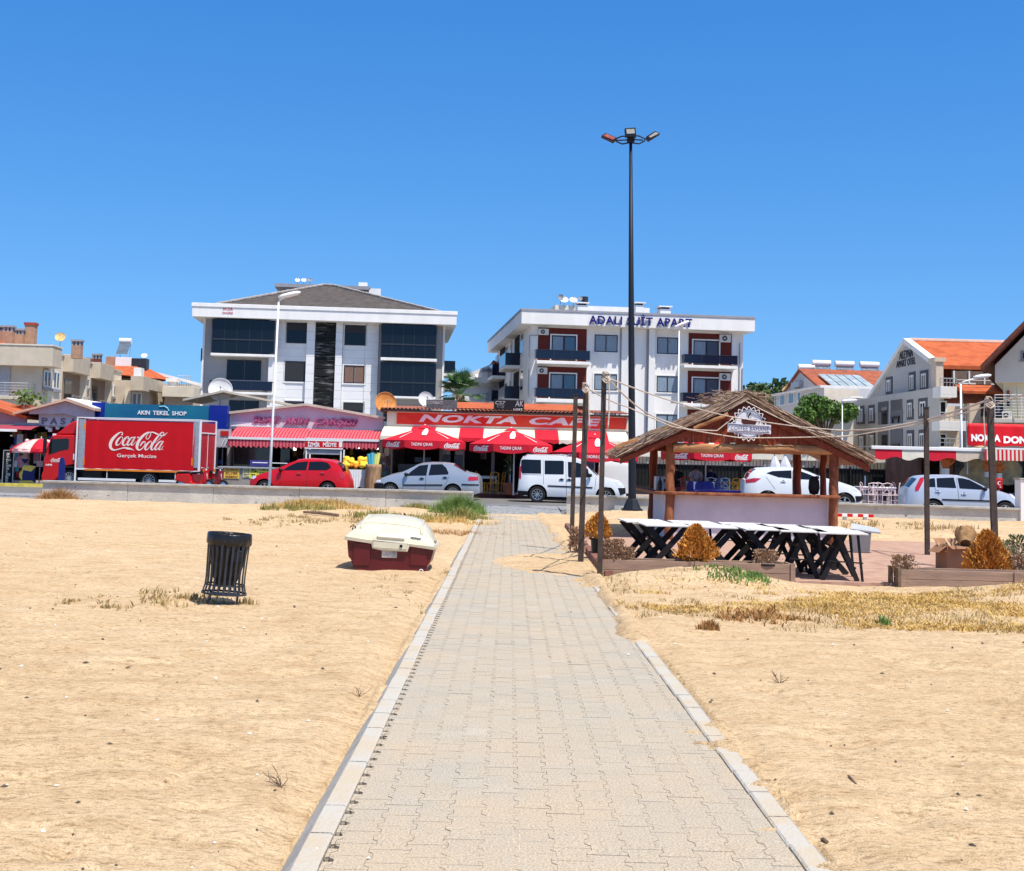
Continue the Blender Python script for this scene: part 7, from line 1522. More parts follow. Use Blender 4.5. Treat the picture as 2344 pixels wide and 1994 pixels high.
shell(t, x0+.1, xr-.1, .11, 7, zb_-.01, 0); goods(t, xr-3.2, xr-.4, .3, .3, 2.6, 50, [COLS[0],COLS[1],COLS[0],COLS[2],DARK], 8); 
q = MB(); c2 = f.box(Z3(62,300), Z3(75,640), -.4); q.box(c2[0]-.05, c2[0]+.05, -.4,-.3,0,zb_); q.build('pillar', DMET, t)
c2 = f.box(Z1(1650,780), Z1(1838,830), 1.5); q = MB(); q.prism([(c2[0]-.5,c2[2]+.1),(c2[1]+.3,c2[3]+.3),(c2[1]+.3,c2[3]+.4),(c2[0]-.5,c2[2]+.2)], 1, 5); q.prism([(c2[1]+.3,c2[3]+.3),(c2[1]+4,c2[2]-.1),(c2[1]+4,c2[2]+.0),(c2[1]+.3,c2[3]+.4)], 1, 5); q.build('rear_roof', pm('cream_sheet_roof',(.50,.44,.36),.8,.15,2), t)
t = thing('clothes_stand', 'white poster with red and white clothes hanging right of the red lorry', 'clothes display', put(Z3,(100,480),59.4)); c = 1.3
q = MB(); q.bar((0,0,0),(0,0,2.4),.05); q.build('post', DMET, t); MB().box(-.3,.35,-.05,0,1.7,2.5).build('poster', pm('grey_poster',(.40,.38,.42),.7,.1), t); MB().box(-.1,.25,-.08,-.055,2.2,2.42).build('red_print', REDCL, t); MB().bar((.1,-.08,2.1),(-.05,-.08,1.75),.08,.02).bar((.25,-.08,2.1),(.1,-.08,1.75),.08,.02).build('white_straps', WHL, t)
# ---- passage shop with the white gable
f = Fr(Z15(560,1400), SH, 0, .27)
def c15(a, b, d=0.): return f.box(Z15(*a), Z15(*b), d)
t = fthing('arcade_building', 'shopping arcade entrance under a white gabled roof with grey lettering', 'shop', f)
def g15(x, y, d=0.): return f.loc(Z15(x, y), d)
pk, el, er = g15(950,205,-1.2), g15(190,405,-1.2), g15(1375,350,-1.2)
q = MB(); q.prism([(el[0],el[1]-.1),(pk[0],pk[1]-.1),(pk[0],pk[1]),(el[0],el[1])], -1.25, 8); q.prism([(pk[0],pk[1]-.1),(er[0],er[1]-.1),(er[0],er[1]),(pk[0],pk[1])], -1.25, 8); q.build('roof', pm('pinkish_roof_edge',(.55,.36,.26),.8,.15,2), t)
q = MB(); q.prism([(pk[0]+.05,pk[1]+.001),(er[0],er[1]+.001),(er[0],er[1]+.05),(pk[0]+.05,pk[1]+.05)], -1.25, 8); q.build('roof_sheet', WHITE, t)
fl, fp, fr2 = g15(420,390,-.9), g15(925,245,-.9), g15(1362,350,-.9)
q = MB(); q.prism([(fl[0],fl[1]-.12),(fp[0],fp[1]-.55),(fr2[0],fr2[1]-.5),(fr2[0],fr2[1]),(fp[0],fp[1]),(fl[0],fl[1]+.05)], -.9, -.8); q.build('bargeboard', pm('pale_grey_board',(.46,.45,.50),.7,.08), t)
a = [g15(*p, -.5) for p in ((560,585),(1330,560),(1330,400),(925,325),(560,425))]; a[1] = (a[1][0], a[0][1]); MB().prism(a, -.5, -.42).build('sign_panel', pm('lavender_white_sign',(.60,.60,.68),.6,.04), t)
GL_ = pm('grey_letters',(.17,.17,.20),.5,.2,6); z0, z1 = g15(600,572,-.5)[1], g15(600,478,-.5)[1]
for ch, xa, xb in (('P',605,690),('A',725,830),('A',1010,1100),('J',1150,1210),('S',875,945),('I',1250,1270)): text(ch, 'sign_lettering', GL_, t, g15(xa,500,-.5)[0], g15(xb,500,-.5)[0], z0, z1, -.502, .03, .03)
text('GÜMÜŞLER', 'sign_lettering', MATS['grey_letters'], t, g15(640,430,-.5)[0], g15(1210,430,-.5)[0], g15(900,442,-.5)[1], g15(900,392,-.5)[1], -.502, .02, .015, sp=1.25)
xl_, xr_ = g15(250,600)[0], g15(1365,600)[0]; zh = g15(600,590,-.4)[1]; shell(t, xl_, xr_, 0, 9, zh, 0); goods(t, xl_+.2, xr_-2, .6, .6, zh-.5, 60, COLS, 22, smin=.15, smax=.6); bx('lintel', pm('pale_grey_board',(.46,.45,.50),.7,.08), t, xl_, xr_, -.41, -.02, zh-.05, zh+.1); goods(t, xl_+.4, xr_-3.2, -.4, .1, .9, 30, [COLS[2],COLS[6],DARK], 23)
q = MB()
for px, py in ((683,618),(832,620),(724,655)): c = g15(px,py,-.3); q.lathe([(.001,-.1),(.09,-.09),(.10,.09),(.001,.1)], 10, (c[0],-.3,c[1]))
q.build('lamp_globe', pm('globe_white',(.8,.8,.8),.4,0), t)
# ---- leftmost shop
f = Fr(Z15(0,1400), SH-.4, 0, .27)
t = fthing('tiled_shop', 'shop with orange tiled roof and maroon awning at the left edge', 'shop', f)
c = f.box(Z15(-300,395), Z15(372,572)); g = f.loc
pz = [g(Z15(*p)) for p in ((-300,575),(372,575),(372,505),(0,398),(-300,340))]; MB().prism(pz, -.0, .15).build('gable_front', pm('pink_render',(.42,.28,.31),.8,.06), t)
q = MB(); a, b = g(Z15(0,385),-.3), g(Z15(395,505),-.3); q.prism([(a[0]-4,a[1]+1.0),(b[0],b[1]),(b[0],b[1]+.14),(a[0]-4,a[1]+1.2)], -.4, 5); q.build('roof', TILE, t)
q = MB(); q.grid([[(g(Z15(xx,300),4)[0], yy, zz) for xx in (-300,0,200,350)] for yy, zz in ((-.6, g(Z15(0,400),-.6)[1]),(4, g(Z15(0,300),4)[1]))]); q.build('roof', TILE, t, thick=.08)
xa, xb = g(Z15(-300,650),-1.6)[0], g(Z15(245,650),-1.6)[0]; awning(t, xa, xb+.6, -1.6, -.01, g(Z15(0,585),0)[1], g(Z15(0,645),-1.6)[1], [(1.,MAR)], val=0); zq = g(Z15(0,650),-1.6)[1]; bx('awning_bar', WHITE, t, xa, xb, -1.68, -1.58, zq-.08, zq+.03)
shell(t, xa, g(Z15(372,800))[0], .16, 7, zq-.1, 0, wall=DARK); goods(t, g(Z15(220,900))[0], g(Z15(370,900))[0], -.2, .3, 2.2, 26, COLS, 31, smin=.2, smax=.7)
bx('inner_lamp', pm('dim_lamp',(.5,.5,.5),.5,0,emit=.6), t, g(Z15(30,690))[0], g(Z15(130,690))[0], 1., 1.1, g(Z15(30,740))[1], g(Z15(30,732))[1]+.02)
c = f.box(Z15(270,680), Z15(298,810), -.4); tag(bx('beach_towel', pm('green_towel',(.06,.28,.05),.8,.1), None, 0, c[1]-c[0], 0,.05, 0, c[3]-c[2], loc=(f.o.x+c[0], f.o.y-.4, f.o.z+c[2])), 'green beach towel hanging by the leftmost shop door', 'towel')
# menu board, mannequin, painted cutout, beach umbrella, blue flag board
f = Fr(Z15(60,1440), 57.5, 0, .12); t = fthing('menu_board', 'tall black chalkboard menu with white writing at the left edge', 'menu board', f); c = f.box(Z15(60,955), Z15(172,1440)); bx('board', DARK, t, c[0], c[1], 0, .05, 0, c[3]); q = MB(); q.box(c[0]-.03,c[0],-.01,.06,0,c[3]+.03).box(c[1],c[1]+.03,-.01,.06,0,c[3]+.03).box(c[0],c[1],-.01,.06,c[3],c[3]+.03); q.build('frame', GALV, t)
rr = random.Random(9); H = c[3]
for k, w_ in enumerate(('DÖNER','TAVUK','PİDE','20','LAHMACUN','AYRAN','KÖFTE','35','BALIK','SALATA','ÇAY')): zz = H*(.95-k*.085); text(w_, 'chalk_lettering', WHL, t, c[0]+.12, c[1]-.08-rr.uniform(0,.15), zz-.11, zz, -.003, .004, .012)
f = Fr(Z15(360,1400), 58, 0, .12); t = fthing('mannequin', 'bikini mannequin half figure standing under the red beach umbrella', 'mannequin', f); MS = pm('mannequin_white',(.52,.44,.44),.5,.05)
q = MB(); q.grid([[(rx*math.cos(2*PI*k/18), ry*math.sin(2*PI*k/18), z) for k in range(19)] for rx, ry, z in ((.09,.09,.85),(.14,.12,1.05),(.17,.13,1.15),(.125,.10,1.32),(.15,.12,1.48),(.19,.11,1.62),(.06,.06,1.70),(.06,.06,1.78))]); q.tube([(-.08,0,.95),(-.09,0,.5),(-.08,0,.12)],[.09,.06,.04],8).tube([(.08,0,.95),(.09,0,.5),(.08,0,.12)],[.09,.06,.04],8); q.build('body', MS, t, smooth=True)
q = MB(); q.lathe([(.001,.13),(.08,.1),(.10,0),(.07,-.1),(.001,-.13)], 12, (0,0,1.88)); q.build('head', MS, t, smooth=True); q = MB(); q.prism([(-.16,1.14),(.16,1.14),(.03,.95),(-.03,.95)], -.14, .10); q.build('bikini_bottom', BLUEC, t); q = MB(); [q.lathe([(.001,.07),(.06,.04),(.075,0),(.05,-.05),(.001,-.06)], 10, (sx,-.09,1.5)) for sx in (-.075,.075)]; q.build('bikini_top', BLACK, t, smooth=True)
f = Fr(Z15(320,1440), 57.0, 0, .12); t = fthing('painted_cutout', 'dark blue painted cutout board with yellow sun shapes near the lorry cab', 'sign', f)
pts = [f.loc(Z15(*p)) for p in ((318,1440),(320,1300),(345,1200),(420,1170),(500,1165),(512,1230),(495,1300),(510,1400),(500,1440))]; MB().prism([(x,max(z,0)) for x,z in pts], 0, .06).build('board', pm('painted_navy',(.015,.02,.12),.6,.1), t); YP = pm('painted_yellow',(.62,.50,.10),.6,.1); q = MB(); c = f.loc(Z15(360,1310)); q.lathe([(.25,-.012),(.001,-.013)], 16, (c[0],0,c[1]), M=Matrix.Rotation(PI/2,4,'X')); c = f.loc(Z15(420,1215)); q.add([(c[0]-.3,-.008,c[1]-.05),(c[0]+.1,-.008,c[1]-.12),(c[0]+.3,-.008,c[1]+.1),(c[0]+.05,-.008,c[1]+.14),(c[0]-.25,-.008,c[1]+.12)],[(0,1,2,3,4)]); c = f.loc(Z15(390,1425)); q.add([(c[0]-.4,-.008,max(c[1]-.08,.01)),(c[0]+.5,-.008,.01),(c[0]+.2,-.008,c[1]+.12),(c[0]-.3,-.008,c[1]+.1)],[(0,1,2,3)]); q.build('painted_shapes', YP, t)
f = Fr(Z15(565,1390), 57.6, 0, .12); t = fthing('beach_umbrella', 'red and white beach umbrella on a thin white pole left of the lorry cab', 'parasol', f); zt_ = f.loc(Z15(565,782))[1]; rr_ = 1.25
for par_, mt in ((0,AWR),(1,pm('red_white_print',(.80,.45,.43),.8,.3,6))):
    q = MB()
    for k in range(8):
        if k % 2 != par_: continue
        q.grid([[(rr_*u*math.cos(PI/4*(k+s)), rr_*u*math.sin(PI/4*(k+s)), zt_-.48*u**1.9) for s in (0,.33,.66,1)] for u in (0.02,.3,.6,.85,1.)]); q.grid([[(rr_*math.cos(PI/4*(k+s)), rr_*math.sin(PI/4*(k+s)), zt_-.48) for s in (0,.5,1)],[(rr_*1.01*math.cos(PI/4*(k+s)), rr_*1.01*math.sin(PI/4*(k+s)), zt_-.62) for s in (0,.5,1)]])
    q.build('canopy', mt, t, smooth=True, thick=.01)
MB().tube([(0,0,0),(0,0,zt_+.1)], .022, 8).build('pole', WMET, t); bx('pole_tag', PINKW, t, -.14,.14,-.04,-.02,zt_-1.2,zt_-.95)
f = Fr(Z15(890,1370), 53.0, 0, .12); t = fthing('blue_bollard_board', 'narrow deep blue flag board standing before the lorry front wheel', 'sign', f); c = f.box(Z15(838,1050), Z15(932,1375)); q = MB(); h = c[3]; w_ = c[1]-c[0]; q.prism([(c[0],0),(c[1],0),(c[1]-.03,h*.4),(c[1]-.03,h*.8),(c[1]-.1,h),(c[0]+.1,h),(c[0]+.03,h*.8),(c[0]+.03,h*.4)], 0, .12); q.build('board', pm('royal_navy',(.01,.018,.14),.6,.08), t, bev=.02); bx('foot', DMET, t, c[0]-.1, c[1]+.1, -.15,.27,0,.06)
bx('yellow_kerb', pm('yellow_kerb_paint',(.62,.50,.10),.8,.2,4), None, at(Z1(0,1490),56.2).x-3, at(Z1(360,1490),56.2).x, 56.2, 56.5, .12, .25)['kind'] = 'structure'
# ---- fence and low buildings in the middle
f = Fr(Z6(150,800), 63, 0, .27); t = fthing('garden_fence', 'dark railing fence with spiked top on a low brown wall behind the kiosk', 'fence', f)
xa, xb = f.loc(Z6(150,700))[0], f.loc(ZR(850,500))[0]; zt_ = f.loc(ZR(500,505))[1]; zm = f.loc(ZR(400,560))[1]
bx('low_wall', pm('brown_grey_wall',(.13,.105,.095),.9,.2,1,.2,10), t, xa, xb, .2, .4, -.1, zm); q = MB(); n = int((xb-xa)/.16)
for k in range(n): x = xa+(xb-xa)*k/n; q.box(x, x+.022, .06,.085, .3, zt_+.28+.06*(k%2))
q.box(xa, xb, .04,.10, zt_-.02, zt_+.02).box(xa,xb,.04,.10,.4,.44); q.build('railing', BLACK, t); bx('screen_sheet', pm('black_mesh_sheet',(.012,.014,.013),.8,.3,6), t, xa, xb, .12,.14, .4, zt_)
q = MB()
for k in range(9): x = xa+(xb-xa)*k/8; q.box(x,x+.08,.0,.17,-.1,zt_+.1)
q.build('post', BLACK, t)
f = Fr(Z6(150,640), 72, 0, .2); t = fthing('white_pavilion', 'long low white pavilion roof behind the dark fence', 'building', f); c = f.box(Z6(-100,592), Z6(1900,655)); z_ = f.loc(Z6(900,600))[1]
bx('roof', pm('cream_roof_sheet',(.68,.65,.56),.8,.06,1), t, c[0], c[1]+3, 0, 8, z_-.05, z_+.25); bx('wall', pm('pavilion_wall',(.58,.56,.52),.85,.1,1), t, c[0]+.2, c[1], .6, 8, 0, z_-.051); q = MB()
for k in range(14): x = c[0]+.5+k*(c[1]-c[0])/14; q.box(x,x+.12,.1,.22,0,z_-.052)
q.build('post', GREY, t)
f = Fr(ZR(270,500), 66, 0, .27); t = fthing('beige_tent', 'beige tent canopy with sloping valance behind the fence, left of the kebab shop', 'tent', f)
q = MB(); P = [f.loc(ZR(*p)) for p in ((150,420),(300,345),(640,335),(835,350),(835,470),(560,410))]; q.prism(P, 0, 2.5); q.build('canopy', pm('beige_canvas',(.56,.50,.38),.85,.08,2), t); c = f.box(ZR(150,420), ZR(835,505)); bx('side_panel', pm('pale_green_panel',(.45,.50,.45),.8,.1,2), t, c[0], c[1]-1, 2.2, 2.3, 0, c[3]); c = f.box(ZR(765,445), ZR(820,500)); bx('white_box', WHITE, t, c[0], c[1], 1, 1.5, c[2], c[3])
for px, lab in ((1190,'closed white parasol left of its twin, above the crossover'),(1265,'closed white parasol right of its twin, above the crossover')):
    f = Fr(Z6(px,660), 60.5, 0, .27); z0, z1 = f.loc(Z6(px,665))[1], f.loc(Z6(px,588))[1]; t = fthing('closed_parasol', lab, 'parasol', f, 'closed white parasols'); q = MB(); n = 16; rows = [[(r_*(1+.22*math.cos(5*2*PI*k/n))*math.cos(2*PI*k/n), r_*(1+.22*math.cos(5*2*PI*k/n))*math.sin(2*PI*k/n), z) for k in range(n+1)] for r_, z in ((.26,z0-.3),(.24,z0),(.16,(z0+z1)/2),(.05,z1))]; q.grid(rows); q.build('canopy', pm('white_canvas',(.62,.62,.68),.8,.08), t, smooth=True); MB().tube([(0,0,0),(0,0,z1+.1)], .03, 8).build('pole', GALV, t)
# ---- kebab shop at the right
f = Fr(ZR(1000,800), 57.5, R(0), .27)
t = fthing('kebab_shop', 'kebab shop with red lettered banner, red and cream awnings and food pictures', 'shop', f)
def cr_(a, b, d=0.): return f.box(ZR(*a), ZR(*b), d)
xa, xb = f.loc(ZR(840,400))[0], f.loc(ZR(2500,400))[0]; za = f.loc(ZR(900,262))[1]; shell(t, xa, xb, 0, 5, za, 0, wall=pm('brown_panelling',(.13,.07,.05),.8,.3,1.5))
c = cr_((230,245),(1600,272),-2.2); c1 = cr_((900,245),(920,270),-2.2); bx('awning_cassette', WHITE, t, c[0], c[1], -2.3, -2.15, c1[2], c1[3]+.06, bev=.02); bx('awning_roof', AWC, t, c[0], c[1]+7, -2.14, 0, c1[2]+.1, c1[3]+.04)
for k, (a, b, mt) in enumerate(((275,605,AWR),(605,905,AWC),(905,1255,AWR),(1255,1595,pm('tan_canvas',(.55,.45,.36),.8,.08)))):
    c = cr_((a,268),(b,335),-2.25); zt2 = c1[2]; q = MB(); n = 12; q.grid([[(c[0]+(c[1]-c[0])*i/n, -2.25, zt2) for i in range(n+1)],[(c[0]+(c[1]-c[0])*i/n, -2.27, zt2-.36-.07*math.sin(PI*2*i/n*1.0)) for i in range(n+1)]]); q.build('valance', mt, t, thick=.01)
c = cr_((1600,262),(2500,360),-2.6); n = 36
for par_, mt in ((0,AWC),(1,AWR)):
    q = MB()
    for k in range(n):
        if k % 2 == par_: continue
        u0, u1 = c[0]+(c[1]-c[0])*k/n, c[0]+(c[1]-c[0])*(k+1)/n; q.grid([[(u0,-2.6,zt2+.10),(u1,-2.6,zt2+.10)],[(u0,-2.62,zt2-.34),(u1,-2.62,zt2-.34)]])
    q.build('striped_valance', mt, t, thick=.01)
bx('awning_top', WHITE, t, c[0], c[1], -2.6, -.1, zt2+.11, zt2+.18)
c = cr_((1060,335),(1083,560),-.4); bx('post', WHITE, t, c[0], c[1], -.5,-.38,0,zt2+.05)
q = MB(); P = [f.loc(ZR(*p)) for p in ((1230,420),(1350,380),(1400,520),(1300,560))]; FP = [pm('food_photo_a',(.06,.07,.07),.5,.5,2), pm('food_photo_b',(.25,.08,.05),.5,.5,2.5), pm('food_photo_c',(.42,.34,.20),.5,.4,2)]
for (a, b, m_) in (((1130,345),(1230,560),FP[1]),((1235,345),(1400,560),FP[0]),((1405,345),(1590,560),FP[1]),((1605,360),(1740,640),FP[2]),((1760,370),(1950,640),FP[2]),((1960,370),(2074,640),FP[0])): c = cr_(a, b, .1); bx('food_picture', m_, t, c[0], c[1]-.03, .1,.14, c[2], c[3])
q = MB()
for px, py, r_ in ((1560,420,.75),(1480,620,.7),(1880,520,.6)): c = f.loc(ZR(px,py),.09); q.lathe([(r_,-.0),(r_*.9,.012),(.001,.015)], 20, (c[0],.085,c[1]), M=Matrix.Rotation(PI/2,4,'X'))
q.build('plate_picture', FP[2], t)
c = cr_((1480,600),(2074,800),-1.2); bx('counter', pm('patterned_counter',(.22,.20,.24),.6,.5,5), t, c[0]+1.2, c[1]+1, -1.2, -.5, 0, c[3]-.6, bev=.02)
def hand(px, py, h, label):
    fr_ = Fr(ZR(px,py), 56.2, 0); s = h/1.0; t = fthing('hand_sculpture', label, 'sculpture', fr_, 'orange hand sculptures'); OR_ = pm('orange_skin_paint',(.62,.16,.04),.5,.15,6)
    q = MB(); q.lathe([(.14*s,0),(.15*s,.22*s),(.17*s,.24*s)], 12); q.build('white_cuff', WHITE, t); q = MB(); q.grid([[(rx*s*math.cos(2*PI*k/14), ry*s*math.sin(2*PI*k/14), z*s) for k in range(15)] for rx, ry, z in ((.12,.10,.24),(.16,.09,.36),(.20,.09,.50),(.19,.08,.60))]); 
    for k, (dx, l, a) in enumerate(((-.15,.28,-.25),(-.05,.36,-.08),(.05,.34,.08),(.15,.26,.28))): q.tube([(dx*s,0,.56*s),((dx+a*.15)*s,-.01,(.56+l*.55)*s),((dx+a*.32)*s,-.03,(.56+l)*s)], [.052*s,.046*s,.03*s], 7)
    q.tube([(.15*s,0,.40*s),(.28*s,-.02,.50*s),(.36*s,-.03,.62*s)], [.06*s,.05*s,.03*s], 7); q.build('hand', OR_, t, smooth=True)
for px, py, h, lab in ((1130,560,1.05,'orange hand sculpture with white cuff left of the food pictures'),(1635,590,.9,'orange hand sculpture leaning in the middle of the kebab shop'),(1775,600,.8,'orange hand sculpture just above the red flag')): hand(px, py, h, lab)
fb_ = Fr(ZR(1395,100), 55.6, 0); t2 = thing('shop_banner', 'large red banner with bold white lettering above the kebab shop', 'banner', fb_.o); c = fb_.box(ZR(1397,-60), ZR(1640,212)); x1 = fb_.loc(ZR(2700,100))[0]; q = MB(); n = 50; q.grid([[(c[0]+(x1-c[0])*i/n, .03*math.sin(i*.8)*math.sin(i*.21)*(1-abs(k-3)/4), c[2]+(c[3]-c[2])*k/6-.02*math.sin(i*.5)*(k==0)) for k in range(7)] for i in range(n+1)]); q.build('fabric', pm('banner_red',(.62,.006,.016),.6,.05,2), t2, smooth=True, thick=.01)
z0, z1 = fb_.loc(ZR(1430,150))[1], fb_.loc(ZR(1430,62))[1]
text('NOKTA', 'banner_lettering', WHL, t2, fb_.loc(ZR(1433,100))[0], fb_.loc(ZR(1785,100))[0], z0-.03, z1-.03, -.045, .01, .05); text('DONER', 'banner_lettering', WHL, t2, fb_.loc(ZR(1822,100))[0], fb_.loc(ZR(2250,100))[0], z0-.08, z1-.08, -.045, .01, .05)
q = MB()
for xx in (c[0], c[0]+3.2, x1): q.bar((xx,.08,c[2]-1.2),(xx,.08,c[3]+.1),.05)
q.build('banner_frame', GALV, t2)
ff = Fr(ZR(1735,740), 54.5, 0); c = ff.box(ZR(1735,600), ZR(1818,740)); t2 = thing('flag', 'red flag with white crescent and star at the kebab shop', 'flag', ff.o); w_, h = c[1]-c[0], c[3]-c[2]
q = MB(); q.grid([[(w_*i/8, .02*math.sin(i*1.1), h*k/6) for k in range(7)] for i in range(9)]); q.build('cloth', REDCL, t2, smooth=True, thick=.008)
q = MB(); P = []; 
for k in range(22): a = R(55)+R(250)*k/21; P.append((w_*.50+w_*.30*math.cos(a), h*.56+w_*.30*math.sin(a)))
for k in range(22): a = R(305)-R(250)*k/21; P.append((w_*.58+w_*.235*math.cos(a), h*.56+w_*.235*math.sin(a)))
n = 22; q.add([(a,-.035,b) for a,b in P],[(i,i+1,2*n-2-i,2*n-1-i) for i in range(n-1)]); cx, cz = w_*.62, h*.22; q.add([(cx+w_*(.14 if k%2==0 else .055)*math.sin(PI*k/5),-.035,cz+w_*(.14 if k%2==0 else .055)*math.cos(PI*k/5)) for k in range(10)]+[(cx,-.035,cz)],[(k,(k+1)%10,10) for k in range(10)]); q.build('crescent_and_star', WHL, t2); MB().bar((w_/2,.06,-.9),(w_/2,.06,h+.05),.05).build('pole', GALV, t2)
# lantern post near crossover
f = Fr(ZR(160,680), 56, 0, .27); t = fthing('lantern_post', 'thin white and black lantern post above the pink chairs', 'lamp post', f); h = f.loc(ZR(155,500))[1]; MB().tube([(0,0,0),(0,0,h-.25)], .03, 8).build('post', WMET, t); MB().lathe([(.06,h-.25),(.1,h-.05),(.02,h+.08)], 6).build('lantern', BLACK, t)
# second white van parked across, behind the kiosk posts
vv = [o for o in bpy.data.objects if o.name == 'delivery_van'][0]
p = at(ZK(520,500), 60.5); dup(vv, (p.x-.7, 60.0, .12), R(90), 'white van parked nose in behind the left posts of the kiosk', 'cars parked along the road')
# ---- street lamps
def street_lamp(label, zf, head, elbow, foot, Y, r=.06, arm2=None, flat=False, zb=.12):
    b = at(zf(*elbow), Y); h = at(zf(*head), Y); ft = at(foot, Y); t = thing('street_lamp', label, 'street lamp', (ft.x, Y, zb)); zt_ = b.z-zb; bx_ = b.x-ft.x
    MB().tube([(0,0,0),(bx_*.33,0,zt_*.33),(bx_,0,zt_)], [r*1.5, r*1.2, r], 10).build('pole', WMET, t, smooth=True); hx, hz = h.x-ft.x, h.z-zb
    MB().tube([(bx_,0,zt_-.02),(bx_+(hx-bx_)*.15,0,zt_+(hz-zt_)*.3),(hx,0,hz-.05)], r*.8, 8).build('arm', WMET, t, smooth=True)
    d = Vector((hx-bx_,0,hz-zt_)).normalized(); hd = MB(); M = Matrix.Translation((hx+d.x*.1,0,hz)) @ Matrix.Rotation(-math.atan2(d.z,d.x)*.35, 4, 'Y')
    hd.lathe([(.001,-.42),(.07,-.40),(.12,-.25),(.14,0),(.12,.28),(.06,.40),(.001,.42)], 14, M=M @ Matrix.Rotation(PI/2,4,'Y') @ Matrix.Scale(.7,4,(1,0,0))); hd.build('lamp_head', WHP, t, smooth=True)
    if arm2: a = at(zf(*arm2), Y); MB().tube([(bx_,0,zt_-.05),(a.x-ft.x,0,a.z-zb)], r*.8, 8).build('arm', WMET, t); MB().lathe([(.001,-.3),(.1,-.2),(.12,.1),(.001,.3)], 10, (a.x-ft.x-.1,0,a.z-zb)).build('lamp_head', WHP, t)
    return t
street_lamp('slender white street lamp behind the left wall, in front of the red hatchback', Z2, (748,172), (685,225), Z3(455,800), 48.3, .036)
street_lamp('white street lamp in front of the blue lettering of the white apartment block', Z4, (1478,305), (1466,345), Z4(1455,1200), 66, .035)
street_lamp('white two armed street lamp right of the grey gabled hotel', ZH, (1180,668), (932,768), ZH(955,1590), 61.5, .045)
street_lamp('thin white street lamp in front of the white annex and green tree', Z7, (730,655), (692,665), Z7(690,1100), 70, .03)
# ---- palm and tree
f = Fr(Z5(690,170), 76, 0, .2); t = fthing('palm_tree', 'fan palm rising behind the cafe roof between the apartment blocks', 'tree', f); zc = f.loc(Z5(705,75))[1]
MB().tube([(0,0,0),(.05,0,zc*.5),(0,0,zc)], [.26,.22,.25], 10).build('trunk', DRYW, t, smooth=True)
rng = random.Random(3)
for k in range(44):
    el_ = R(rng.uniform(-35,80)); az = rng.uniform(0,2*PI); L = rng.uniform(1.0,1.5); d = Vector((math.cos(az)*math.cos(el_), math.sin(az)*math.cos(el_), math.sin(el_))); e = Vector((0,0,zc))+d*L*.6; u = d.cross(Vector((0,0,1))).normalized(); v_ = u.cross(d); q = MB(); q.tube([(0,0,zc), e], .015, 4)
    for j in range(15): a = (j-7)/7*1.15; dd = (d*math.cos(a)+u*math.sin(a)+v_*.1*abs(a)).normalized(); tip = e+dd*L*.62+Vector((0,0,-.12-abs(a)*.12)); w_ = u*math.cos(a)*.03-d*math.sin(a)*.03; q.add([e-w_*.3, e+dd*L*.3-w_*1.2, tip, e+dd*L*.3+w_*1.2],[(0,1,2,3)])
    q.build('frond', PLEAF, t)
def tree(label, zf, c, rpx, Y, seed, mat, n=5200):
    p = at(zf(*c), Y); t = thing('leafy_tree', label, 'tree', (p.x, Y, .2)); zc = p.z-.2; rng = np.random.default_rng(seed); R_ = rpx
    MB().tube([(0,0,0),(.08,0,zc*.4),(0,.05,zc*.8)], [.2,.16,.09], 8).build('trunk', DRYW, t, smooth=True); q = MB()
    ctrs = []
    for k in range(16):
        a = rng.uniform(0,2*PI); el_ = rng.uniform(-.3,1.2); r = R_*rng.uniform(.35,.85); cc = np.array([r*math.cos(a)*math.cos(el_)*1.25, r*math.sin(a)*math.cos(el_), zc+r*math.sin(el_)*.85]); ctrs.append((cc, R_*rng.uniform(.25,.45))); q.tube([(0,.02,zc*.7), tuple(cc*[.5,.5,1]-np.array([0,0,.2])), tuple(cc)], [.06,.04,.015], 5)
    q.build('branches', DRYW, t); C0 = np.array([c_ for c_, r in ctrs]); Rr = np.array([r for c_, r in ctrs]); ii = rng.integers(0,len(ctrs),n); u = rng.normal(size=(n,3)); u /= np.linalg.norm(u,axis=1)[:,None]
    P = C0[ii]+u*(Rr[ii]*rng.uniform(.35,1.05,n)**.6)[:,None]; V, F = clump_mesh(n, lambda k: P, .19, rng); o = mesh_np('crown', V, F, mat, False); o.parent = t; return t
LEAF = pm('tree_leaf', (.06,.13,.025), .65, .4, 2, 0, col2=(.14,.24,.05), lo=.4, hi=.62)
tree('leafy green tree between the kiosk roof and the grey hotel', Z7, (560,800), 1.5, 72, 4, LEAF)
for px, py, r_, lab in ((1880,180,.9,'dark green tree top behind the left shoulder of the hill side houses'),): pass
f = Fr(Z15(400,320), 64, 0, 3.2); rng = np.random.default_rng(2); V, F = clump_mesh(160, lambda k: rng.normal(size=(160,3))*[.3,.3,.18]+[0,0,.5], .22, rng); t = thing('roof_plant', 'small green plant on the roof of the leftmost shop', 'plant', (f.o.x, f.o.y, f.loc(Z15(400,345))[1]+3.2)); o = mesh_np('foliage', V, F, LEAF, False); o.parent = t; bx('tub', MATS['terracotta'], t, -.3,.3,-.2,.2,-.1,.15)
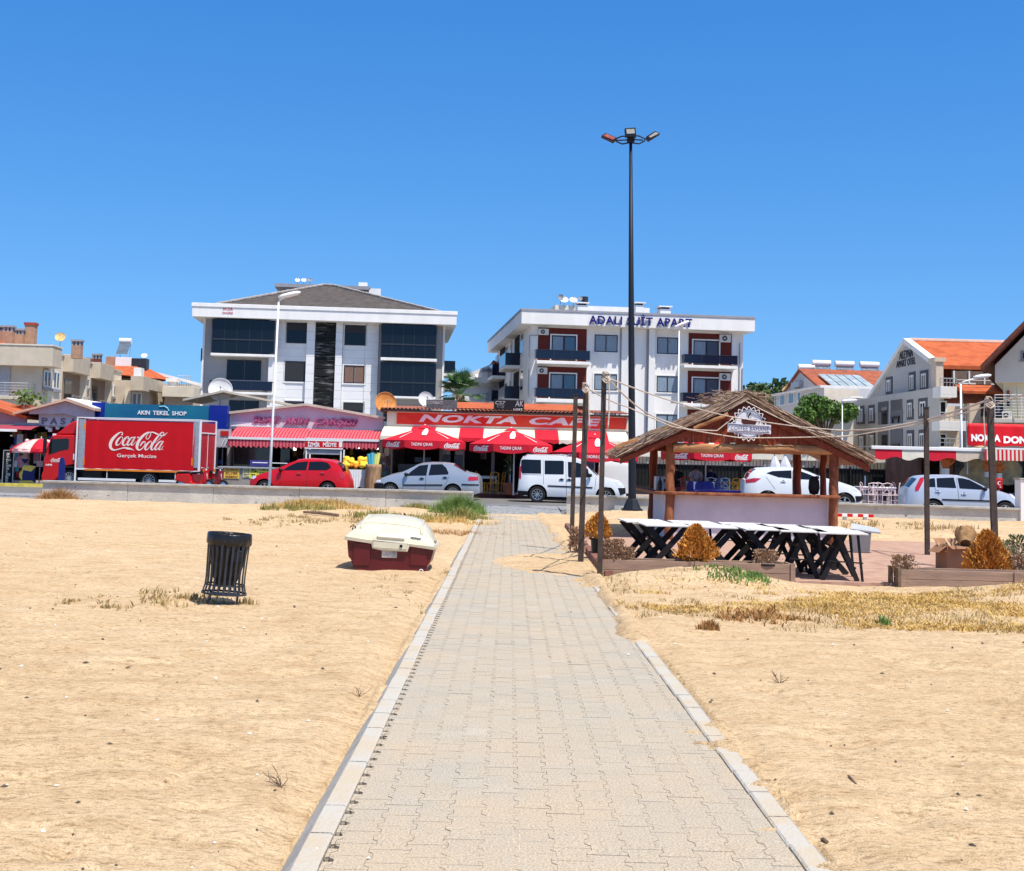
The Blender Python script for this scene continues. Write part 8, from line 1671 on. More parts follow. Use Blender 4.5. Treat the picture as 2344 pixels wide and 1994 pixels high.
# ------------------------------------------------------------------ beach furniture, kiosk, terrace
def litter_bin():
    g = G(Z9(268,700), 0); t = thing('litter_bin', 'black slatted metal litter bin lined with a black bag, leaning slightly on the sand', 'litter bin', (g.x, g.y, gh(g.x,g.y)+.05)); t.rotation_euler = (0, R(3.4), R(10))
    n = 24; prof = [(.240,.72),(.236,.6),(.229,.42),(.224,.26),(.228,.18),(.252,.085)]
    for k in range(n):
        a = 2*PI*k/n; q = MB(); c, s = math.cos(a), math.sin(a); rows = []
        for r, z in prof: rows.append([(r*c+dx*-s+dr*c, r*s+dx*c+dr*s, z) for dx, dr in ((-.013,0),(.013,0),(.013,.006),(-.013,.006),(-.013,0))])
        q.grid(rows); q.build('slat', DMET, t)
    for r, z, h in ((.243,.69,.022),(.222,.175,.018),(.256,.075,.022),(.205,.60,.015)): MB().lathe([(r-.008,z),(r+.008,z),(r+.008,z+h),(r-.008,z+h),(r-.008,z)], 36).build('ring', DMET, t, smooth=40)
    bx('bottom_plate', DMET, t, -.15,.15,-.15,.15,.07,.078)
    for k in range(4): a = PI/4+PI/2*k; MB().bar((.225*math.cos(a),.225*math.sin(a),-.03),(.225*math.cos(a),.225*math.sin(a),.09),.022).build('leg', DMET, t)
    BAG = pm('bin_bag', (.008,.008,.009), .3, .2, 8, 0, spec=.45); rr = random.Random(6); rows = []; m_ = 72
    jit = [rr.uniform(-1,1) for _ in range(m_)]
    def ring(r, z, j=0.): return [((r+j*jit[k%m_]*.006+j*.004*math.sin(k*1.3))*math.cos(2*PI*k/m_), (r+j*jit[(k+5)%m_]*.006+j*.004*math.sin(k*1.3))*math.sin(2*PI*k/m_), z+j*.006*jit[(k*3)%m_]) for k in range(m_+1)]
    rows = [ring(.236,.60+.04,1.2), ring(.252,.66,1.5), ring(.258,.69,1.0), ring(.257,.72,1.), ring(.256,.765,.6), ring(.250,.785,.3), ring(.238,.77,.5), ring(.23,.70,1.), ring(.20,.5,1.5), ring(.15,.30,2.), ring(.09,.16,2.)]
    for r_ in rows: r_[-1] = r_[0]
    MB().grid(rows).build('bag', BAG, t, smooth=True); bx('lock_box', BLACK, t, .06,.17,-.2,-.06,.46,.60, bev=.01)
litter_bin()
def boat():
    f = Fr(Z9(1400,455), 21.0, 0, .0); t = fthing('small_boat', 'small dinghy with cream top and dark red hull stranded on the sand', 'boat', f); z0 = gh(f.o.x, f.o.y)
    def l(x, y, d=0.): p = f.loc(Z9(x,y), d); return (p[0], p[1])
    HR = pm('dark_red_hull', (.105,.010,.013), .38, .15, 2, .1, 12, coat=.2); DW = pm('cream_gelcoat', (.60,.56,.43), .4, .08, 2.5, .05, 10, coat=.3)
    L_r = [l(1112,250), l(1118,370), l(1150,440), l(1195,452)]; cx = l(1400,300)[0]
    left = [l(1110,246), l(1113,300), l(1119,368), l(1135,385), l(1150,435), l(1190,500)]; right = [l(1698,312), l(1690,350), l(1672,410), l(1652,430), l(1645,465), l(1625,520)]
    n = 12; rows = []
    for j, (y, s, up) in enumerate(((0,1.,0),(.5,1.02,.0),(1.1,.96,.02),(1.6,.80,.06),(2.0,.52,.14),(2.25,.18,.24),(2.32,.03,.30))):
        P = [(cx+(a-cx)*s, b+up) for a, b in left] + [(cx+(a-cx)*s, b+up*1.5) for a, b in reversed(right)]; rows.append([(a, y, b) for a, b in P])
    q = MB().grid(rows); q.build('hull', HR, t, smooth=35)
    P = left+list(reversed(right)); MB().add([(a, -.001, b) for a, b in P], [tuple(range(len(P)))]).build('transom', HR, t)
    q = MB()
    for xx, w_ in ((1215,60),(1600,60)): a, b = l(xx-w_,275), l(xx+w_-10,430); q.box(a[0], b[0], -.02,-.002, b[1], a[1])
    q.build('transom_panel', HR, t, bev=.015)
    # deck
    rimL, rimR = l(1103,238), l(1705,300); W2 = (rimR[0]-rimL[0])/2; sl = (rimR[1]-rimL[1])/(2*W2); xm = (rimL[0]+rimR[0])/2; zm = (rimL[1]+rimR[1])/2; top = l(1410,106,1.0)[1]-zm
    rows = []; m_ = 26
    for y, s, h in ((-.03,1.0,.0),(-.02,1.0,.10),(.06,.99,.40),(.22,.965,.66),(.5,.95,.88),(1.0,.93,1.),(1.5,.78,.96),(1.9,.55,.80),(2.15,.3,.55),(2.3,.06,.3)):
        row = []
        for k in range(m_+1):
            u = -1+2*k/m_; e = (1-abs(u)**6)**.85; lip = .05*min(1,h*3); row.append((xm+u*W2*s, y, zm+u*W2*s*sl+(top*h)*e*(.86+.14*math.cos(u*PI/2))+lip))
        rows.append(row)
    dk = MB().grid(rows).build('deck', DW, t, smooth=True)
    for su in (-.66,.66):
        k_ = int((su+1)/2*m_+.5); MB().tube([(r_[k_][0],r_[k_][1],r_[k_][2]) for r_ in rows[2:-1]], .022, 6).build('deck_ridge', DW, dk, smooth=True)
    MB().tube([(p_[0],p_[1],p_[2]) for p_ in rows[3][4:-4]], .016, 6).build('deck_ridge', DW, dk, smooth=True)
    # rubbing strake with the outboard notch
    ctr = [l(*p) for p in ((1103,228),(1282,256),(1292,300),(1340,312),(1512,322),(1524,278),(1706,300))]; bot = [l(*p) for p in ((1108,252),(1277,278),(1284,310),(1334,322),(1520,334),(1534,296),(1703,322))]
    q = MB()
    for a0, a1, b0, b1 in zip(ctr, ctr[1:], bot, bot[1:]): q.add([(a0[0],-.07,a0[1]),(a1[0],-.07,a1[1]),(b1[0],-.06,b1[1]),(b0[0],-.06,b0[1]),(a0[0],.02,a0[1]+.012),(a1[0],.02,a1[1]+.012),(b1[0],.0,b1[1]),(b0[0],.0,b0[1])],[(0,3,2,1),(0,1,5,4),(3,7,6,2),(0,4,7,3),(1,2,6,5)])
    P = [l(1288,262), l(1520,282), l(1514,318), l(1340,308), l(1292,298)]; q.prism(P, -.055, -.002)
    for sx, rr_ in ((-1, rimL),(1, rimR)): q.tube([(xm+sx*W2*s, y, zm+sx*W2*s*sl) for y, s in ((-.04,1.),(.5,1.02),(1.1,.97),(1.6,.82),(2.0,.54),(2.25,.2))], .035, 6)
    q.build('rubbing_strake', DW, t)
    a, b = l(1320,182,.12), l(1500,248,-.03); SR = pm('hatch_grey_cream',(.60,.58,.46),.5,.05)
    q = MB(); q.add([(a[0],.16,a[1]+.02),(b[0],.16,a[1]-.005),(b[0],-.045,b[1]+.01),(a[0],-.045,b[1]+.035),(a[0],.18,a[1]-.03),(b[0],.18,a[1]-.05),(b[0],-.03,b[1]-.03),(a[0],-.03,b[1]-.01)],[(0,3,2,1),(4,5,6,7),(3,7,6,2),(0,4,7,3),(1,2,6,5),(0,1,5,4)]); q.build('hatch', SR, dk, bev=.012)
    c = l(1476,297,-.06); MB().lathe([(.001,0),(.022,.0),(.024,.01)], 14, (c[0],-.062,c[1]), M=Matrix.Rotation(PI/2,4,'X')).build('drain', BLACK, t); 
    a, b = l(1343,375,-.02), l(1450,322,-.02); bx('registration_plate', pm('aged_plate',(.42,.40,.38),.5,.4,14), t, a[0], b[0], -.025,-.003, a[1], b[1], bev=.01)
    c = l(1575,232,.05); q = MB(); q.tube([(c[0]-.07,.0,c[1]),(c[0]+.09,.0,c[1]-.02)], .014, 6).tube([(c[0]-.03,.0,c[1]-.04),(c[0]-.03,0,c[1])],.012,6).tube([(c[0]+.04,.0,c[1]-.05),(c[0]+.04,0,c[1]-.01)],.012,6); q.build('cleat', GALV, dk)
    c = l(1415,100,1.0); MB().lathe([(.06,-.04),(.05,0),(.03,.03),(.001,.05)], 12, (c[0],1.,c[1])).build('mast_step', GALV, dk, smooth=True)
    c = l(1612,468,-.02); MB().tube([(c[0]+.03*math.cos(a),-.03,c[1]+.03*math.sin(a)) for a in [2*PI*k/10 for k in range(11)]], .008, 5).build('eye_bolt', WMET, t)
    q = MB(); rg = [(1135,170),(1160,150),(1150,185),(1180,190),(1165,160)]; q.tube([(l(x,y,.2)[0], .1, l(x,y,.2)[1]+.01) for x, y in rg], .012, 5); q.build('rope_end', BLACK, t)
boat()
# floodlight post
f = Fr((1446.4,1165.4), 43.45, 0); t = fthing('floodlight_post', 'very tall dark post with three tilted floodlights on curved arms', 'lamp post', f); tp = f.loc(ZL(1075,470)); PST = pm('post_paint', (.010,.013,.022), .5, .1, 3)
MB().tube([(0,0,0),(0,0,.5),(tp[0]*.5,0,tp[1]*.5),(tp[0],0,tp[1]+.05)], [.15,.125,.095,.05], 14).build('pole', PST, t, smooth=True); MB().lathe([(.30,0),(.28,.04),(.17,.30),(.13,.34)], 8).build('base_flange', PST, t); bx('base_plate', PST, t, -.33,.33,-.33,.33,-.03,.0)
def lz(x, y): return f.loc(ZL(x, y))
q = MB()
for P in ([(1075,480),(880,495),(750,440),(720,400)],[(1075,410),(780,410),(720,400)],[(1000,330),(880,310),(750,360),(720,400)],[(1075,485),(1290,490),(1400,430),(1430,400)],[(1120,405),(1370,405)],[(1160,310),(1280,305),(1400,360),(1430,390)]):
    q.tube([(lz(*p)[0], (.12 if i else 0), lz(*p)[1]) for i, p in enumerate(P)], .024, 6)
q.build('arm', PST, t, smooth=True)
def flood(P, lens, lm, y0=-.2, y1=.1):
    pts = [lz(*p) for p in P]; o = MB().prism(pts, y0, y1).build('floodlight', PST, t, bev=.01); MB().prism([lz(*p) for p in lens], y0-.012, y0-.001).build('lens', lm, o)
LP_ = pm('lamp_lens', (.42,.42,.38), .25, .1, 20); LRD = pm('red_lens_cover', (.55,.20,.17), .4, .5, 6, col2=(.30,.02,.02))
flood([(372,352),(470,283),(750,402),(665,492)], [(405,352),(475,305),(705,402),(650,455)], LRD); flood([(1428,372),(1640,238),(1762,292),(1490,462)], [(1490,370),(1648,268),(1728,300),(1530,400)], LP_); flood([(915,200),(1165,182),(1188,400),(935,395)], [(948,228),(1138,220),(1150,325),(962,335)], LP_, -.35, -.12)
q = MB(); c = lz(1075,400); q.box(c[0]-.12, c[0]+.12, -.12,.1, c[1]-.12, c[1]+.02); q.build('head_block', PST, t, bev=.02)
# steel posts and ropes
def spost(foot, topz, Y, w_, label):
    a, b = at(foot, Y), at(topz, Y); t = thing('rusty_post', label, 'post', (a.x, Y, 0), 0, 'steel posts round the terrace'); z_ = gh(a.x, Y)-.1
    q = MB(); d = b.x-a.x; 
    q.bar((0,0,z_),(d,0,b.z),w_,.03); q.bar((-w_*.32,.035,z_),(d-w_*.32,.035,b.z),w_*.36,.05); q.bar((w_*.32,.035,z_),(d+w_*.32,.035,b.z),w_*.36,.05); q.build('box_section', RUST, t, bev=.004); bx('top_cap', DMET, t, d-w_*.55, d+w_*.55, -.03,.08, b.z, b.z+.015)
    return (b.x, Y, b.z)
T1 = spost(Z10(178,1430), Z10(213,160), 26.9, .085, 'farthest of the three rusty steel posts at the left edge of the terrace'); T2 = spost(Z10(255,1545), Z10(302,90), 23.3, .095, 'thickest, middle one of the three rusty posts at the left edge of the terrace'); T3 = spost(Z10(415,1650), (1383,858), 20.7, .075, 'nearest and tallest of the three rusty posts, at the corner of the left planter')
T4 = spost(Z8(822,1262), Z8(812,48), 27.8, .095, 'dark steel post standing alone behind the right planter gap'); T5 = spost(Z8(1400,1290), Z7(1817,645), 24.0, .11, 'dark steel post with knotted rope beside the big dry orange bush')
ROPE = pm('old_rope', (.52,.44,.36), .85, .25, 30); 
def rope(label, P, r=.014, sag=.12):
    pts = []
    for a, b in zip(P, P[1:]):
        a, b = Vector(a), Vector(b); n = max(4, int((b-a).length*1.5))
        pts += [a.lerp(b,k/n)+Vector((0,0,-sag*(b-a).length/6*4*(k/n)*(1-k/n))) for k in range(n)]
    pts.append(Vector(P[-1])); o = pts[0]; return tag(MB().tube([p-o for p in pts], r, 6).build('rope', ROPE, None, loc=o, smooth=True), label, 'rope', 'ropes strung over the terrace')
KY = 30.55
def k6(x, y, Y=KY): return tuple(at(Z6(x,y), Y))
rope('rope from the nearest left post across the badge to the right roof slope', [tuple(at(Z4(990,672),20.7)), k6(870,300), k6(1360,372), k6(1700,400)], sag=.03); rope('rope sagging from the nearest left post to the left end of the kiosk roof', [tuple(at(Z4(990,680),20.7)), k6(310,300), k6(560,392), k6(770,402), k6(890,305)], sag=.04)
rope('rope from the middle left post past the lamp post under the badge', [tuple(at(Z10(300,100),23.3)), k6(120,230), k6(440,372), k6(940,455), k6(1750,440)], sag=.03); rope('rope running from the kiosk peak down the right roof edge', [k6(985,190), k6(1180,290), k6(1370,378), k6(1640,440)], sag=.02)
rope('upper pale rope from the kiosk roof to the knot on the right post', [k6(1640,405), tuple(at(Z7(985,868),28.6)), tuple(at(Z7(1340,800),27.8)), tuple(at(Z7(1790,655),24.0))], .018, .02); rope('lower grey rope running from the kiosk roof past both right posts', [k6(1600,450), tuple(at(Z7(750,925),29)), tuple(at(Z7(1345,820),27.8)), tuple(at(Z7(2000,635),23.2)), tuple(at(Z7(2200,560),21.5))], .012, .02)
rope('pair of loose rope ends hanging from the nearest left post', [tuple(at(Z4(985,655),20.6)), tuple(at(Z4(992,760),20.6)), tuple(at(Z4(990,900),20.6)), tuple(at(Z5(1787,335),20.6))], .012, 0); rope('loose rope end hanging from the middle left post', [tuple(at(Z10(290,95),23.2)), tuple(at(Z10(322,120),23.2)), tuple(at(Z10(322,280),23.2)), tuple(at(Z10(330,450),23.2))], .012, 0); rope('loose rope end hanging from the right post', [tuple(at(Z7(1775,665),23.9)), tuple(at(Z7(1768,780),23.9)), tuple(at(ZR(1600,60),23.9)), tuple(at(ZR(1605,240),23.9))], .010, 0)
def knot(label, p, r=.05):
    q = MB()
    for k in range(5): a0 = k*.6; q.tube([(r*math.cos(a+a0), r*.9*math.sin(a)*math.cos(a0), r*math.sin(a)*(.8+.2*math.sin(3*a))+.02*(k-2)) for a in [2*PI*j/12 for j in range(13)]], .012, 5)
    tag(q.build('rope_knot', ROPE, None, loc=p, smooth=True), label, 'knot')
knot('knot of pale rope at the top of the nearest left post', (T3[0]+.03, 20.65, at(Z4(975,660),20.65).z), .058); knot('knot of pale rope at the top of the middle left post', (T2[0]-.02, 23.2, at(Z10(300,100),23.2).z), .05); knot('thick rope knot at the top of the right post', (T5[0]-.05, 23.9, at(Z7(1775,665),23.9).z), .075)
# ---- kiosk
f = Fr(Z6(420,1205), 31.0, R(-1), .03); t = fthing('beach_kiosk', 'thatched beach kiosk with log posts and white counter front', 'kiosk', f)
def kk(x, y, d=0.): return f.loc(Z6(x, y), d)
def log(name, p, q_, r, mat, seed=1, n=14, par=None):
    p, q_ = Vector(p), Vector(q_); L = (q_-p).length; k = max(6, int(L*5)); rr = random.Random(seed); d = (q_-p).normalized(); u = d.orthogonal().normalized(); v = d.cross(u)
    rows = []; off = [(rr.uniform(-.012,.012), rr.uniform(-.012,.012)) for _ in range(k+1)]
    for i in range(k+1):
        c = p.lerp(q_, i/k)+u*off[i][0]+v*off[i][1]; rows.append([tuple(c+(u*math.cos(2*PI*j/n)+v*math.sin(2*PI*j/n))*r*(1+.07*math.sin(3*2*PI*j/n+i*.7)+.04*math.sin(7*j+i*1.9))) for j in range(n+1)])
    m_ = MB().grid(rows); m_.add([r_ for r_ in rows[0][:n]],[tuple(range(n))]); m_.add([r_ for r_ in rows[-1][:n]],[tuple(range(n-1,-1,-1))]); return m_.build(name, mat, par or t, smooth=40)
zbm = kk(1000,530)[1]; zl_, zr__ = kk(420,478)[1], kk(1615,522)[1]
xl, xr = kk(420,900)[0], kk(1617,900)[0]; D = 3.6
for x, y, zt_, s in ((xl,0,zl_,1),(xr,0,zr__,2),(kk(300,700,D)[0],D,zbm,3),(kk(1350,700,D)[0],D,zbm,4),(kk(1540,700,1.3)[0],1.3,zbm,5)): log('log_post', (x,y,-.15), (x+.02,y,zt_), .105 if s != 5 else .075, LOGW if s < 3 else WOODRED, s)
log('log_beam', (xl+.06,-.13,kk(430,523)[1]), (xr-.05,-.13,kk(1592,543)[1]), .11, LOGL, 7); log('log_beam', (xl,D,zbm), (xr,D,zbm), .09, WOODRED, 8)
PAN = pm('white_counter_panel', (.62,.56,.58), .65, .08, 1.5, .12, 12)
ztop = kk(900,870,-.02)[1]-.03
pa = kk(455,1205,.12)[0]; pb = kk(1575,1205,.12)[0]; q = MB(); n = 3; q.box(pa-.12, pb, .10,.14, .02, ztop); q.build('counter_panel', PAN, t); bx('panel_joint', WHITE, t, pb-.005, pb+.03, .08,.15,.02,ztop)
bx('side_panel', pm('white_side_panel',(.60,.60,.66),.65,.06), t, kk(300,900,D)[0], kk(300,900,D)[0]+.05, .3, D, .02, ztop-.02); q = MB(); xs0 = kk(230,820,2.)[0]
q.prism([(xs0+.1,-.02),(xs0+.5,-.22),(xr+.12,-.24),(xr+.12,.34),(xs0+.75,.36),(xs0+.62,D),(xs0-.05,D)], ztop+.001, ztop+.07, 'z'); q.build('counter_top', LOGW, t, bev=.015); bx('inner_counter', DARK, t, xl+.2, xr-.2, .5, 1.2, .02, ztop-.1)
for sx in (0,): bx('side_panel', MATS['white_side_panel'], t, xr-.02, xr+.02, .15, D, .02, ztop-.02)
pk, el, er = kk(990,185,-.26), kk(62,575,-.26), kk(1885,625,-.26); y0, y1 = -.26, D+.5
RB = pm('roof_boards', (.20,.04,.015), .6, .3, 3, .3, 20, st=(8,1,8))
q = MB(); th = .05
q.prism([(el[0],el[1]),(pk[0],pk[1]-.05),(pk[0],pk[1]-.12),(el[0],el[1]-.10)], y0+.05, y1-.05); q.prism([(pk[0],pk[1]-.05),(er[0],er[1]),(er[0],er[1]-.10),(pk[0],pk[1]-.12)], y0+.05, y1-.05); q.build('roof_boards', RB, t)
q = MB(); gz = kk(900,500,-.16)[1]; A = [kk(215,520,-.16), kk(1745,545,-.16)]; n = 40
for k in range(n):   # gable boarding
    x0_ = A[0][0]+(A[1][0]-A[0][0])*k/n; x1_ = A[0][0]+(A[1][0]-A[0][0])*(k+1)/n; 
    def zt2(x): return pk[1]-.12-(pk[1]-el[1])*(pk[0]-x)/(pk[0]-el[0]) if x < pk[0] else pk[1]-.12-(pk[1]-er[1])*(x-pk[0])/(er[0]-pk[0])
    zb0 = gz+.012*(k%3); q.prism([(x0_+.003,zb0),(x1_-.003,zb0),(x1_-.003,max(zb0+.02,zt2(x1_))),(x0_+.003,max(zb0+.02,zt2(x0_)))], -.17+.008*(k%2), -.13)
q.build('gable_board', pm('gable_red_wood',(.23,.042,.014),.6,.45,2.5,.3,30,st=(5,5,.5)), t)
q = MB()
for a, b in ((el,pk),(pk,er)): q.prism([(a[0],a[1]-.10),(b[0],b[1]-.10),(b[0],b[1]-.25),(a[0],a[1]-.22)], y0+.0, y0+.05)
q.build('verge_board', RB, t)
# thatch
def thatch():
    rng = np.random.default_rng(12); V = []; F = []; mi = []; k = 0
    for side_, e in ((0, el), (1, er)):
        S0 = Vector((pk[0],0,pk[1])); E = Vector((e[0],0,e[1])); d = (E-S0); L = d.length; d /= L; nn = Vector((-d.z,0,d.x)); nn = nn if nn.z > 0 else -nn
        for i in range(3600):
            y = rng.uniform(y0-.06, y1+.06); edge = rng.uniform() < .42
            if edge: y = y0-.05+abs(rng.normal())*.10
            s0 = rng.uniform(-.12, L-.35); l_ = rng.uniform(.4,.9); th_ = rng.uniform(0,1)**1.3*(.15 if s0 > .1 else .20)
            yaw_ = rng.normal()*.10; lift = rng.normal()*.05; r_ = rng.uniform(.006,.013)
            s1_ = min(s0+l_, L+rng.uniform(-.02,.14))
            a = S0+d*s0+nn*(th_+.02); b = S0+d*s1_+nn*(th_*.8-.01+lift*.5); a.y = y; b.y = y+yaw_*(s1_-s0)
            ax = (b-a).normalized(); u = ax.cross(nn).normalized()*r_; w_ = nn*r_
            for p, rr_ in ((a,1.),(b,.6)): V += [tuple(p+u*rr_), tuple(p-u*.5*rr_+w_*.87*rr_), tuple(p-u*.5*rr_-w_*.87*rr_)]
            F += [(k,k+1,k+4,k+3),(k+1,k+2,k+5,k+4),(k+2,k,k+3,k+5),(k+3,k+4,k+5),(k,k+2,k+1)]; mi += [int(rng.integers(0,4))]*5; k += 6
    # ruffled ridge
    for i in range(900):
        y = rng.uniform(y0-.05, y1); a = Vector((pk[0]+rng.normal()*.28, y, pk[1]+.05+rng.uniform(0,.20))); an = rng.uniform(0,2*PI); b = a+Vector((math.cos(an)*.24, math.sin(an)*.18, rng.normal()*.05)); r_ = rng.uniform(.006,.012)
        ax = (b-a).normalized(); u = ax.cross(Vector((0,0,1))).normalized()*r_; w_ = Vector((0,0,r_))
        for p, rr_ in ((a,1.),(b,.5)): V += [tuple(p+u*rr_), tuple(p-u*.5*rr_+w_*.87*rr_), tuple(p-u*.5*rr_-w_*.87*rr_)]
        F += [(k,k+1,k+4,k+3),(k+1,k+2,k+5,k+4),(k+2,k,k+3,k+5),(k+3,k+4,k+5),(k,k+2,k+1)]; mi += [int(rng.integers(0,4))]*5; k += 6
    for e in (el, er):
        d = Vector((e[0]-pk[0],0,e[1]-pk[1])).normalized(); nn = Vector((-d.z,0,d.x)); nn = nn if nn.z > 0 else -nn; a = Vector((pk[0],0,pk[1]-.04)); b = Vector((e[0],0,e[1]))
        for o_ in (0, .09): V += [tuple(p+nn*o_+Vector((0,yy,0))) for p in (a,b) for yy in (y0+.06,y1-.06)]
        F += [(k,k+1,k+3,k+2),(k+4,k+6,k+7,k+5),(k,k+4,k+5,k+1),(k+2,k+3,k+7,k+6),(k,k+2,k+6,k+4),(k+1,k+5,k+7,k+3)]; mi += [3]*6; k += 8
    me = bpy.data.meshes.new('thatch'); me.from_pydata(V, [], F)
    for c in ((.36,.25,.18),(.26,.16,.11),(.48,.37,.28),(.13,.075,.05)): me.materials.append(pm('thatch_%d' % int(c[0]*100), c, .9, .2, 6))
    me.polygons.foreach_set('material_index', mi); o = bpy.data.objects.new('thatch', me); COL.objects.link(o); o.parent = t
thatch()
log('ridge_pole', (kk(600,390,-.32)[0],-.33,kk(600,385,-.32)[1]), (kk(850,285,-.32)[0],-.33,kk(850,280,-.32)[1]), .045, LOGL, 9)
q = MB(); q.prism([(kk(25,510,-.6)[0],kk(25,545,-.6)[1]),(kk(200,440,-.6)[0],kk(200,480,-.6)[1]),(kk(200,440,-.6)[0],kk(200,450,-.6)[1]),(kk(30,490,-.6)[0],kk(30,505,-.6)[1])], -.36,-.30); q.build('verge_plank', LOGL, t, bev=.02)
# things on the counter
def ontop(zf, p, d): a = f.loc(zf(*p), d); w_ = f.o+Vector((f.c*a[0]-f.s*d, f.s*a[0]+f.c*d, 0)); return (w_.x, w_.y, f.o.z+ztop+.07)
tag(MB().lathe([(.001,0),(.10,.02),(.13,.15),(.12,.32),(.07,.41),(.001,.43)], 18).build('black_sack', pm('sack_black',(.012,.012,.012),.7,.2,4,.3,12), None, loc=ontop(Z6,(1478,850),.2), smooth=True), 'rounded black sack standing at the right end of the kiosk counter', 'sack')
for k, (px, h, cl) in enumerate(((765,.34,BLACK),(800,.28,GALV),(742,.22,DRYW))): tag(MB().lathe([(.04,0),(.045,h*.6),(.018,h*.78),(.018,h),(.001,h)], 12).build('bottle', cl, None, loc=ontop(ZK,(px,650),.22+.06*k), smooth=40), ('black bottle','steel bottle','brown bottle')[k]+' on the kiosk counter left of the front post', 'bottle')
tm = thing('coffee_machine', 'small steel coffee machine on the kiosk counter behind the left post', 'coffee machine', ontop(ZK,(790,650),.55)); bx('housing', GALV, tm, -.16,.16,-.12,.2,0,.34, bev=.02); bx('drip_tray', BLACK, tm, -.13,.13,-.2,-.121,.0,.05); MB().tube([(-.05,-.14,.26),(-.05,-.2,.2)],.02,6).tube([(.06,-.14,.26),(.06,-.2,.2)],.02,6).build('spouts', BLACK, tm)
bx_ = tag(bx('folded_cloth', BLUEC, None, -.55,.55,-.12,.12,0,.06, bev=.02, loc=ontop(ZK,(1660,690),.15)), 'folded dark blue cloth lying on the kiosk counter', 'cloth')
# round badge
fb2 = Fr(ZB(1010,960), 30.66, R(-1)); t = thing('round_badge_sign', 'round white badge sign with a coffee cup and lettered band on the kiosk gable', 'sign', fb2.o, fb2.yaw)
sc = 1/(15.954*3074/30.66); BK = pm('badge_black',(.02,.015,.02),.5,0); WB = pm('badge_white',(.66,.66,.70),.5,.04); WR = pm('badge_rim',(.74,.70,.72),.5,0)
def circ(r, y, n=48, wv=0, a=0): return [((r+a*math.cos(wv*2*PI*k/n))*math.sin(2*PI*k/n), y, (r+a*math.cos(wv*2*PI*k/n))*math.cos(2*PI*k/n)) for k in range(n)]
def ringm(r0, r1, y, mat, name, n=160, wv=0, a=0): q = MB(); A, B = circ(r0,y,n,wv,a), circ(r1,y,n,wv,a); q.add(A+B,[(k,(k+1)%n,n+(k+1)%n,n+k) for k in range(n)]); return q.build(name, mat, t, thick=.008)
q = MB(); A, B = circ(585*sc,-.0,160,20,48*sc), circ(585*sc,-.03,160,20,48*sc); n = 160; q.add(A+B,[tuple(range(n-1,-1,-1)),tuple(range(n,2*n))]+[(k,(k+1)%n,n+(k+1)%n,n+k) for k in range(n)]); q.build('backing', BK, t)
ringm(562*sc, 602*sc, -.036, WR, 'scalloped_rim', wv=20, a=46*sc); q = MB().add(circ(515*sc,-.036,64),[tuple(range(64))]); q.build('disc', WB, t, thick=.008); ringm(478*sc, 490*sc, -.044, BK, 'thin_ring', 64)
def pz(x, y): return ((x-1010)*sc, -(y-960)*sc)
def poly(P, y, mat, name, dp=.012): MB().prism([pz(*p) for p in P], y-dp, y).build(name, mat, t)
poly([(240,950),(1815,985),(1815,1320),(240,1280)], -.041, WR, 'band_rim'); poly([(285,1005),(1765,1035),(1765,1270),(285,1235)], -.0535, WB, 'band', .006)
for a, b in ((1000,1012),(1222,1238)): poly([(290,a),(1760,a+32),(1760,b+32),(290,b)], -.060, BK, 'band_line', .004)
poly([(745,800),(1310,810),(1290,900),(1240,1000),(800,990),(760,900)], -.041, pm('cup_brown',(.07,.02,.015),.4,.1), 'cup'); poly([(755,800),(1300,808),(1295,830),(1150,840),(900,826)], -.0535, BK, 'coffee', .004)
ribbon(MB(), [[(1310,870,20),(1380,850,24),(1395,900,24),(1350,980,24),(1290,990,20)],[(965,560,10),(945,620,34),(950,680,26),(945,715,4)],[(1040,545,8),(1065,590,50),(1010,660,52),(1000,720,34),(1025,765,6)],[(1090,660,6),(1085,700,22),(1075,745,4)]], pz, -.046, 0).build('steam', BK, t)
a, b = pz(352,1190), pz(1735,1065); text('COFFEE BAHANE', 'badge_lettering', pm('badge_ink',(.12,.12,.22),.5,0), t, a[0], b[0], a[1]+.0, b[1]+.015, -.060, .004, .0, sp=1.05, slope=-.02)
# ---- folding tables
TOPM = pm('grey_white_table_top', (.62,.61,.60), .6, .08, 3); LEGM = pm('black_leg', (.014,.013,.015), .6, .2, 6)
def ftable(label, x, y, w_, l_, rz, var, first=[None]):
    t = thing('folding_table', label, 'table', (x, y, .03), rz, 'folding tables in front of the kiosk'); h = .74
    bx('tabletop', TOPM, t, -w_/2, w_/2, -l_/2, l_/2, h-.022, h, bev=.004)
    for sy in (-1, 1):
        yy = sy*(l_/2-.12)
        if var == 0: MB().bar((-w_*.43,yy,0),(w_*.43,yy,h-.024),.028,.095).build('leg', LEGM, t); MB().bar((w_*.43,yy+.034,0),(-w_*.43,yy+.034,h-.024),.028,.095).build('leg', LEGM, t)
        else: MB().bar((-w_*.30*sy,yy,0),(w_*.1*sy,yy,h-.024),.028,.075).build('leg', LEGM, t); MB().bar((w_*.42*sy,yy+.034,0),(-w_*.05*sy,yy+.034,h-.024),.028,.075).build('leg', LEGM, t); MB().bar((w_*.40,yy-.03,0),(w_*.30,yy-.03,h-.024),.04,.02).build('leg', LEGM, t)
    q = MB(); q.bar((-w_*.2,-l_/2+.1,.52),(-w_*.2,l_/2-.1,.52),.03); q.bar((w_*.25,-l_/2+.1,.2),(w_*.25,l_/2-.1,.2),.03); q.bar((-w_*.3,-l_/2+.13,.30),(w_*.42,-l_/2+.13,.28),.04,.02) if var else 0; q.build('stretcher', LEGM, t)
